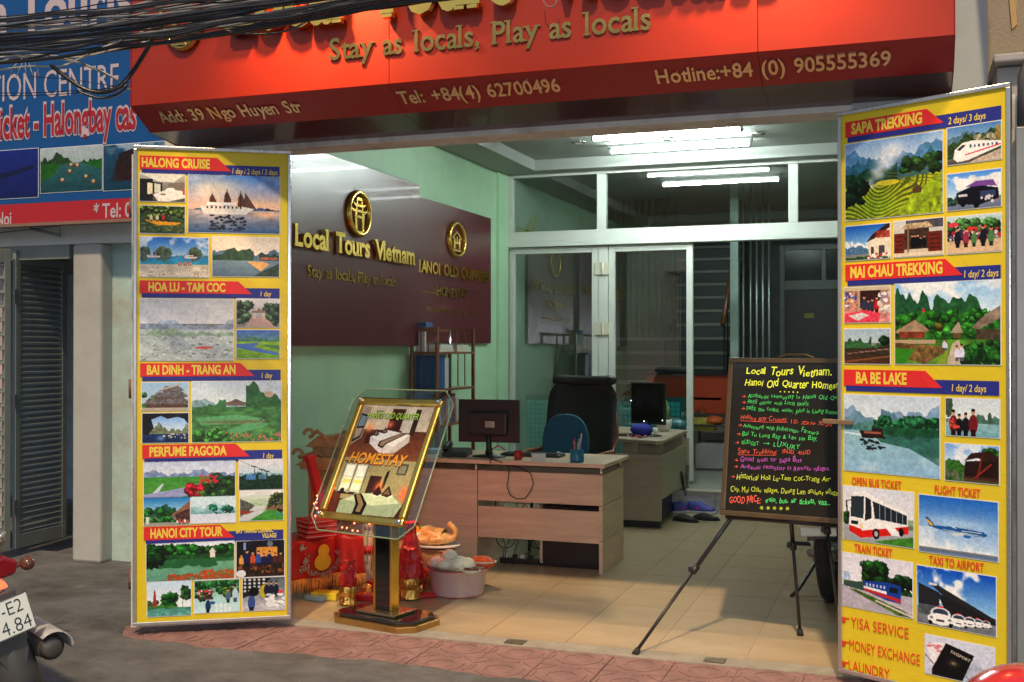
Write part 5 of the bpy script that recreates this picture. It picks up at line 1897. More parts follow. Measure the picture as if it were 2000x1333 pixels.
# cord looping down over the front panel
b = MB()
zz = [(968, 893), (985, 906), (995, 915), (993, 935), (990, 950), (996, 967), (1008, 975), (1026, 974), (1036, 960), (1042, 945), (1036, 925), (1020, 915), (1000, 910), (975, 902), (962, 893)]
pts = [PY(a, c, 7.15) for a, c in zz]
pts[0].y = pts[-1].y = 7.07
b.tube(pts, .0035, seg=6)
single("loose_cable", b, M_cable, "black cord looping down over the front desk's upper panel", "cord", loc=pts[0])
b = MB()
pts = [PY(a, c, 7.06 + .02 * i) for i, (a, c) in enumerate(((957, 905), (960, 895), (958, 886), (962, 876)))]
b.tube(pts, .005, seg=6)
single("loose_cable", b, M_cable, "short thick black cord hanging off the desk edge behind the monitor foot", "cord", loc=pts[0])


def monitor(name, label, loc, rz, Wm, Hm, back=True, tilt=0):
    t = thing(name, label, "monitor", loc, rz)
    s_ = 1 if back else -1      # back: the screen faces away (+y)
    b = MB()
    b.box((-Wm / 2, -.012, .10), (Wm / 2, .018, .10 + Hm))
    part(t, "case", b, M_black, bevel=.004)
    b = MB()
    if back:
        b.box((-Wm * .32, -.045, .15), (Wm * .32, -.0125, .10 + Hm * .72))
        part(t, "rear_housing", b, M_black, bevel=.015)
        b = MB()
        b.box((-.012, -.0475, .10 + Hm * .36), (.055, -.0458, .10 + Hm * .50))
        part(t, "sticker", b, mat("paper_sticker", (.55, .52, .46), .6, var=.2, scale=60))
        b = MB()
        for q in range(4):
            b.box((-.008, -.0482, .10 + Hm * (.38 + q * .03)), (.035 + .01 * (q % 2), -.0476, .10 + Hm * (.39 + q * .03)))
        part(t, "sticker_print", b, M_black)
        b = MB()
        b.box((Wm / 2 - .004, .019, .12), (Wm / 2 - .003, .0195, .1 + Hm - .02))
    sc = MB()
    ys = (.0185, .0195) if back else (-.0135, -.0125)
    sc.box((-Wm / 2 + .015, ys[0], .12), (Wm / 2 - .015, ys[1], .10 + Hm - .015))
    part(t, "screen", sc, mat("dark_screen", (.01, .012, .012), .12), label="switched off dark screen")
    b = MB()
    b.tube([(0, 0, .012), (0, 0, .06), (0, -.01 if back else .01, .16)], [.03, .02, .022], seg=10)
    part(t, "neck", b, M_black)
    b = MB()
    b.lathe([(.01, .0), (.12, .0), (.12, .006), (.03, .016)], seg=24, sy=.75)
    part(t, "foot", b, M_black)
    return t


c = PY(955, 885, 7.36)
monitor("monitor", "black monitor seen from behind on the front desk", (c.x, 7.36, .731), R(3), .445, .30)
# phone
t = thing("desk_phone", "black desk phone left of the monitor on the front desk", "phone", (PY(893, 880, 7.35).x, 7.35, .731), R(10))
b = MB()
b.prism([(-.10, 0), (.10, 0), (.10, .05), (-.10, .025)], "x", -.09, .09)
part(t, "body", b, M_black, bevel=.004)
b = MB()
b.tube([(-.07, -.08, .05), (-.07, -.05, .07), (-.07, .05, .085), (-.07, .08, .075)], [.024, .016, .016, .024], seg=8)
part(t, "handset", b, M_black)
# red mug
t = thing("red_mug", "small red mug on the front desk right of the monitor", "mug", (PY(1012, 888, 7.22).x, 7.22, .731))
b = MB()
b.lathe([(.022, 0), (.027, .003), (.028, .062), (.025, .062), (.024, .008), (.001, .006)], seg=18)
part(t, "cup", b, mat("red_glaze", (.40, .02, .02), .25))
b = MB()
b.tube([(.027, 0, .05), (.042, 0, .045), (.044, 0, .025), (.028, 0, .014)], .004, seg=6)
part(t, "handle", b, mat("red_glaze", (.4, .02, .02)))
# card holder
t = thing("card_holder", "clear white card holder on the front desk", "card holder", (PY(1052, 892, 7.18).x, 7.18, .731), R(20))
b = MB()
b.box((-.05, -.025, 0), (.05, .025, .012))
b.prism([(-.02, .012), (.022, .012), (.03, .05), (.022, .05)], "x", -.048, .048)
part(t, "stand", b, mat("cloudy_plastic", (.62, .64, .62), .25), bevel=.002)
b = MB()
b.prism([(-.018, .013), (.0, .013), (.012, .04), (.004, .04)], "x", -.044, .044)
part(t, "cards", b, mat("card_paper", (.7, .68, .6), .6))
# pen cup
t = thing("pen_cup", "blue plastic pen cup full of pens at the desk's front corner", "pen cup", (PY(1127, 892, 7.20).x, 7.20, .731))
b = MB()
b.lathe([(.040, 0), (.045, .004), (.047, .025), (.044, .085), (.041, .085), (.041, .01), (.001, .008)], seg=20)
part(t, "cup", b, mat("blue_plastic_tub", (.02, .16, .26), .2, spec=.6))
for k, (dx, dy, h_, c_) in enumerate(((-.03, 0, .15, (.05, .03, .03)), (-.022, .01, .14, (.6, .6, .58)), (-.01, -.01, .16, (.5, .05, .05)), (.0, .01, .13, (.1, .4, .3)), (.012, 0, .155, (.55, .5, .4)), (.022, .01, .19, (.6, .65, .6)), (.03, -.01, .14, (.05, .1, .4)))):
    b = MB()
    b.tube([(dx * .5, dy, .012), (dx * 1.2, dy * 1.5, h_)], .0045, seg=6)
    part(t, "pen", b, mat("pen_%d" % k, c_, .4))
# keyboard
t = thing("keyboard", "black keyboard behind the red mug on the front desk", "keyboard", (PY(1045, 880, 7.55).x, 7.50, .731))
b = MB()
b.box((-.22, -.07, 0), (.22, .07, .018))
part(t, "body", b, M_black, bevel=.005)
b = MB()
for r_ in range(4):
    for k in range(15):
        b.box((-.205 + k * .027, -.055 + r_ * .028, .0182), (-.205 + k * .027 + .022, -.055 + r_ * .028 + .022, .024))
part(t, "keys", b, M_black, kind="stuff")
b = MB()
b.lathe([(.001, 0), (.028, 0), (.03, .01), (.02, .028), (.001, .034)], seg=14, c=(PY(1085, 880, 7.5).x, 7.55, .731), sy=1.5)
single("computer_mouse", b, M_black, "black mouse beside the keyboard on the front desk", "mouse", loc=(PY(1085, 880, 7.5).x, 7.55, .731))
# pink cord end
b = MB()
pts = [PY(a, c_, 7.3) for a, c_ in ((965, 876), (972, 871), (980, 874), (986, 880))]
for p in pts:
    p.z = max(p.z, .736)
b.tube(pts, .005, seg=6)
single("pink_ribbon", b, mat("hot_pink", (.65, .06, .2), .5), "short hot pink ribbon by the monitor foot", "ribbon", loc=pts[0])
# papers on the desk, left
t = thing("paper_stack", "loose stack of papers at the desk's left end behind the phone", "papers", (-3.18, 7.5, .731), R(12))
for k in range(4):
    b = MB()
    b.box((-.14 + .01 * k, -.10, k * .008), (.14 - .012 * k, .10 - .01 * k, k * .008 + .006))
    part(t, "sheet_bundle", b, mat("paper_%d" % (k % 2), ((.6, .62, .62), (.35, .45, .6))[k % 2], .6))

# bookshelf against the left wall
sh = thing("bookshelf", "red brown wooden bookshelf with open slatted sides against the green wall", "bookshelf", (XL + .02, 8.30, 0))
sx0, sx1, sy0, sy1, sht = XL + .02, XL + .27, 8.30, 9.12, 1.66
for x in (sx0, sx1 - .028):
    for y in (sy0, sy1 - .028):
        dpart("post", (x, y, 0), (x + .028, y + .028, sht), M_wood, .005, sh)
for z in (.15, .55, .85, 1.14, 1.44):
    dpart("shelf_board", (sx0, sy0 + .005, z), (sx1 + .002, sy1 - .005, z + .018), M_wood, .003, sh)
for y in (sy0 + .002, sy1 - .026):
    dpart("top_rail", (sx0 + .0285, y, sht - .035), (sx1 - .0285, y + .022, sht - .005), M_wood, .004, sh)
    for k in range(2):
        xx = sx0 + .028 + (k + 1) * .065
        b = MB()
        b.tube([(xx, y + .011, 1.46), (xx, y + .011, sht - .036)], .005, seg=6)
        part(sh, "rod", b, M_wood, world=True)
        b = MB()
        b.tube([(xx, y + .011, 1.16), (xx, y + .011, 1.438)], .005, seg=6)
        part(sh, "rod", b, M_wood, world=True)
dpart("top_rail", (sx0 + .002, sy0 + .0285, sht - .033), (sx0 + .022, sy1 - .0285, sht - .007), M_wood, .004, sh)
k = 0
spec_ = [(1.158, 8.36, .07, .27, (.02, .10, .28), "blue ring binder", "blue binder nearest the shelf's front side"), (1.158, 8.44, .07, .27, (.02, .10, .28), "blue ring binder", "second blue binder from the shelf's front side"), (1.158, 8.52, .035, .25, (.65, .62, .55), "white folder", "white folder beside the blue binders"), (1.158, 8.565, .03, .25, (.55, .6, .6), "white folder", "pale grey folder leaning on the white folder"), (1.158, 8.62, .035, .24, (.04, .05, .05), "black folder", "black folder at the end of the binder row")]
for z, y, th, h_, c_, nm, lb in spec_:
    b = MB()
    b.box((sx0 + .03, y, z), (sx1 - .03, y + th, z + h_))
    single(nm.replace(" ", "_"), b, mat("binder_%.2f_%.2f" % (c_[0], c_[2]), c_, .5), lb, "binder", loc=(sx0 + .1, y, z), bevel=.003)
for k, (y, z, ly, h_, c_, lb) in enumerate(((8.40, 1.459, .30, .03, (.62, .60, .52), "thick white paper stack on the shelf's top board"), (8.42, 1.490, .26, .03, (.7, .68, .62), "second paper stack lying on the thick one"), (8.78, 1.459, .25, .06, (.6, .56, .45), "cream paper stack at the far end of the top board"))):
    b = MB()
    b.box((sx0 + .03, y, z), (sx1 - .03, y + ly, z + h_))
    single("paper_stack", b, mat("papers_%d" % k, c_, .7, stretch=(1, 1, 40), var=.2), lb, "papers", loc=(sx0 + .1, y, z), bevel=.002)
b = MB()
b.box((sx0 + .035, 8.33, 1.460), (sx0 + .12, 8.36, 1.655))
single("white_box_file", b, mat("white_box_file", (.6, .6, .6), .5), "white box file standing in the shelf's top corner", "box file", loc=(sx0 + .07, 8.33, 1.46), bevel=.003)
b = MB()
b.box((sx0 + .03, 8.31, sht + .001), (sx0 + .14, 8.45, sht + .04))
single("small_blue_box", b, mat("small_blue_box", (.05, .12, .3), .4), "small blue box lying on top of the bookshelf", "box", loc=(sx0 + .08, 8.36, sht), bevel=.003)
for k in range(7):
    b = MB()
    y = 8.42 + .06 * k
    b.box((sx0 + .03, y, .869), (sx1 - .04, y + .045, .869 + .2 + .02 * (k % 3)))
    single("book", b, mat("book_%d" % (k % 3), ((.5, .5, .45), (.1, .2, .35), (.35, .1, .08))[k % 3], .5), "book in the row on the bookshelf's middle board", "book", "books on the middle board", loc=(sx0 + .1, y, .869), bevel=.003)


def cushion(w_, h_, d_, n=16, bow=.05, e=.35):
    """padded panel, facing -y, base at z 0"""
    mb = MB()

    def fn(s_):
        def f_(u, v):
            a = 2 * u - 1
            c_ = 2 * v - 1
            k = (1 - abs(a) ** 4) * (1 - abs(c_) ** 6)
            taper = (1 - .38 * max(0, c_) ** 7) * (1 - .12 * max(0, -c_) ** 2)
            return (a * w_ / 2 * taper, s_ * d_ / 2 * (k ** .45 if k > 0 else 0) + bow * a * a * -1, v * h_)
        return f_
    mb.grid(fn(-1), n, n)
    mb.grid(fn(1), n, n)
    return mb


# black leather executive chair
M_leath = mat("black_leather", (.022, .021, .022), .42, var=.25, scale=12, bump=.25, bscale=90)
c = PY(1112, 820, 8.45)
t = thing("executive_chair", "black leather high back office chair with red brown wooden arms behind the front desk", "chair", (c.x, 8.45, 0), R(-14))
Mt = Matrix.Translation((0, .20, .43)) @ Matrix.Rotation(R(-8), 4, "X")
cu = cushion(.64, .80, .12, bow=.09)
b = MB()
b.add(cu.v, cu.f, Mt, smooth=True)
part(t, "backrest", b, M_leath)
for x in (-.17, .17):
    b = MB()
    pts = [Mt @ Vector((x, -.058 + (abs(k - 6) / 6) ** 4 * .03 - .02 * (x / .28) ** 2, .04 + .06 * k)) for k in range(13)]
    b.tube(pts, .004, seg=5)
    part(t, "seam", b, M_black)
b = MB()
b.tube([Mt @ Vector((x, -.01 - .09 * (x / .28) ** 2, .80)) for x in [-.28 + .056 * i for i in range(11)]], [.03] + [.045] * 9 + [.03], seg=10)
part(t, "head_roll", b, M_leath)
b = MB()
cu = cushion(.54, .52, .13, bow=0)
b.add(cu.v, cu.f, Matrix.Translation((0, -.32, .47)) @ Matrix.Rotation(R(-90), 4, "X"), smooth=True)
part(t, "seat", b, M_leath)
for s_ in (-1, 1):
    b = MB()
    pts = [(s_ * .29, .22, .98), (s_ * .31, .20, .80), (s_ * .32, .12, .68), (s_ * .33, -.10, .67), (s_ * .33, -.28, .64), (s_ * .31, -.26, .50), (s_ * .28, -.10, .42)]
    b.tube(pts, .022, seg=8)
    part(t, "armrest", b, M_wood)
b = MB()
b.tube([(0, -.05, .08), (0, -.05, .42)], .03)
part(t, "column", b, M_black)
for k in range(5):
    a = R(72 * k + 20)
    b = MB()
    b.tube([(0, -.05, .10), (.30 * math.cos(a), -.05 + .30 * math.sin(a), .06)], [.028, .018], seg=8)
    b.lathe([(.01, -.055), (.025, -.05), (.025, -.005), (.01, 0)], c=(.30 * math.cos(a), -.05 + .30 * math.sin(a), .055), seg=10)
    part(t, "leg", b, M_black)

# blue chair
c = PY(1096, 860, 8.02)
t = thing("blue_chair", "small chair with a rounded blue backrest standing between the front desk and the leather chair", "chair", (c.x, 8.0, 0), R(4))
M_bluef = mat("blue_fabric", (.02, .10, .18), .8, var=.12, scale=30, bump=.2)
b = MB()
out = []
for k in range(28):
    a = 2 * math.pi * k / 28
    r_ = 2.6
    ca, sa = math.cos(a), math.sin(a)
    x = .18 * (abs(ca) ** (2 / r_)) * (1 if ca > 0 else -1)
    z = .19 * (abs(sa) ** (2 / r_)) * (1 if sa > 0 else -1)
    out.append((x * (1 - .12 * z / .2), z + .80))
b.prism(out, "y", .16, .205)
part(t, "backrest", b, M_bluef, bevel=.012, segs=3)
b = MB()
b.prism([(x * 1.05, (z - .8) * 1.05) for x, z in out], "z", .45, .50)
part(t, "seat", b, M_bluef, bevel=.012)
for s_ in (-1, 1):
    b = MB()
    b.tube([(s_ * .16, .20, .75), (s_ * .17, .22, .45), (s_ * .19, .24, .0)], .011)
    part(t, "leg", b, M_black)
    b = MB()
    b.tube([(s_ * .17, -.17, .455), (s_ * .19, -.2, .0)], .011)
    part(t, "leg", b, M_black)

# second desk, end on
t = thing("rear_desk", "olive brown desk standing end on in front of the glass door", "desk", (-2.6, 9.2, 0))
A_, B_, C_ = G(1149, 853, .73), G(1293, 862, .73), G(1353, 836, .73)
C_.y = min(C_.y, 10.35)
D_ = A_ + (C_ - B_)
b = MB()
b.prism([(A_.x, A_.y), (B_.x - .05, B_.y), (B_.x, B_.y + .06), (C_.x, C_.y), (D_.x, D_.y)], "z", .700, .730)
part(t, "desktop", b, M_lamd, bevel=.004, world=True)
x0, x1, y0, y1 = A_.x + .05, B_.x - .02, B_.y + .07, C_.y - .04
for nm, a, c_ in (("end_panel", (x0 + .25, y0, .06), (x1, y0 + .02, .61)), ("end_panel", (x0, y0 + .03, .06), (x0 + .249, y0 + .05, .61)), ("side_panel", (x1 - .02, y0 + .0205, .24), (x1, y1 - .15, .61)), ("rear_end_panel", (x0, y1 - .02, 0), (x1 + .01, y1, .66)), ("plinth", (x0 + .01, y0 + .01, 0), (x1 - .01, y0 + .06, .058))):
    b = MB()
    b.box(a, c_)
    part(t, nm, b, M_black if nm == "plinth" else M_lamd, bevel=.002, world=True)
for x, y in ((x0 + .4, y0 + .03), (x1 - .04, y0 + .1), (x0 + .1, y0 + .06), (x1 - .03, y1 - .2)):
    b = MB()
    b.box((x - .03, y, .61), (x + .03, y + .02, .70))
    part(t, "spacer", b, M_lamd, world=True)
b = MB()
b.box((x1 - .25, y1 - .75, .02), (x1 - .08, y1 - .35, .42))
single("computer_tower", b, M_black, "black computer tower under the rear desk", "computer", loc=(x1 - .2, y1 - .5, .02), bevel=.005)
for k in range(3):
    b = MB()
    q = [(x1 + .005 + .01 * k, y1 - .12 - .04 * i, .42 - .26 * math.sin(i / 7 * 3.0) * (.7 + .15 * k)) for i in range(8)]
    b.tube(q, .004, seg=5)
    single("hanging_cord", b, M_cable, "black cord hanging by the rear desk's far leg panel", "cord", "cords hanging by the rear desk", loc=q[0])
zt = .731
c = PY(1266, 830, 9.55)
m2 = monitor("monitor", "dark monitor turned sideways on the rear desk", (c.x, 9.55, zt), R(-24), .36, .36, back=False)
for x, z in ((-.17, .3), (-.03, .125), (.165, .14)):
    b = MB()
    b.ball((x, -.02, z), .004, seg=8, rings=4)
    part(m2, "indicator_lamp", b, mat("tiny_led", (.8, .9, .9), .4, emit=(.8, 1, 1), estr=3))
b = MB()
c = PY(1222, 835, 9.5)
b.box((c.x - .12, 9.42, zt), (c.x + .12, 9.56, zt + .018))
single("keyboard", b, M_black, "dark keyboard left of the monitor on the rear desk", "keyboard", loc=(c.x, 9.5, zt), bevel=.004)
c = G(1253, 852, .73)
b = MB()
b.ball((c.x, c.y, zt + .055), .10, rx=1.0, ry=.6, rz=.55, seg=18, rings=10, wob=.04, seed=3)
single("blue_pouch", b, mat("royal_blue_cloth", (.025, .04, .38), .7, bump=.3), "royal blue cloth pouch on the rear desk", "pouch", loc=(c.x, c.y, zt))
b = MB()
pts = [G(a, d_, .74) for a, d_ in ((1222, 845), (1226, 851), (1236, 853), (1232, 848), (1244, 852), (1256, 849), (1262, 852), (1250, 855), (1240, 850))]
b.tube(pts, .008, seg=6)
single("charging_cable", b, mat("pink_rubber", (.7, .16, .25), .5), "tangled pink charging cord in front of the blue pouch", "cord", loc=pts[0])
c = G(1297, 843, .73)
t = thing("potted_cactus", "small green cactus in a white bowl pot on the rear desk", "potted plant", (c.x, c.y, zt))
t.scale = (1.25, 1.25, 1.2)
b = MB()
b.lathe([(.03, 0), (.045, .02), (.058, .055), (.058, .09), (.050, .09), (.048, .07), (.001, .068)], seg=20)
part(t, "pot", b, mat("white_ceramic", (.62, .62, .58), .3))
M_cact = mat("cactus_green", (.10, .20, .06), .6, var=.3, scale=30, bump=.4)
for dx, dy, h_ in ((-.02, 0, .14), (.012, .01, .17), (.03, -.01, .12), (0, .02, .10)):
    b = MB()
    b.tube([(dx, dy, .07), (dx * 1.1, dy, .07 + h_ * .8), (dx * 1.1, dy, .07 + h_)], [.014, .014, .004], seg=8)
    part(t, "stem", b, M_cact)
c = G(1326, 838, .73)
b = MB()
b.ball((c.x, c.y, zt + .045), .08, rx=1.0, ry=.7, rz=.6, seg=16, rings=8, wob=.06, seed=9)
single("teal_purse", b, mat("dark_teal_vinyl", (.02, .06, .08), .25, var=.5, scale=25, col2=(.05, .2, .22)), "glossy dark teal purse on the rear desk's right corner", "purse", loc=(c.x, c.y, zt))
b = MB()
c = G(1280, 847, .73)
b.lathe([(.018, 0), (.022, .002), (.024, .05), (.02, .05), (.019, .005), (.001, .004)], c=(c.x, c.y, zt), seg=14)
single("white_cup", b, mat("white_ceramic", (.6, .6, .58)), "small white cup between the pouch and the cactus", "cup", loc=(c.x, c.y, zt))

# shoes by the step
def shoe(loc, rz, m_up, m_sole, m_lace, label, L_=.26, low=False):
    t = thing("shoe", label, "shoe", loc, rz, "shoes by the step")
    b = MB()
    n = 14
    st = []
    for i in range(n + 1):
        u = i / n
        w_ = (.030 + .014 * math.sin(u * 3.14) + .010 * math.sin(u * 6.28 - 2.6)) * (1 if 0 < i < n else .55)
        st.append((u * L_, w_))
    out = [(x, -w_) for x, w_ in st] + [(x, w_) for x, w_ in reversed(st)]
    b.prism(out, "z", 0, .022 if not low else .012)
    part(t, "sole", b, m_sole, bevel=.004)
    b = MB()

    def up(u, v):
        x = .008 + u * (L_ - .018)
        i = min(n, int(u * n + .5))
        w_ = st[i][1] * .92
        h_ = (.10 - .065 * min(1, max(0, (u - .25) / .6)) ** 1.2) if not low else .03 * math.sin(min(1, u * 1.3) * 3.14) + .012
        if u > .93:
            h_ *= .6
        a = v * math.pi
        op = 1.0
        zz_ = math.sin(a) ** .7 * h_
        if not low and u < .42 and .25 < v < .75:
            zz_ = min(zz_, h_ * .80)
        return (x, -w_ * math.cos(a), .018 + zz_)
    b.grid(up, n, 10)
    part(t, "upper", b, m_up, solid=.004)
    if not low:
        b = MB()
        for i in range(4):
            x = L_ * (.42 + .07 * i)
            z = .018 + .085 - .055 * ((x / L_ - .25) / .6) ** 1.2
            b.tube([(x, -.02, z - .008), (x + .008, 0, z + .002), (x, .02, z - .008)], .004, seg=5)
        part(t, "laces", b, m_lace)
        b = MB()
        b.box((L_ * .35, -.043, .035), (L_ * .55, -.040, .055))
        part(t, "flash", b, m_lace)
    return t


M_up = mat("blue_purple_mesh", (.03, .11, .40), .7, var=.3, scale=9, col2=(.08, .06, .36))
M_solew = mat("grey_white_sole", (.45, .47, .50), .6)
M_pink = mat("neon_pink_lace", (.65, .03, .25), .5)
for (px, py), a, lb in (((1313, 1005), 62, "blue purple running shoe with pink laces nearest the rear desk"), ((1342, 1002), -4, "blue purple running shoe with pink laces in front of the step")):
    c = G(px, py)
    shoe((c.x, c.y, .006), R(a), M_up, M_solew, M_pink, lb)
M_blk = mat("black_suede", (.02, .018, .018), .8)
for (px, py), a, lb in (((1314, 1018), -12, "flat black shoe under the running shoes, left one"), ((1352, 1016), 0, "flat black shoe under the running shoes, right one"), ((1428, 1016), 8, "dark sandal half hidden under the blackboard, left one"), ((1498, 1020), 5, "dark sandal half hidden under the blackboard, right one")):
    c = G(px, py)
    shoe((c.x, c.y, .006), R(a), M_blk, M_blk, M_blk, lb, .24, low=True)

# ------------------------------------------------------------------ back room behind the glass
M_tealt = mat("teal_mosaic", (.06, .55, .62), .3, var=.2, scale=12)
tw = thing("tiled_wall", "low wall of small teal mosaic tiles behind the glass partition", "wall", (XL, 11.3, .19))
xT1 = PY(1336, 800, 11.3).x
zT = PY(1300, 777, 11.3).z
b = MB()
b.box((XL, 11.31, .19), (xT1, 11.40, zT))
part(tw, "core", b, mat("pale_tile_grout", (.02, .14, .17), .8), world=True)
b = MB()
ts = .05
for i in range(int((xT1 - XL) / ts)):
    for j in range(int((zT - .19) / ts)):
        x, z = XL + i * ts, .19 + j * ts
        b.add([(x + .003, 11.305, z + .003), (x + ts - .003, 11.305, z + .003), (x + ts - .003, 11.305, z + ts - .003), (x + .003, 11.305, z + ts - .003)], [(0, 1, 2, 3)])
part(tw, "mosaic", b, M_tealt, world=True, kind="stuff")
xr0, xr1 = PY(1262, 760, 12.6).x, PY(1500, 760, 12.6).x
z0_, z1_ = PY(1390, 808, 12.6).z, PY(1390, 734, 12.6).z
b = MB()
b.box((xr0, 12.6, z0_), (xr1 + .4, 12.66, z1_))
single("red_counter_panel", b, mat("orange_red_lacquer", (.75, .10, .04), .3, var=.1), "orange red counter panel at the back beyond the open door", "counter panel", loc=(xr0, 12.6, z0_), bevel=.003)
b = MB()
b.box((xr0, 12.55, z1_ + .002), (xr1 + .5, 13.1, z1_ + .035))
single("dark_countertop", b, mat("dark_stone", (.04, .04, .04), .3), "dark stone countertop above the orange red panel", "countertop", loc=(xr0, 12.55, z1_), bevel=.003)
b = MB()
b.box((xr0, 12.66, .19), (xr1 + .4, 12.7, z0_ - .002))
single("grey_counter_base", b, mat("taupe_base", (.30, .24, .22), .5), "taupe counter base below the orange red panel", "counter base", loc=(xr0, 12.66, .19))
c0, c1 = PY(1357, 900, 11.9), PY(1418, 900, 11.9)
b = MB()
b.box((c0.x, 11.9, .20), (c1.x, 12.45, PY(1380, 868, 11.9).z))
single("grey_ottoman", b, mat("grey_felt", (.34, .30, .30), .9, bump=.2), "taupe grey cube ottoman behind the open door", "ottoman", loc=(c0.x, 11.9, .2), bevel=.02)
gt = thing("side_table", "low dark table with bottles and an orange bundle beyond the door", "table", (c0.x, 12.2, .19))
zt2 = PY(1390, 827, 12.2).z
b = MB()
b.box((c0.x - .1, 11.95, zt2 - .02), (c1.x + .1, 12.5, zt2))
part(gt, "tabletop", b, mat("smoked_glass", (.05, .05, .05), .15), world=True, bevel=.003)
for x in (c0.x - .06, c1.x + .04):
    b = MB()
    b.box((x, 12.46, .191), (x + .02, 12.49, zt2 - .021))
    part(gt, "leg", b, M_black, world=True)
for k, px in enumerate((1360, 1366, 1372, 1378)):
    c = PY(px, 826, 12.1)
    b = MB()
    b.lathe([(.018, 0), (.020, .004), (.020, .09), (.008, .12), (.008, .15)], c=(c.x, 12.1, zt2), seg=10)
    single("glass_bottle", b, glass_mat("bottle_glass", (.5, .55, .55), .2), "small clear bottle in the row on the side table", "bottle", "bottles on the side table", loc=(c.x, 12.1, zt2))
c = PY(1394, 822, 12.05)
b = MB()
b.ball((c.x, 12.05, zt2 + .04), .10, rx=1.1, ry=.7, rz=.5, wob=.15, seed=5)
single("orange_bundle", b, mat("orange_cloth", (.6, .10, .02), .6), "orange red cloth bundle on the side table", "bundle", loc=(c.x, 12.05, zt2))
c = PY(1372, 860, 12.0)
b = MB()
b.box((c.x - .12, 12.0, .60), (c.x + .12, 12.2, .74))
single("yellow_carton", b, mat("yellow_carton", (.5, .38, .06), .5, var=.4, scale=20), "yellow printed carton on the ottoman", "carton", loc=(c.x, 12, .6), bevel=.004)

# staircase
st = thing("staircase", "dim staircase rising behind the glass partition with dark open treads", "staircase", (-3.0, 12.2, .19))
xs_0, xs_1 = PY(1335, 600, 12.9).x - .15, PY(1425, 600, 12.9).x - .05
xs_0 -= .75
for k in range(13):
    b = MB()
    y = 12.0 + .17 * k
    z = .9 + .17 * k
    b.box((xs_0, y + .60, z), (xs_1, y + .86, z + .035))
    part(st, "tread", b, mat("pale_tread", (.30, .28, .25), .4), bevel=.004, world=True)
    b = MB()
    b.box((xs_0, y + .62, z - .135), (xs_1, y + .635, z - .001))
    part(st, "riser", b, mat("dark_riser", (.07, .08, .08), .5), world=True)
b = MB()
b.tube([(xs_1 + .02, 12.6, 1.75), (xs_1 + .02, 14.6, 3.78)], .03)
part(st, "handrail", b, M_wood, world=True)
for k in range(8):
    b = MB()
    y = 12.7 + .24 * k
    b.tube([(xs_1 + .02, y, .95 + .24 * k - .1), (xs_1 + .02, y, 1.85 + .24 * k)], .009, seg=6)
    part(st, "baluster", b, M_black, world=True)
c0, c1 = PY(1426, 600, 12.3), PY(1442, 600, 12.3)
b = MB()
b.box((c0.x, 12.3, .19), (c1.x, 12.4, CZ))
struct("pale_column", b, mat("pale_green_post", (.45, .55, .52), .5))
for k, px in enumerate((1452, 1466, 1478, 1490, 1502)):
    c = PY(px, 600, 12.8)
    b = MB()
    b.tube([(c.x, 12.8, .19), (c.x, 12.8, CZ)], .012, seg=8)
    single("steel_bar", b, M_alu, "thin upright steel bar of the screen beside the dark back door", "bar", "upright bars beside the back door", loc=(c.x, 12.8, .19))
bd = thing("back_door", "dark purple back door with a small yellow plate and dark panes above", "door", (PY(1533, 600, 14).x, 14, .19))
dx0, dx1 = PY(1533, 600, 14.0).x, PY(1645, 600, 14.0).x
zh1, zh2, zd = PY(1580, 488, 14).z, PY(1580, 548, 14).z, PY(1580, 566, 14).z
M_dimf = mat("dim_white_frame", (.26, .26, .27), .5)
for a, c_, m_ in (((dx0 - .06, 13.98, .19), (dx0, 14.04, zh1 + .06), M_dimf), ((dx1, 13.98, .19), (dx1 + .06, 14.04, zh1 + .06), M_dimf), ((dx0 + .001, 13.98, zh1), (dx1 - .001, 14.04, zh1 + .06), M_dimf), ((dx0 + .001, 13.98, zd), (dx1 - .001, 14.04, zh2), M_dimf), (((dx0 + dx1) / 2 + .1, 13.98, zh2 + .001), ((dx0 + dx1) / 2 + .15, 14.03, zh1 - .001), M_dimf)):
    b = MB()
    b.box(a, c_)
    part(bd, "frame", b, m_, world=True, bevel=.003)
b = MB()
b.box((dx0 + .002, 14.0, .2), (dx1 - .002, 14.03, zd - .002))
part(bd, "door_leaf", b, mat("dark_purple_door", (.075, .07, .085), .5), world=True)
b = MB()
b.box((dx0 + .002, 14.01, zh2 + .002), ((dx0 + dx1) / 2 + .099, 14.02, zh1 - .002))
part(bd, "pane", b, mat("dark_pane", (.03, .03, .035), .15), world=True)
b = MB()
b.box(((dx0 + dx1) / 2 + .151, 14.01, zh2 + .002), (dx1 - .002, 14.02, zh1 - .002))
part(bd, "pane", b, mat("dark_pane", (.03, .03, .035), .15), world=True)
q0, q1 = PY(1571, 622, 13.99), PY(1590, 612, 13.99)
b = MB()
b.box((q0.x, 13.985, q0.z), (q1.x, 13.998, q1.z))
part(bd, "yellow_plate", b, mat("yellow_plate", (.35, .28, .03), .5), world=True)
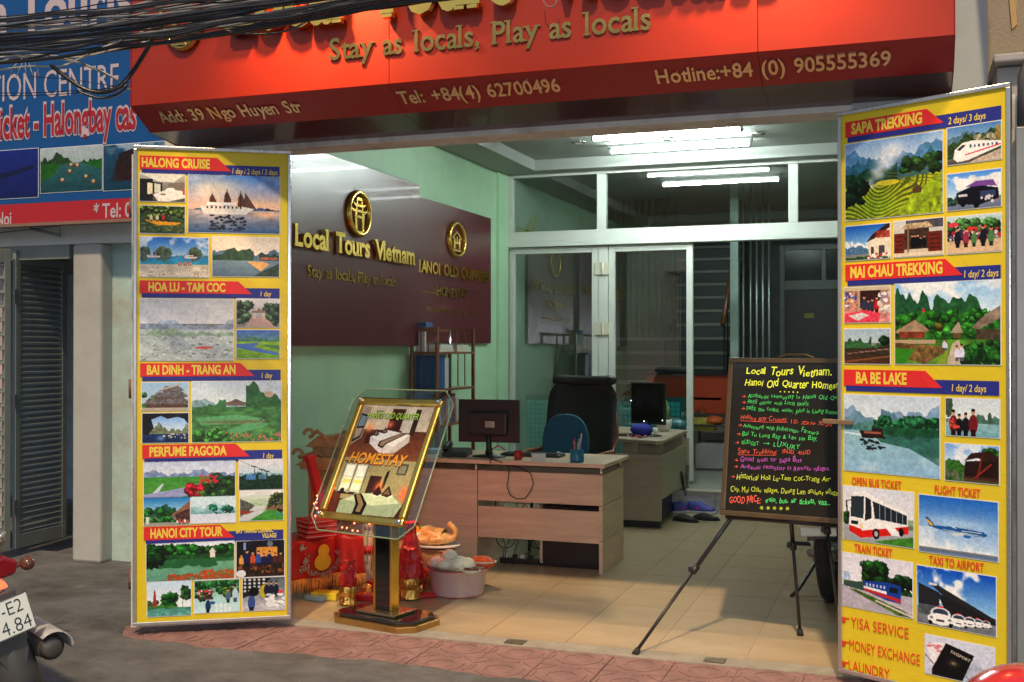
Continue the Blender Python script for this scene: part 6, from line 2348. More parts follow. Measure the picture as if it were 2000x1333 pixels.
# curtain screen and things on the transom
g = MB()
x0c, x1c = PY(1200, 600, 13.4).x, PY(1320, 600, 13.4).x
g.grid(lambda u, v: (x0c + (x1c - x0c) * u, 13.4 + .03 * math.sin(u * 60), 1.2 + 2.1 * v), 90, 3)
single("green_curtain", g, mat("dim_green_curtain", (.12, .15, .10), .8, var=.4, scale=3), "dim green curtain hanging behind the glass partition", "curtain", loc=(x0c, 13.4, 1.2))
t = thing("golden_ornament", "small golden ornament standing behind the left transom pane", "ornament", (PY(1028, 440, YP + .12).x, YP + .12, 2.66))
b = MB()
b.prism([(-.10, 0), (.07, 0), (.10, .19), (.03, .12), (-.02, .05), (-.09, .07)], "y", -.02, .02)
part(t, "body", b, mat("dull_gold", (.40, .28, .05), .3, metal=.5), bevel=.006)
b = MB()
b.box((-.11, -.06, -.11), (.09, .06, -.001))
part(t, "shelf", b, M_frame)

# ------------------------------------------------------------------ HOMESTAY display stand
c = G(754, 1216)
t = thing("display_stand", "gold framed HOMESTAY poster stand with a clear octagonal board on a black and gold post", "poster stand", (c.x, c.y, 0.004), R(-14))


def octa(w_, d_, cut):
    return [(-w_ + cut, -d_), (w_ - cut, -d_), (w_, -d_ + cut), (w_, d_ - cut), (w_ - cut, d_), (-w_ + cut, d_), (-w_, d_ - cut), (-w_, -d_ + cut)]


M_pb = mat("piano_black", (.012, .010, .010), .08, coat=.6)
b = MB()
b.prism(octa(.29, .175, .075), "z", 0, .032)
part(t, "base", b, mat("aged_gold_base", (.45, .26, .08), .3, metal=.8, var=.15), bevel=.004)
b = MB()
b.prism(octa(.265, .155, .065), "z", .033, .052)
part(t, "base_plate", b, M_pb, bevel=.006)
b = MB()
b.box((-.135, -.095, .053), (.135, .095, .068))
part(t, "base_plinth", b, mat("brushed_bronze", (.42, .30, .16), .25, metal=.9), bevel=.004)
b = MB()
b.box((-.050, -.030, .069), (.050, .030, .80))
part(t, "post_core", b, M_pb, bevel=.003)
for s_ in (-1, 1):
    b = MB()
    b.box((s_ * .0575 - .007, -.033, .069), (s_ * .0575 + .007, .033, .80))
    part(t, "post_rail", b, M_gold, bevel=.003)
RHO = R(29)
Mb = Matrix.Translation((.004, -.045, .885)) @ Matrix.Rotation(-RHO, 4, "X")


def tpart(name, b0, m, bev=0.0, label=None, par=None):
    b = MB()
    b.add(b0.v, b0.f, Mb)
    b.smooth = b0.smooth
    return part(par or t, name, b, m, bevel=bev, label=label)


W2, H2 = .297, .365
b = MB()
b.prism(octa(W2 + .062, H2 + .062, .08), "y", .0, .010)
ac = glass_mat("clear_acrylic", (.90, .96, .93), .07)
tpart("acrylic_board", b, ac, .002)
# bright edge of the acrylic
oc = octa(W2 + .062, H2 + .062, .08)
b = MB()
b.tube([(x, .005, z) for x, z in oc], .0042, seg=6, closed=True)
tpart("acrylic_edge", b, mat("acrylic_edge", (.25, .32, .20), .1, spec=.8, coat=.5))
for a, c_ in (((-W2, -.022, -H2), (W2, -.001, -H2 + .042)), ((-W2, -.022, H2 - .042), (W2, -.001, H2)), ((-W2, -.0215, -H2 + .0425), (-W2 + .042, -.001, H2 - .0425)), ((W2 - .042, -.0215, -H2 + .0425), (W2, -.001, H2 - .0425))):
    b = MB()
    x0, y0, z0 = a
    x1, y1, z1 = c_
    b.box(a, c_)
    tpart("frame_rail", b, M_gold, .010)
for sx in (-1, 1):
    for sz in (-1, 1):
        b = MB()
        b.ball((sx * (W2 - .02), -.026, sz * (H2 - .02)), .017, seg=12, rings=8)
        tpart("corner_stud", b, M_chrome)
# poster: two hotel room photos
pr = thing("x", None, None)
bpy.data.objects.remove(pr)
POST = print_mat("glossy_poster", .22, .02)
iw, ih = W2 - .043, H2 - .043
for fn, z0, z1, sd, lb in ((p_bed1, .0, ih, 71, "printed photo of a white bed in a wooden floored room"), (p_bed2, -ih, .0, 72, "printed photo of a bed beside a bright window")):
    o = picture(t, fn, -iw, z1, iw, z0, lb, sd, y=-.006, dens=420, m=POST, frame=False)
    o.data.transform(Mb)
b = MB()
flat_text(b, "HANOI OLD QUARTER", Vector((-iw + .0620, -.0085, ih - .0845)), Vector((1, 0, 0)), Vector((0, 0, 1)), .36, .036, off=.0, shear=.2)
tpart("lettering", b, mat("dark_shadow_ink", (.01, .03, .01), .4))
b = MB()
flat_text(b, "HANOI OLD QUARTER", Vector((-iw + .060, -.0125, ih - .082)), Vector((1, 0, 0)), Vector((0, 0, 1)), .36, .036, off=.010, shear=.2)
tpart("lettering", b, mat("lime_ink", (.50, .80, .10), .4))
b = MB()
flat_text(b, "HOMESTAY", Vector((-iw + .035, -.0082, -.034)), Vector((1, 0, 0)), Vector((0, 0, 1)), .405, .066, off=.04, shear=.2)
tpart("lettering", b, mat("dark_red_outline_ink", (.30, .05, .02), .4))
b = MB()
flat_text(b, "HOMESTAY", Vector((-iw + .039, -.0105, -.031)), Vector((1, 0, 0)), Vector((0, 0, 1)), .398, .060, off=.018, shear=.2)
tpart("lettering", b, mat("orange_ink", (.85, .38, .03), .4))

# ------------------------------------------------------------------ blackboard on a tripod easel
BL = D(1407, 1006, 5.75)
RZ = R(-10.5)
Mk = Matrix.Translation(BL) @ Matrix.Rotation(RZ, 4, "Z") @ Matrix.Rotation(R(-10), 4, "X")
bb = thing("writing_board", "black writing board with neon handwriting standing on a tripod easel", "blackboard", (BL.x, BL.y, BL.z))
WB, HB = .625, .815


def kpart(name, b0, m, bev=0.0, root=None):
    b = MB()
    b.add(b0.v, b0.f, Mk)
    return part(root or bb, name, b, m, bevel=bev, world=True)


M_bf = mat("bronze_frame", (.13, .085, .045), .35, metal=.4, var=.15)
for a, c_ in (((0, -.012, 0), (WB, .018, .026)), ((0, -.012, HB - .026), (WB, .018, HB)), ((0, -.0115, .0265), (.026, .018, HB - .0265)), ((WB - .026, -.0115, .0265), (WB, .018, HB - .0265))):
    b = MB()
    b.box(a, c_)
    kpart("frame_rail", b, M_bf, .004)
b = MB()
b.box((.0265, -.004, .0265), (WB - .0265, .010, HB - .0265))
kpart("board", b, mat("black_glass_board", (.022, .020, .016), .14, coat=.5))
b = MB()
b.tube([(.26, .0, HB + .004), (.30, -.0, HB + .02), (.40, 0, HB + .02), (.44, 0, HB + .004)], .006, seg=6)
kpart("handle", b, M_bf)
fk = uvf(Mk)
NEON = {"y": mat("neon_yellow_marker", (.75, .80, .05), .6, emit=(.75, .85, .05), estr=.25), "g": mat("neon_green_marker", (.08, .70, .15), .6, emit=(.08, .8, .15), estr=.22),
        "r": mat("neon_red_marker", (.80, .10, .05), .6, emit=(.9, .1, .05), estr=.3), "m": mat("neon_magenta_marker", (.60, .10, .55), .6, emit=(.65, .1, .6), estr=.22)}


def hand(s, xa, ya, xb, yb, capz, col, off=-.012, seed=0):
    rr = random.Random(len(s) * 7 + seed)
    ua, va = fk(1380 + xa / 3.332, 660 + ya / 3.332)
    ub, vb = fk(1380 + xb / 3.332, 660 + yb / 3.332)
    cap = capz / 3.332 * 5.65 / FPX
    adv = [glyph_adv(c_, 0) for c_ in s]
    L_ = math.hypot(ub - ua, vb - va)
    kx = L_ / sum(adv)
    ky = cap / cap_h()
    ang = math.atan2(vb - va, ub - ua)
    b = MB()
    x = 0
    for c_, a in zip(s, adv):
        if c_ != " ":
            vs, fs = text_raw(c_, off)
            bx0_ = bbox(vs)[0]
            j = rr.uniform(-.08, .08)
            kk = rr.uniform(.80, 1.2)
            sh_ = rr.uniform(.0, .32)
            P = []
            for vx, vy in vs:
                X_ = (x + (vx - bx0_) + .03) * kx + sh_ * vy * ky * .6
                Y_ = (vy * kk + j) * ky + .006 * math.sin(x * 1.7 + seed) * .6
                P.append((ua + X_ * math.cos(ang) - Y_ * math.sin(ang), -.0055, va + X_ * math.sin(ang) + Y_ * math.cos(ang)))
            b.add(P, fs)
        x += a
    kpart("handwriting", b, NEON[col])


def stroke(pts, r_, col):
    P = [fk(1380 + x / 3.332, 660 + y / 3.332) for x, y in pts]
    b = MB()
    b.tube([(u, -.0045, v) for u, v in P], r_, seg=5)
    kpart("pen_stroke", b, NEON[col])


hand("Local Tours Vietnam.", 258, 238, 818, 252, 50, "y", .012)
hand("Hanoi Old Quarter Homestay", 248, 312, 905, 337, 48, "y", .010)
hand("Authentic Homestay in Hanoi Old Quarter", 270, 392, 930, 404, 27, "g")
hand("FREE dinner with Local family.", 268, 430, 672, 445, 26, "g")
hand("FREE tea, coffee, water, juice in Living Room", 262, 472, 855, 498, 27, "g")
hand("Halong Bay Cruises:", 222, 532, 528, 548, 30, "r")
hand("1D, 2D1N, 3D2N", 550, 558, 818, 575, 24, "r")
hand("Adventure with Fishermen, Farmers,", 237, 584, 735, 630, 28, "g")
hand("Bai Tu Long Bay & Lan Ha Bay.", 232, 638, 722, 674, 28, "g")
hand("BUDGET", 230, 694, 340, 698, 28, "g")
hand("LUXURY", 436, 710, 608, 722, 33, "g")
hand("Sapa Trekking:", 205, 752, 462, 760, 32, "r")
hand("3N2D, 4N3D", 490, 754, 678, 762, 25, "r")
hand("Good train or Sapa Bus", 220, 806, 622, 810, 30, "m")
hand("Authentic Homestay at Remote villages.", 222, 852, 805, 868, 28, "m")
hand("Historical Hoa Lu-Tam Coc-Trang An-", 197, 922, 810, 938, 36, "y")
hand("City, Mai Chau villages, Duong Lam ancient villages", 158, 1000, 870, 1024, 32, "y")
hand("GOOD PRICE:", 150, 1080, 355, 1076, 44, "r", .004)
hand("train, bus, air tickets, visa...", 383, 1072, 808, 1088, 32, "g", .002)
stroke([(222, 540), (380, 550), (528, 552)], .0011, "r")
stroke([(205, 762), (330, 766), (450, 766)], .0011, "r")
for x, y in ((232, 383), (232, 422), (228, 462), (208, 570), (200, 628), (190, 684), (184, 797), (182, 840), (162, 905)):
    stroke([(x, y), (x + 22, y)], .0012, "r")
    stroke([(x + 13, y - 8), (x + 23, y), (x + 12, y + 8)], .0012, "r")
stroke([(372, 688), (410, 690)], .0011, "g")
stroke([(400, 682), (411, 690), (400, 698)], .0011, "g")
for x0, y0, dx, r0 in ((482, 352, 28, 5), (360, 1108, 42, 13)):
    for k in range(5):
        x, y = x0 + dx * k, y0 + k
        for a in (0, 60, 120):
            stroke([(x - r0 * math.cos(R(a)), y - r0 * math.sin(R(a))), (x + r0 * math.cos(R(a)), y + r0 * math.sin(R(a)))], .0010, "y")

ez = thing("tripod_easel", "black telescopic tripod easel under the writing board", "easel", (BL.x + .25, BL.y + .1, 0))
apex = Mk @ Vector((WB * .60, .05, HB * .80))
f1, f2 = G(1240, 1280), G(1563, 1243)
f3 = Vector((-.30, 5.66, 0))
for k, ft in enumerate((f1, f2, f3)):
    ft = Vector((ft.x, ft.y, .008))
    tp = apex + Vector(((-.03, .02, .03)[k], .06, 0))
    if k == 0:
        mid_ = PY(1428, 1012, BL.y + .03)
        tp = mid_ + (mid_ - ft).normalized() * .45
    if k == 1:
        mid_ = PY(1545, 1018, 5.95)
        tp = mid_ + (mid_ - ft).normalized() * .42
    d_ = tp - ft
    j = ft + d_ * (.40 if k == 0 else .46)
    b = MB()
    b.tube([ft, j], .0085, seg=8)
    lg = part(ez, "leg", b, M_black, world=True)
    b = MB()
    b.tube([j, tp], .0115, seg=8)
    part(ez, "upper_leg", b, mat("satin_black_tube", (.02, .022, .025), .25), world=True)
    b = MB()
    b.tube([j - d_.normalized() * .022, j + d_.normalized() * .022], .018, seg=8)
    b.box((j.x - .03, j.y - .012, j.z - .012), (j.x - .008, j.y + .012, j.z + .014))
    part(ez, "clamp", b, M_black, world=True)
    b = MB()
    b.tube([ft - Vector((0, 0, .006)), ft + d_.normalized() * .03], [.019, .014], seg=10)
    part(ez, "rubber_foot", b, M_rubber, world=True)
b = MB()
q0, q1 = Mk @ Vector((.02, .03, -.006)), Mk @ Vector((WB - .02, .03, -.006))
b.tube([q0, q1], .012, seg=8)
b.tube([Mk @ Vector((.30, .03, -.006)), Mk @ Vector((.30, .05, HB * .8))], .010, seg=8)
part(ez, "ledge", b, M_black, world=True)

# two metal plates let into the threshold
for px, py, lb in ((1018, 1248, "small dark metal floor plate in the threshold nearer the display stand"), (1400, 1287, "small dark metal floor plate in the threshold nearer the easel")):
    c = G(px, py)
    b = MB()
    b.box((c.x - .05, F - .045, .0045), (c.x + .05, F + .035, .0085))
    single("floor_plate", b, mat("rusty_plate", (.12, .09, .05), .5, metal=.5, var=.4, scale=30, bump=.4), lb, "floor plate", loc=(c.x, F, .0045), bevel=.001)

# ------------------------------------------------------------------ shrine corner with offerings
M_redp = mat("red_paper", (.50, .015, .015), .45, var=.12, scale=10)
M_redcel = mat("red_cellophane", (.55, .01, .02), .12, var=.3, scale=14, coat=.6, bump=.8, bscale=30)
M_foil = mat("gold_foil", (.75, .42, .10), .22, metal=.9, var=.35, scale=30, bump=1.0, bscale=40)
M_carve = mat("carved_blond_wood", (.42, .22, .09), .5, var=.3, scale=22, bump=.8, bscale=50)

P1 = G(560, 1160, .06)
P2_ = G(655, 1141, .06)
P3 = G(709, 1143, .06)
tb = thing("altar_table", "low box table hidden under the red altar cloth", "table", (P1.x - .2, P1.y, 0))
ax, ay = (P2_ - P1).x, (P2_ - P1).y
ln = math.hypot(ax, ay)
nx2, ny2 = -ay / ln, ax / ln
zc = .355
q = [(P1.x + nx2 * .02, P1.y + ny2 * .02), (P2_.x + nx2 * .02, P2_.y + ny2 * .02), (P2_.x + nx2 * .30, P2_.y + ny2 * .30), (P1.x + nx2 * .30, P1.y + ny2 * .30)]
b = MB()
b.prism(q, "z", zc - .02, zc - .004)
part(tb, "tabletop", b, M_wood, world=True)
for x, y in q:
    b = MB()
    b.tube([(x + (q[2][0] - x) * .1, y + (q[2][1] - y) * .1, .005), (x + (q[2][0] - x) * .1, y + (q[2][1] - y) * .1, zc - .02)], .012, seg=6)
    part(tb, "leg", b, M_wood, world=True)
cl = thing("altar_cloth", "red altar cloth with silver sequins, a yellow gourd motif and orange fringe", "cloth", (P1.x, P1.y, 0))


def drape(A, B, z0, z1, amp=.008, out=.0):
    def fn(u, v):
        x = A.x + (B.x - A.x) * u
        y = A.y + (B.y - A.y) * u
        w_ = (1 - v)
        k = amp * math.sin(u * 17 + 1) * w_ - .015 * w_
        return (x + nx2 * k, y + ny2 * k, z0 + (z1 - z0) * v + .006 * math.sin(u * 8))
    return fn


M_clothr = mat("red_satin", (.52, .02, .012), .42, var=.12, scale=6, bump=.2)
for A, B in ((P1, P2_), (P2_, P3)):
    b = MB()
    b.grid(drape(A, B, .125, zc), 26, 10)
    part(cl, "drape", b, M_clothr, world=True, solid=.002)
    b = MB()
    n = 60
    rr = random.Random(4)
    fn = drape(A, B, .125, zc)
    for i in range(n):
        u = (i + rr.random() * .6) / n
        p = Vector(fn(min(u, 1), 0))
        l_ = rr.uniform(.055, .085)
        p2 = p + Vector((rr.uniform(-.006, .006), rr.uniform(-.006, .006), -l_))
        b.tube([p + Vector((0, 0, .004)), (p + p2) / 2 + Vector((rr.uniform(-.003, .003), 0, 0)), p2], [.0035, .004, .002], seg=4)
    part(cl, "fringe", b, mat("orange_fringe", (.85, .30, .05), .7, var=.25, scale=40), world=True, kind="stuff")
b = MB()
b.prism([(P1.x, P1.y), (P2_.x, P2_.y), (P3.x, P3.y), (P3.x + nx2 * .25, P3.y + ny2 * .25), (P1.x + nx2 * .32, P1.y + ny2 * .32)], "z", zc - .001, zc + .004)
part(cl, "top", b, M_clothr, world=True)


def onfront(px, py, A=P1, B=P2_):
    """point on the cloth's front plane"""
    d_ = ray(px, py)
    n_ = Vector((B.y - A.y, -(B.x - A.x), 0)).normalized()
    s_ = (A - EYE).dot(n_) / d_.dot(n_)
    return EYE + d_ * s_ + n_ * .024 * (1 if n_.dot(A - EYE) < 0 else -1)


M_seq = mat("silver_sequin", (.6, .6, .55), .25, metal=.9, var=.5, scale=60)
M_gourd = mat("yellow_felt", (.62, .45, .02), .7, bump=.2)
Uf = (P2_ - P1).normalized()
nf = Vector((Uf.y, -Uf.x, 0))
if nf.dot(P1 - EYE) > 0:
    nf = -nf


def fdisc(mb, c_, r_, n=12, sx=1.0, d=.003):
    vs = [c_ + Uf * (r_ * sx * math.cos(6.283 * k / n)) + V * (r_ * math.sin(6.283 * k / n)) for k in range(n)]
    mb.add([v + nf * d for v in vs] + vs, [tuple(range(n))] + [(k, k + n, (k + 1) % n + n, (k + 1) % n) for k in range(n)])


c1 = onfront(627, 1075)
c2 = onfront(625, 1097)
b = MB()
fdisc(b, c1, .038, 16, 1.1)
fdisc(b, c2, .050, 16, 1.25, .0035)
part(cl, "gourd_motif", b, M_gourd, world=True)
b = MB()
rr = random.Random(8)
for k in range(150):
    a = rr.uniform(R(150), R(390))
    r_ = rr.uniform(.085, .115)
    fdisc(b, c2 + Vector((0, 0, .015)) + Uf * (r_ * 1.25 * math.cos(a)) + V * (r_ * .85 * math.sin(a)) + nf * rr.uniform(0, .002), rr.uniform(.005, .008), 6)
for px, py in ((587, 1070), (586, 1112), (676, 1060), (678, 1098)):
    cc = onfront(px, py)
    for k in range(22):
        a, r_ = rr.uniform(0, 6.28), rr.uniform(0, .022)
        fdisc(b, cc + Uf * r_ * 1.2 * math.cos(a) + V * r_ * math.sin(a) + nf * rr.uniform(0, .002), .006, 6)
part(cl, "sequins", b, M_seq, world=True, kind="stuff")

# red packets, leaning banner box and carved altar
def wbox(name, px, py, Z, w_, d_, h_, rz, m, label, cat, group=None, bev=.004, tilt=0):
    c_ = D(px, py, Z)
    b = MB()
    b.box((-w_ / 2, -d_ / 2, 0), (w_ / 2, d_ / 2, h_))
    o = single(name, b, m, label, cat, group, bevel=bev, loc=(0, 0, 0))
    o.location = (c_.x, c_.y, c_.z)
    o.rotation_euler = (0, tilt, rz)
    return o


for k in range(4):
    o = wbox("gift_packet", 618, 1057 - k * 9.6, 6.75, .19, .16, .026, R(52 + 3 * k), M_redp, "red gift packet with a white band, one of the stack on the altar cloth", "packet", "red gift packets stacked on the altar cloth")
    o.location.z = zc + .0045 + k * .029
    b = MB()
    b.box((-.0955, -.0815, .010), (.0955, .0815, .013))
    part(o, "band", b, mat("white_paper_band", (.6, .55, .5), .6))
c0, c1_ = D(604, 890, 6.95), D(640, 1035, 6.85)
b = MB()
dd = (c0 - c1_).normalized()
Mx = dd.to_track_quat("Z", "Y").to_matrix().to_4x4()
Mx.translation = c1_
b.box((-.028, -.02, 0), (.028, .02, (c0 - c1_).length), Mx)
b.box((-.040, -.026, (c0 - c1_).length - .025), (.040, .026, (c0 - c1_).length), Mx)
single("red_lath_box", b, M_redp, "long narrow red box leaning against the green wall behind the altar", "box", bevel=.003, loc=c1_)

al = thing("carved_altar", "carved blond wood altar house with scrolled roof against the green wall", "altar", (-3.62, 6.62, 0))
ca = D(668, 960, 7.25)
x0a, y0a = ca.x, ca.y
al.location = (x0a, y0a, 0)
for nm, a, c_ in (("body", (-.17, -.14, 0), (.17, .16, .72)), ("cornice", (-.21, -.18, .721), (.21, .20, .745)), ("roof", (-.15, -.12, .80), (.15, .14, .86))):
    b = MB()
    b.box(a, c_)
    part(al, nm, b, M_carve, bevel=.006)
b = MB()
b.prism([(-.24, .745), (.24, .745), (.14, .80), (-.14, .80)], "y", -.19, .20)
part(al, "roof_slope", b, M_carve, bevel=.004)
b = MB()
b.prism([(-.2, .86), (.2, .86), (.10, .93), (-.10, .93)], "y", -.14, .15)
part(al, "upper_roof", b, M_carve, bevel=.004)
for s_ in (-1, 1):
    for z, x in ((.80, .25), (.93, .17)):
        b = MB()
        pts = []
        for i in range(14):
            a = i / 13 * 5.2
            r_ = .045 * (1 - i / 16)
            pts.append((s_ * (x - .02 + r_ * math.cos(a)), -.15, z + .01 + r_ * math.sin(a)))
        b.tube(pts, .011, seg=6)
        b.tube([(s_ * .03, -.15, z - .01), (s_ * .10, -.15, z + .035), (s_ * (x - .02), -.15, z - .01)], .012, seg=6)
        part(al, "scroll", b, M_carve)
for k in range(7):
    b = MB()
    x = -.15 + .05 * k
    b.tube([(x, -.15, .42), (x, -.15, .72)], .009, seg=6)
    part(al, "baluster", b, M_carve)
b = MB()
for k in range(9):
    b.tube([(-.17 + .0425 * k + .012 * math.cos(i * .9), -.152, .40 + .012 * math.sin(i * .9)) for i in range(7)], .006, seg=5)
part(al, "carving", b, M_carve)

# glowing red lamp beads of the altar
sl = thing("altar_light_string", "string of small glowing red altar lamps hanging behind the poster stand", "string light", (x0a + .1, y0a - .2, .6))
b = MB()
rr = random.Random(12)
pts = []
for k in range(34):
    px = 612 + rr.random() * 52
    py = 968 + rr.random() * 58
    if k > 24:
        px, py = 655 + rr.random() * 70, 1008 + rr.random() * 30
    c_ = D(px, py, 6.72 + .12 * rr.random())
    pts.append(c_)
    b.ball(c_, .0062, seg=8, rings=4)
part(sl, "bulb_cluster", b, mat("red_lamp_bead", (.8, .1, .05), .4, emit=(1, .12, .05), estr=7), world=True, kind="stuff")
b = MB()
b.tube(sorted(pts, key=lambda p: p.z), .0015, seg=4)
part(sl, "wire", b, M_cable, world=True)
lp = lamp("altar_glow", "POINT", D(800, 1000, 6.85), 2.4, (1.0, .10, .04), shadow_soft_size=.06)
lp2 = lamp("altar_glow", "POINT", D(690, 1000, 6.7), .7, (1.0, .12, .05), shadow_soft_size=.05)

# candles wrapped in red and gold
def wrapped(px, py, r_, h_, label, top=M_redcel, low=M_foil):
    c_ = G(px, py)
    t = thing("wrapped_candle", label, "candle", (c_.x, c_.y, .006), 0, "wrapped candles beside the altar")
    b = MB()
    n = 20
    b.lathe([(r_ * .9, 0), (r_ * 1.1, .01), (r_ * .9, h_ * .2), (r_ * 1.08, h_ * .3), (r_ * .95, h_ * .42)], seg=n)
    q_ = random.Random(int(px) + 1)
    b.v = [(x + q_.uniform(-.006, .006), y + q_.uniform(-.006, .006), z) for x, y, z in b.v]
    b.smooth = [False] * len(b.f)
    part(t, "foil_foot", b, low)
    b = MB()
    b.lathe([(r_ * .96, h_ * .43), (r_ * 1.05, h_ * .55), (r_ * .85, h_ * .7), (r_ * .95, h_ * .8), (r_ * .6, h_ * .9), (r_ * .85, h_)], seg=n)
    q_ = random.Random(int(px))
    b.v = [(x + q_.uniform(-.007, .007), y + q_.uniform(-.007, .007), z + q_.uniform(-.006, .006)) for x, y, z in b.v]
    b.smooth = [False] * len(b.f)
    part(t, "wrapping", b, top)
    return t


wrapped(680, 1183, .045, .26, "red and gold wrapped candle in front of the altar cloth's corner")
wrapped(800, 1172, .055, .30, "red and gold wrapped candle right of the stand's post")
wrapped(812, 1160, .045, .22, "short red and gold wrapped candle against the offering box")
# red cellophane cone
c_ = G(792, 1165)
b = MB()
rr = random.Random(2)
prof = [(.075, 0), (.09, .06), (.08, .12), (.07, .2), (.06, .26), (.04, .33), (.02, .38), (.045, .42)]
b.lathe(prof, seg=22, c=(c_.x - .02, c_.y + .12, .008))
b.v = [(x + rr.uniform(-.012, .012), y + rr.uniform(-.012, .012), z) for x, y, z in b.v]
b.smooth = [False] * len(b.f)
single("cellophane_bundle", b, M_redcel, "tall crinkled red cellophane bundle behind the stand's post", "bundle", loc=(c_.x, c_.y + .12, .008))
# flat red and yellow packets on the floor
for k, (px, py, w_, d_, h_, a, m_, nm, lb) in enumerate((
        (637, 1172, .16, .10, .045, 8, mat("blue_yellow_pack", (.62, .48, .03), .4, var=.3, scale=18), "yellow_pack", "yellow pack lying flat under the altar cloth's fringe"),
        (620, 1174, .13, .09, .03, -12, mat("pale_blue_pack", (.25, .42, .5), .4), "blue_pack", "pale blue pack half under the yellow pack"),
        (722, 1174, .16, .09, .04, 15, M_redcel, "red_envelope_pack", "shiny red packet behind the stand's base, left of the post"),
        (815, 1170, .22, .07, .02, 40, M_redp, "red_envelope_pack", "flat red packet behind the stand's base, right of the post"),
        (742, 1152, .14, .12, .05, -8, M_redp, "red_envelope_pack", "red packet at the foot of the cellophane bundle"))):
    c_ = G(px, py)
    b = MB()
    b.box((-w_ / 2, -d_ / 2, 0), (w_ / 2, d_ / 2, h_))
    o = single(nm, b, m_, lb, "packet", bevel=.006, loc=(0, 0, 0))
    o.location = (c_.x, c_.y, .006)
    o.rotation_euler = (0, 0, R(a))
# horse-shaped pale paper offering: simple standing paper figure of cones
c_ = G(705, 1150)
t = thing("paper_figure", "pale paper votive figure in a red sash standing beside the altar cloth", "paper figure", (c_.x, c_.y + .1, .006))
b = MB()
b.lathe([(.05, 0), (.055, .05), (.035, .20), (.045, .30), (.02, .34)], seg=14)
part(t, "body", b, mat("pale_paper", (.50, .46, .33), .7, var=.2, scale=20, bump=.4))
b = MB()
b.lathe([(.046, .20), (.050, .22), (.044, .25)], seg=14)
part(t, "sash", b, M_redp)
b = MB()
b.ball((0, 0, .37), .032, seg=12, rings=8)
part(t, "head", b, mat("pale_paper", (.5, .46, .33)))
for k in range(3):
    b = MB()
    b.tube([(.03 * k - .02, -.04, .10), (.03 * k - .01, -.05, .45)], .003, seg=5)
    part(t, "stick", b, mat("gold_stick", (.5, .35, .1), .5))

# offering box carrying fruit and chicken
ob = thing("offering_box", "low tan wooden box behind the stand carrying the fruit and the cooked chicken", "box", tuple(D(842, 1130, 7.0)))
cz = G(828, 1140)
ob.location = (cz.x, cz.y + .10, .006)
for nm, a, c_ in (("side", (-.26, -.11, 0), (.13, .11, .20)), ("lid", (-.27, -.12, .201), (.14, .12, .215))):
    b = MB()
    b.box(a, c_)
    part(ob, nm, b, M_carve if nm == "side" else mat("tray_wood", (.4, .2, .08), .5), bevel=.004)
bx, by, bz = ob.location.x, ob.location.y, .006 + .216


def at_y(px, py, y):
    return PY(px, py, y)


M_orange = mat("orange_peel", (.75, .28, .02), .45, var=.08, scale=20, bump=.3, bscale=90)
c_ = PY(808, 1051, by - .02)
b = MB()
b.ball((0, 0, 0), .043, seg=18, rings=12)
o = single("orange_fruit", b, M_orange, "round orange on the offering box", "orange", loc=(0, 0, 0))
o.location = (c_.x, by - .02, bz + .09)
b = MB()
b.lathe([(.05, 0), (.065, .01), (.07, .05), (.062, .05), (.055, .015), (.001, .01)], seg=20, c=(c_.x + .01, by - .02, bz))
single("fruit_bowl", b, mat("white_ceramic", (.6, .6, .58)), "small white bowl holding the orange", "bowl", loc=(c_.x, by, bz))
c_ = PY(826, 1043, by + .03)
rr = random.Random(5)
for k in range(9):
    b = MB()
    b.ball((0, 0, 0), .019, seg=10, rings=7)
    o = single("green_fruit", b, mat("lime_green_fruit", (.12, .22, .03), .4, var=.2), "small dark green lime in the heap behind the orange", "lime", "limes heaped behind the orange", loc=(0, 0, 0))
    o.location = (c_.x + rr.uniform(-.045, .045), by + .04 + rr.uniform(-.03, .03), bz + .02 + .034 * (k // 4) + .05)
b = MB()
b.box((c_.x - .06, by - .01, bz), (c_.x + .06, by + .09, bz + .05))
single("lime_basket", b, mat("woven_tan", (.4, .3, .15), .7, bump=.5), "small woven tan basket under the limes", "basket", loc=(c_.x, by, bz), bevel=.01)
c_ = PY(810, 1082, by - .10)
b = MB()
b.lathe([(.035, 0), (.040, .004), (.042, .09), (.036, .095)], seg=16, c=(c_.x, by - .09, bz))
single("patterned_jar", b, mat("cream_brown_jar", (.55, .45, .22), .4, var=.6, scale=35, col2=(.65, .6, .4)), "cream jar with brown pattern in front of the orange", "jar", loc=(c_.x, by - .09, bz))

# cooked chicken, one skinned body
def skin_body(name, V_, E_, Rr, m, root_i, loc, label, cat, sub=2):
    me = bpy.data.meshes.new(name)
    me.from_pydata(V_, E_, [])
    me.materials.append(m)
    o = bpy.data.objects.new(name, me)
    COL.objects.link(o)
    o.location = loc
    sk = o.modifiers.new("skin", "SKIN")
    me.skin_vertices.new(name="skin") if not me.skin_vertices else None
    for i, r_ in enumerate(Rr):
        me.skin_vertices[0].data[i].radius = (r_, r_) if not isinstance(r_, tuple) else r_
    me.skin_vertices[0].data[root_i].use_root = True
    sk.use_smooth_shade = True
    s2 = o.modifiers.new("soft", "SUBSURF")
    s2.levels = s2.render_levels = sub
    return tag(o, label, cat)


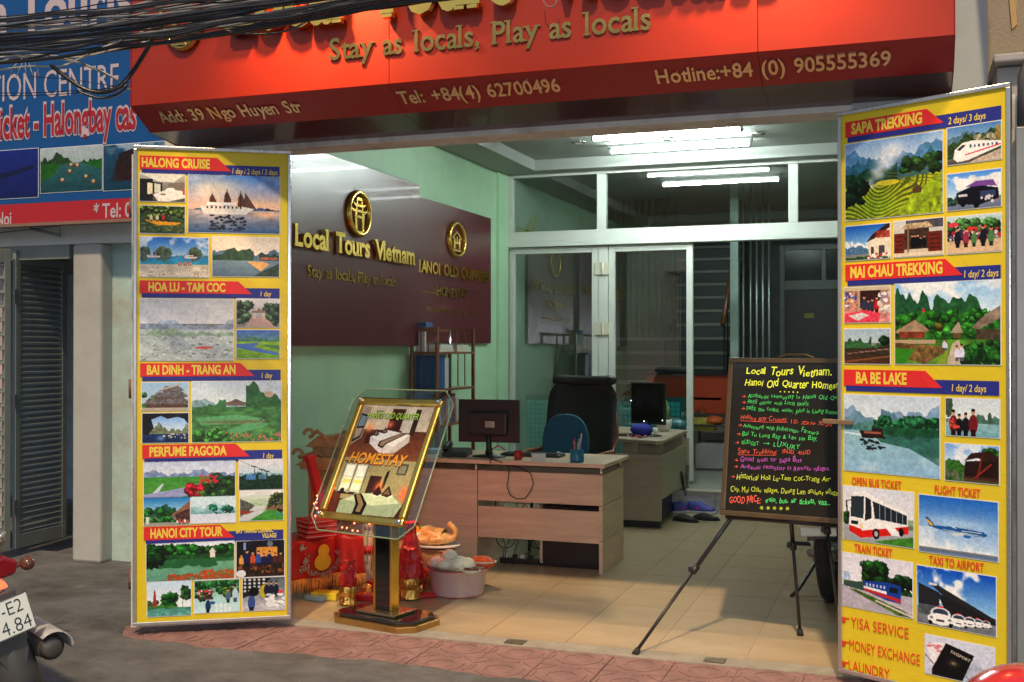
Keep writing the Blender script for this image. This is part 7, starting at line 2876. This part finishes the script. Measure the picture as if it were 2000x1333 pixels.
M_chick = mat("cooked_chicken_skin", (.52, .27, .07), .35, var=.3, scale=12, bump=.4, bscale=50, coat=.3, col2=(.62, .36, .14))
px0 = PY(845, 1075, by - .02)
skin_body("cooked_chicken",
          [(-.14, 0, .05), (-.07, 0, .065), (.0, 0, .07), (.06, 0, .06), (.11, 0, .05), (.145, 0, .07), (.145, 0, .11), (.115, 0, .135), (.10, 0, .165), (.085, 0, .15),
           (-.02, -.07, .045), (-.09, -.085, .05), (-.02, .07, .045), (-.09, .085, .05), (.06, -.06, .06), (.0, -.08, .05), (.06, .06, .06)],
          [(0, 1), (1, 2), (2, 3), (3, 4), (4, 5), (5, 6), (6, 7), (7, 8), (7, 9), (1, 10), (10, 11), (1, 12), (12, 13), (3, 14), (14, 15), (3, 16)],
          [.022, .052, .062, .052, .03, .022, .019, .020, .008, .006, .028, .018, .028, .018, .018, .012, .016], M_chick, 2,
          (px0.x + .02, by - .03, bz + .005), "whole cooked golden chicken with raised head on the offering box", "chicken")
b = MB()
b.lathe([(.10, 0), (.15, .006), (.17, .018), (.165, .02), (.001, .010)], seg=26, c=(px0.x + .02, by - .03, bz + .0008), sy=.72)
single("chicken_plate", b, mat("white_ceramic", (.6, .6, .58)), "oval white plate under the cooked chicken", "plate", loc=(px0.x, by, bz))

# pale pink bucket with plates on its lid
c_ = G(894, 1160)
tb_ = thing("pink_bucket", "wide pale pink plastic tub standing in front of the front desk", "tub", (c_.x, c_.y, .006))
b = MB()
b.lathe([(.150, 0), (.157, .004), (.160, .01), (.178, .14), (.192, .150), (.196, .158), (.188, .160), (.172, .145), (.150, .012), (.001, .010)], seg=40)
part(tb_, "tub", b, mat("pale_pink_plastic", (.74, .56, .55), .35, var=.04))
b = MB()
b.tube([(.157 * math.cos(R(a)), .157 * math.sin(R(a)), .005) for a in range(0, 360, 10)], .005, seg=6, closed=True)
b.tube([(.194 * math.cos(R(a)), .194 * math.sin(R(a)), .158) for a in range(0, 360, 10)], .005, seg=6, closed=True)
part(tb_, "rim", b, mat("pink_rim", (.65, .25, .25), .35))
b = MB()
b.lathe([(.001, .165), (.19, .165), (.19, .175), (.001, .178)], seg=40)
part(tb_, "tray_lid", b, mat("grey_tray", (.40, .42, .40), .25, metal=.5))
zl = .006 + .179
M_cer = mat("white_ceramic", (.6, .6, .58))


def plate(px, py, r_, sy, label, nm="plate"):
    p = G(px, py, zl)
    b = MB()
    b.lathe([(r_ * .55, 0), (r_ * .6, .003), (r_ * .98, .020), (r_, .023), (r_ * .96, .024), (r_ * .55, .007), (.001, .006)], seg=30, c=(p.x, p.y, zl), sy=sy)
    single(nm, b, M_cer, label, "plate", loc=(p.x, p.y, zl))
    return p


p = plate(882, 1110, .15, .72, "large white plate of steamed buns on the pink tub")
M_bun = mat("steamed_bun", (.80, .76, .62), .6, var=.05, scale=10, bump=.1)
buns = [(-.085, -.02, 0), (-.02, -.055, 0), (.045, -.035, 0), (-.04, .03, 0), (.04, .035, 0), (-.01, -.01, .045), (.095, .01, 0)]
for k, (dx, dy, dz) in enumerate(buns):
    b = MB()
    b.lathe([(.010, .0), (.042, .004), (.050, .022), (.038, .044), (.016, .056), (.004, .053)], seg=18)
    rr = random.Random(k)
    b.v = [(x * (1 + rr.uniform(-.04, .04)), y * (1 + rr.uniform(-.04, .04)), z) for x, y, z in b.v]
    o = single("steamed_bun", b, M_bun, "white steamed bun on the large plate on the pink tub" if dz == 0 else "white steamed bun on top of the others", "bun", "steamed buns on the plate", loc=(0, 0, 0))
    o.location = (p.x + dx, p.y + dy, zl + .010 + dz)
p = plate(941, 1103, .095, .72, "white plate of orange red sticky rice on the pink tub")
b = MB()
b.ball((p.x, p.y, zl + .012), .082, rx=1, ry=.70, rz=.5, seg=26, rings=12, wob=.05, seed=2)
single("red_sticky_rice", b, mat("red_sticky_rice", (.62, .09, .012), .5, var=.5, scale=60, bump=1.0, bscale=110), "mound of orange red sticky rice on its plate", "rice", loc=(p.x, p.y, zl + .01))
p = plate(918, 1121, .070, .55, "narrow white dish of dark meat at the tub's front edge")
b = MB()
rr = random.Random(3)
for k in range(22):
    b.ball((p.x + rr.uniform(-.045, .045), p.y + rr.uniform(-.018, .018), zl + .014 + rr.uniform(0, .012)), rr.uniform(.008, .013), seg=7, rings=5, wob=.2, seed=k)
single("dark_meat", b, mat("dark_meat", (.14, .045, .015), .4, var=.4, scale=40), "heap of dark brown meat pieces on the narrow dish", "meat", loc=(p.x, p.y, zl), kind="stuff")

# ------------------------------------------------------------------ motorbikes
def wheel(root, name, y, zr, r_, tw, M_r):
    b = MB()
    prof = []
    n = 26
    for k in range(n):
        a = 2 * math.pi * k / n
        ring = []
        prof.append(a)
    vs, fs = [], []
    m_ = 36
    for i in range(m_):
        th = 2 * math.pi * i / m_
        for k in range(12):
            a = 2 * math.pi * k / 12
            rr_ = r_ - tw * .55 + math.cos(a) * tw * .55
            xx = math.sin(a) * tw * .5
            vs.append((xx, y + rr_ * math.cos(th), zr + rr_ * math.sin(th)))
    for i in range(m_):
        for k in range(12):
            fs.append((i * 12 + k, i * 12 + (k + 1) % 12, ((i + 1) % m_) * 12 + (k + 1) % 12, ((i + 1) % m_) * 12 + k))
    b.add(vs, fs, smooth=True)
    ty = part(root, name, b, M_rubber)
    b = MB()
    for s_ in (-1, 1):
        for k in range(40):
            th = 2 * math.pi * k / 40
            c_ = Vector((s_ * tw * .22, y + (r_ + .0005) * math.cos(th), zr + (r_ + .0005) * math.sin(th)))
            t_ = Vector((0, -math.sin(th), math.cos(th)))
            b.tube([c_ + Vector((-.010 * s_, 0, 0)) + t_ * .008, c_ + Vector((.012 * s_, 0, 0)) - t_ * .008], .0022, seg=4)
    part(ty, "tread", b, M_rubber, kind="stuff")
    b = MB()
    for k in range(5):
        th = 2 * math.pi * k / 5
        b.tube([(0, y, zr), (0, y + (r_ - tw * 1.0) * math.cos(th), zr + (r_ - tw * 1.0) * math.sin(th))], .014, seg=6)
    b.tube([(-.04, y, zr), (.04, y, zr)], .035, seg=12)
    ring = [(0, y + (r_ - tw * 1.02) * math.cos(R(a)), zr + (r_ - tw * 1.02) * math.sin(R(a))) for a in range(0, 360, 12)]
    b.tube(ring, .014, seg=6, closed=True)
    part(ty, "rim", b, M_r)


def motorbike(label, loc, rz, lean, body, plate_txt=True, seatc=(.03, .03, .03), flap=True):
    t = thing("motorbike", label, "motorbike", loc, rz, "parked motorbikes")
    t.rotation_euler = (0, -lean, rz)
    t.rotation_mode = "XYZ"
    Mr = Matrix.Rotation(rz, 4, "Z") @ Matrix.Rotation(-lean, 4, "Y")
    t.rotation_euler = Mr.to_euler()
    mb_ = mat("bike_body_" + label[:6].replace(" ", "_"), body, .25, coat=.5, var=.05)
    mg = mat("dark_grey_plastic", (.07, .07, .07), .5)
    wheel(t, "rear_wheel", 0, .285, .285, .095, M_alu)
    wheel(t, "front_wheel", 1.24, .285, .285, .085, M_alu)
    # tail and body shell from cross sections along y
    secs = [(-.28, .70, .030, .035), (-.20, .69, .075, .065), (0, .66, .12, .10), (.25, .60, .14, .14), (.50, .50, .13, .14), (.62, .40, .12, .12)]
    b = MB()
    vs, fs = [], []
    k_ = 14
    for y, z, w_, h_ in secs:
        for i in range(k_):
            a = 2 * math.pi * i / k_
            vs.append((w_ * math.cos(a), y, z + h_ * math.sin(a)))
    for s_ in range(len(secs) - 1):
        for i in range(k_):
            j = (i + 1) % k_
            fs.append((s_ * k_ + i, s_ * k_ + j, (s_ + 1) * k_ + j, (s_ + 1) * k_ + i))
    fs.append(tuple(range(k_)))
    b.add(vs, fs, smooth=True)
    part(t, "tail_body", b, mb_)
    b = MB()
    b.prism([(-.22, .745), (-.24, .775), (-.10, .805), (.20, .79), (.40, .755), (.52, .74), (.52, .69), (.20, .70), (-.1, .73)], "x", -.115, .115)
    part(t, "seat", b, mat("seat_vinyl", seatc, .5), bevel=.025, segs=3)
    b = MB()
    b.tube([(-.10, -.05, .76), (-.10, -.26, .80), (-.05, -.33, .80), (.05, -.33, .80), (.10, -.26, .80), (.10, -.05, .76)], .012, seg=8)
    part(t, "grab_rail", b, M_alu)
    b = MB()
    b.prism([(-.085, .655), (.085, .655), (.105, .70), (.06, .735), (-.06, .735), (-.105, .70)], "y", -.345, -.22)
    part(t, "tail_light", b, mat("dark_red_lens", (.22, .008, .012), .12, coat=.5), bevel=.012)
    b = MB()
    b.prism([(-.05, .615), (.05, .615), (.04, .645), (-.04, .645)], "y", -.33, -.26)
    part(t, "brake_lamp", b, mat("lit_red_lens", (.8, .05, .02), .3, emit=(1, .08, .03), estr=2.5), bevel=.006)
    for s_ in (-1, 1):
        b = MB()
        b.ball((s_ * .15, -.27, .66), .028, ry=1.3, seg=12, rings=8)
        b.tube([(s_ * .07, -.22, .66), (s_ * .13, -.26, .66)], .008, seg=6)
        part(t, "indicator", b, mat("smoked_lens", (.12, .05, .03), .2))
    # mudguard
    b = MB()

    def mg_fn(u, v):
        a = R((200 if flap else 160) - (150 if flap else 110) * u)
        x = (v - .5) * .15
        r_ = .335 - .05 * (2 * v - 1) ** 2
        return (x, r_ * math.cos(a), .30 + r_ * math.sin(a))
    b.grid(mg_fn, 16, 6)
    part(t, "mudguard", b, mg, solid=.004)
    if flap:
        b = MB()
        b.prism([(-.07, .60), (.07, .60), (.055, .36), (.03, .30), (-.03, .30), (-.055, .36)], "y", -.325, -.315)
        part(t, "mud_flap", b, mg, bevel=.004)
    # plate
    plt = MB()
    plt.box((-.095, -.352, .44), (.095, -.346, .58))
    pp = part(t, "number_plate", plt, mat("retroreflective_white", (.85, .88, .82), .3, emit=(.9, 1.0, .85), estr=.0, var=.02), bevel=.001)
    if plate_txt:
        b = MB()
        flat_text(b, "29-E2", Vector((-.070, -.3532, .519)), Vector((1, 0, 0)), Vector((0, 0, 1)), .14, .050, off=-.012)
        flat_text(b, "514.84", Vector((-.085, -.3532, .448)), Vector((1, 0, 0)), Vector((0, 0, 1)), .17, .053, off=-.012)
        part(pp, "lettering", b, mat("plate_black_ink", (.02, .02, .02), .5))
    b = MB()
    for a, c_ in (((-.098, -.353, .437), (.098, -.345, .441)), ((-.098, -.353, .579), (.098, -.345, .583)), ((-.098, -.353, .4411), (-.094, -.345, .5789)), ((.094, -.353, .4411), (.098, -.345, .5789))):
        b.box(a, c_)
    part(t, "plate_border", b, M_chrome)
    # muffler on the right
    b = MB()
    b.tube([(.13, -.33, .33), (.135, -.20, .325), (.14, .10, .30), (.12, .30, .24), (.08, .45, .22)], [.045, .058, .055, .035, .02], seg=16)
    part(t, "muffler", b, mg)
    b = MB()
    b.tube([(.13, -.345, .33), (.13, -.33, .33)], [.030, .048], seg=16)
    part(t, "muffler_cap", b, mat("sooty_steel", (.12, .11, .10), .5, metal=.6))
    b = MB()

    def hs(u, v):
        a = R(-20 + 140 * v)
        return (.135 + .068 * math.cos(a), -.36 + .34 * u, .325 + .068 * math.sin(a))
    b.grid(hs, 6, 8)
    part(t, "heat_shield", b, mat("light_grey_shield", (.42, .42, .40), .4), solid=.004)
    for s_ in (-1, 1):
        b = MB()
        b.tube([(s_ * .085, .0, .285), (s_ * .10, .10, .60)], .012, seg=8)
        pts = []
        for k in range(60):
            a = k * .9
            u = k / 59
            pts.append((s_ * (.085 + .015 * u) + .020 * math.cos(a), .01 + .085 * u + .020 * math.sin(a), .33 + .22 * u))
        b.tube(pts, .004, seg=5)
        part(t, "shock_absorber", b, M_chrome)
    b = MB()
    b.box((-.10, .05, .22), (.10, .62, .34))
    b.tube([(-.10, .0, .285), (-.09, .5, .28)], .03, seg=8)
    part(t, "engine", b, mat("cast_engine", (.20, .20, .19), .5, metal=.5), bevel=.02)
    for s_ in (-1, 1):
        b = MB()
        b.tube([(s_ * .10, .22, .30), (s_ * .22, .20, .31)], .013, seg=8)
        part(t, "footrest", b, M_rubber)
    b = MB()
    b.tube([(-.10, .30, .20), (-.20, .10, .05), (-.24, .04, .02)], .011, seg=6)
    part(t, "side_stand", b, M_black)
    # front: leg shield, fork, bars, headlight, mirrors
    b = MB()

    def shield(u, v):
        z = .30 + .55 * v
        w_ = .22 * (1 - .25 * abs(2 * v - 1))
        return ((u - .5) * 2 * w_, .86 - .16 * v + .10 * (2 * u - 1) ** 2 * -1, z)
    b.grid(shield, 12, 10)
    part(t, "leg_shield", b, mb_, solid=.01)
    b = MB()
    b.prism([(.60, .36), (.88, .40), (.90, .34), (.62, .30)], "x", -.10, .10)
    part(t, "underbody", b, mb_, bevel=.01)
    for s_ in (-1, 1):
        b = MB()
        b.tube([(s_ * .06, 1.24, .285), (s_ * .06, .92, .92)], .018, seg=8)
        part(t, "fork_leg", b, M_alu)
    b = MB()

    def fg(u, v):
        a = R(170 - 140 * u)
        return ((v - .5) * .13, 1.24 + .32 * math.cos(a), .29 + .32 * math.sin(a))
    b.grid(fg, 14, 4)
    part(t, "front_mudguard", b, mb_, solid=.005)
    b = MB()
    b.tube([(-.32, .78, .98), (-.15, .86, 1.0), (0, .90, .98), (.15, .86, 1.0), (.32, .78, .98)], .012, seg=8)
    part(t, "handlebar", b, M_black)
    for s_ in (-1, 1):
        b = MB()
        b.tube([(s_ * .33, .775, .98), (s_ * .22, .83, .99)], .018, seg=8)
        part(t, "grip", b, M_rubber)
        b = MB()
        b.tube([(s_ * .20, .84, 1.0), (s_ * .26, .88, 1.14)], .005, seg=6)
        b.ball((s_ * .28, .88, 1.17), .055, ry=.25, rz=.7, seg=12, rings=8)
        part(t, "mirror", b, M_black)
    b = MB()
    b.ball((0, .95, .95), .10, ry=1.0, rz=.8, seg=16, rings=10)
    part(t, "headlight", b, mb_)
    return t


# street bike at the left edge: aim the number plate at its place
rzB, lnB = R(60), R(16)
Mr = Matrix.Rotation(rzB, 4, "Z") @ Matrix.Rotation(-lnB, 4, "Y")
tgt = D(10, 1236, 4.15)
off = Mr @ Vector((0, -.35, .51))
locB = tgt - off
motorbike("tan motorbike with a white number plate leaning at the photo's lower left edge", (locB.x, locB.y, 0.0), rzB, lnB, (.30, .24, .17), seatc=(.28, .22, .15))
c_ = G(1607, 1188)
motorbike("dark motorbike parked inside the shop behind the writing board", (c_.x + .04, c_.y + .16, .005), R(-3), R(4), (.03, .03, .035), plate_txt=False, flap=False)
ctr = D(2012, 1450, 1.80)
motorbike("red motorbike parked by the camera at the lower right corner", (ctr.x + .05, ctr.y, 0), R(-96), R(2), (.45, .02, .02), plate_txt=False)
hm = thing("red_helmet", "shiny red helmet on the motorbike seat, its top showing in the lower right corner", "helmet", (ctr.x, ctr.y, ctr.z))
b = MB()
b.ball((0, 0, 0), .128, ry=1.1, rz=.95, seg=32, rings=20)
part(hm, "shell", b, mat("red_gloss_shell", (.55, .02, .02), .18, coat=.6, var=.04))
b = MB()
b.tube([(.129 * math.cos(R(a)), .141 * math.sin(R(a)), -.03) for a in range(0, 360, 12)], .006, seg=6, closed=True)
part(hm, "trim", b, M_black)

# ------------------------------------------------------------------ overhead cables along the facade
def cable(pts, r_, m_, label, group="overhead cables"):
    P = [D(a, c_, z_) for a, c_, z_ in pts]
    # smooth through the points
    out = []
    n = len(P)
    for i in range(n - 1):
        p0, p1, p2, p3 = P[max(0, i - 1)], P[i], P[i + 1], P[min(n - 1, i + 2)]
        for k in range(6):
            t_ = k / 6
            out.append(.5 * ((2 * p1) + (-p0 + p2) * t_ + (2 * p0 - 5 * p1 + 4 * p2 - p3) * t_ ** 2 + (-p0 + 3 * p1 - 3 * p2 + p3) * t_ ** 3))
    out.append(P[-1])
    b = MB()
    b.tube(out, r_, seg=6)
    single("overhead_cable", b, m_, label, "cable", group, loc=out[0])


M_ck = mat("weathered_black_sheath", (.022, .022, .025), .28, var=.3, scale=8)
M_cg = mat("weathered_grey_sheath", (.20, .20, .20), .5, var=.3, scale=8)
M_cw = mat("old_white_sheath", (.50, .47, .42), .5, var=.2, scale=8)
rr = random.Random(21)
for k in range(46):
    u = k / 45
    yl = 42 + 80 * u + rr.uniform(-10, 10)
    yr = -66 + 76 * u + rr.uniform(-8, 8)
    Zc = 4.9 + rr.uniform(-.3, .2)
    pts = []
    for i in range(12):
        v = i / 8
        px = -90 + 860 * v
        sag = 10 * math.sin(min(v, 1) * 3.14) * rr.uniform(.4, 1.2)
        py = yl + (yr - yl) * v + sag * 1.6 + rr.uniform(-4, 4)
        pts.append((px, py, Zc * (1.08 - .16 * v)))
    m_ = M_ck if rr.random() < .80 else M_cg
    cable(pts, rr.choice([.0025, .003, .004, .005, .0075]), m_, "dark cable in the thick bundle crossing above the two signboards" if m_ is M_ck else "grey cable in the thick bundle crossing above the two signboards")
for pts, r_, m_, lb in (
        ([(-60, 145, 5.2), (0, 137, 5.2), (60, 130, 5.15), (115, 130, 5.1), (150, 118, 5.1), (190, 98, 5.0), (260, 70, 5.0), (340, 40, 4.9), (440, 20, 4.8)], .0045, M_cw, "white cable rising in a bend over the word CENTRE"),
        ([(-60, 118, 5.2), (0, 112, 5.2), (40, 108, 5.2), (90, 108, 5.1), (150, 112, 5.1), (220, 98, 5.0), (300, 78, 5.0)], .004, M_cw, "cream cable running level just under the bundle"),
        ([(-60, 130, 5.2), (0, 121, 5.2), (30, 113, 5.2), (75, 112, 5.1), (140, 118, 5.1), (190, 138, 5.1), (235, 160, 5.1), (256, 178, 5.1)], .005, M_cg, "grey cable dropping to the red signboard's left end"),
        ([(80, 112, 5.1), (150, 122, 5.1), (200, 140, 5.1), (240, 165, 5.1), (252, 176, 5.1)], .0035, M_cw, "thin white cable dropping beside the grey one"),
        ([(100, 128, 5.0), (125, 148, 5.0), (160, 172, 5.0), (195, 181, 5.0), (230, 172, 5.0), (258, 142, 5.0), (285, 100, 4.95), (305, 65, 4.9), (330, 40, 4.8)], .010, M_ck, "thick black cable sagging in a deep loop over the blue board's edge"),
        ([(150, 178, 5.05), (195, 192, 5.05), (230, 184, 5.05), (250, 168, 5.0)], .006, M_ck, "second black cable under the deep loop"),
        ([(440, 60, 4.6), (480, 66, 4.6), (530, 66, 4.6), (575, 55, 4.6), (610, 35, 4.6), (640, 20, 4.6)], .0045, M_ck, "thin black cable sagging across the red signboard"),
        ([(-40, 182, 5.3), (60, 182, 5.3), (140, 178, 5.3), (240, 172, 5.2)], .002, M_ck, "very thin wire crossing the word CENTRE"),
        ([(-40, 188, 5.3), (90, 186, 5.3), (180, 178, 5.3), (255, 160, 5.2)], .002, M_ck, "very thin wire below the first one over the word CENTRE"),
        ([(60, 150, 5.3), (140, 156, 5.3), (200, 165, 5.3), (250, 172, 5.2)], .002, M_ck, "very thin wire crossing the tops of the letters CENTRE")):
    cable(pts, r_, m_, lb)
for k in range(5):
    x = 25 + k * 12
    P = [D(52, 106, 5.1), D(x, 132 + 6 * (k % 2), 5.12), D(x + rr.uniform(-6, 6), 150, 5.12)]
    b = MB()
    b.tube(P, .0018, seg=5)
    single("tie_string", b, M_cw, "frayed white string end hanging from the cable tie over the blue board", "string", "string ends hanging from the cable tie", loc=P[0])
# wire hook hanging over the big letters
b = MB()
P = [PY(a, c_, YS - .06) for a, c_ in ((1060, -20), (1062, 4), (1068, 12), (1078, 14), (1086, 8), (1088, -4))]
b.tube(P, .0025, seg=6)
single("wire_hook", b, M_cg, "small bent wire hook hanging over the top edge of the red signboard", "hook", loc=P[0])

# crumpled gold and red foil offerings around the post's foot
rr = random.Random(77)
for k, (px, py, z, r_, red) in enumerate(((700, 1172, 0, .030, 0), (722, 1160, 0, .034, 1), (770, 1176, 0, .028, 0), (786, 1160, .02, .036, 0), (812, 1150, .02, .034, 1), (830, 1150, .0, .028, 0), (690, 1140, .04, .030, 0), (715, 1120, .12, .034, 0),
                                          (770, 1120, .12, .036, 1), (790, 1100, .18, .032, 0), (808, 1118, .10, .030, 0), (700, 1095, .16, .030, 1), (720, 1068, .26, .030, 0), (790, 1066, .26, .028, 0), (668, 1170, .0, .026, 0), (840, 1132, .04, .028, 0))):
    c_ = G(px, py + 1)
    b = MB()
    b.ball((0, 0, 0), r_, seg=9, rings=6, wob=.35, seed=k, rz=1.1)
    b.smooth = [False] * len(b.f)
    o = single("foil_parcel", b, M_redcel if red else M_foil, ("crumpled red foil parcel" if red else "crumpled gold foil parcel") + " among the offerings behind the stand's post", "parcel", "foil parcels among the offerings", loc=(0, 0, 0))
    o.location = (c_.x, c_.y + .10 + z * .4, .012 + r_ + z)
# stacked red paper boxes that carry the upper parcels
for k, (px, w_, h_) in enumerate(((712, .13, .22), (788, .14, .20))):
    c_ = G(px, 1150)
    b = MB()
    b.box((-w_ / 2, -.05, 0), (w_ / 2, .05, h_))
    o = single("red_paper_box", b, mat("red_gold_print", (.50, .02, .01), .35, var=.7, scale=26, col2=(.75, .35, .05)), "upright red and gold printed paper box " + ("left of the post" if k == 0 else "right of the post"), "box", bevel=.006, loc=(0, 0, 0))
    o.location = (c_.x, c_.y + .22, .006)
    o.rotation_euler = (0, 0, R(-15 + 30 * k))
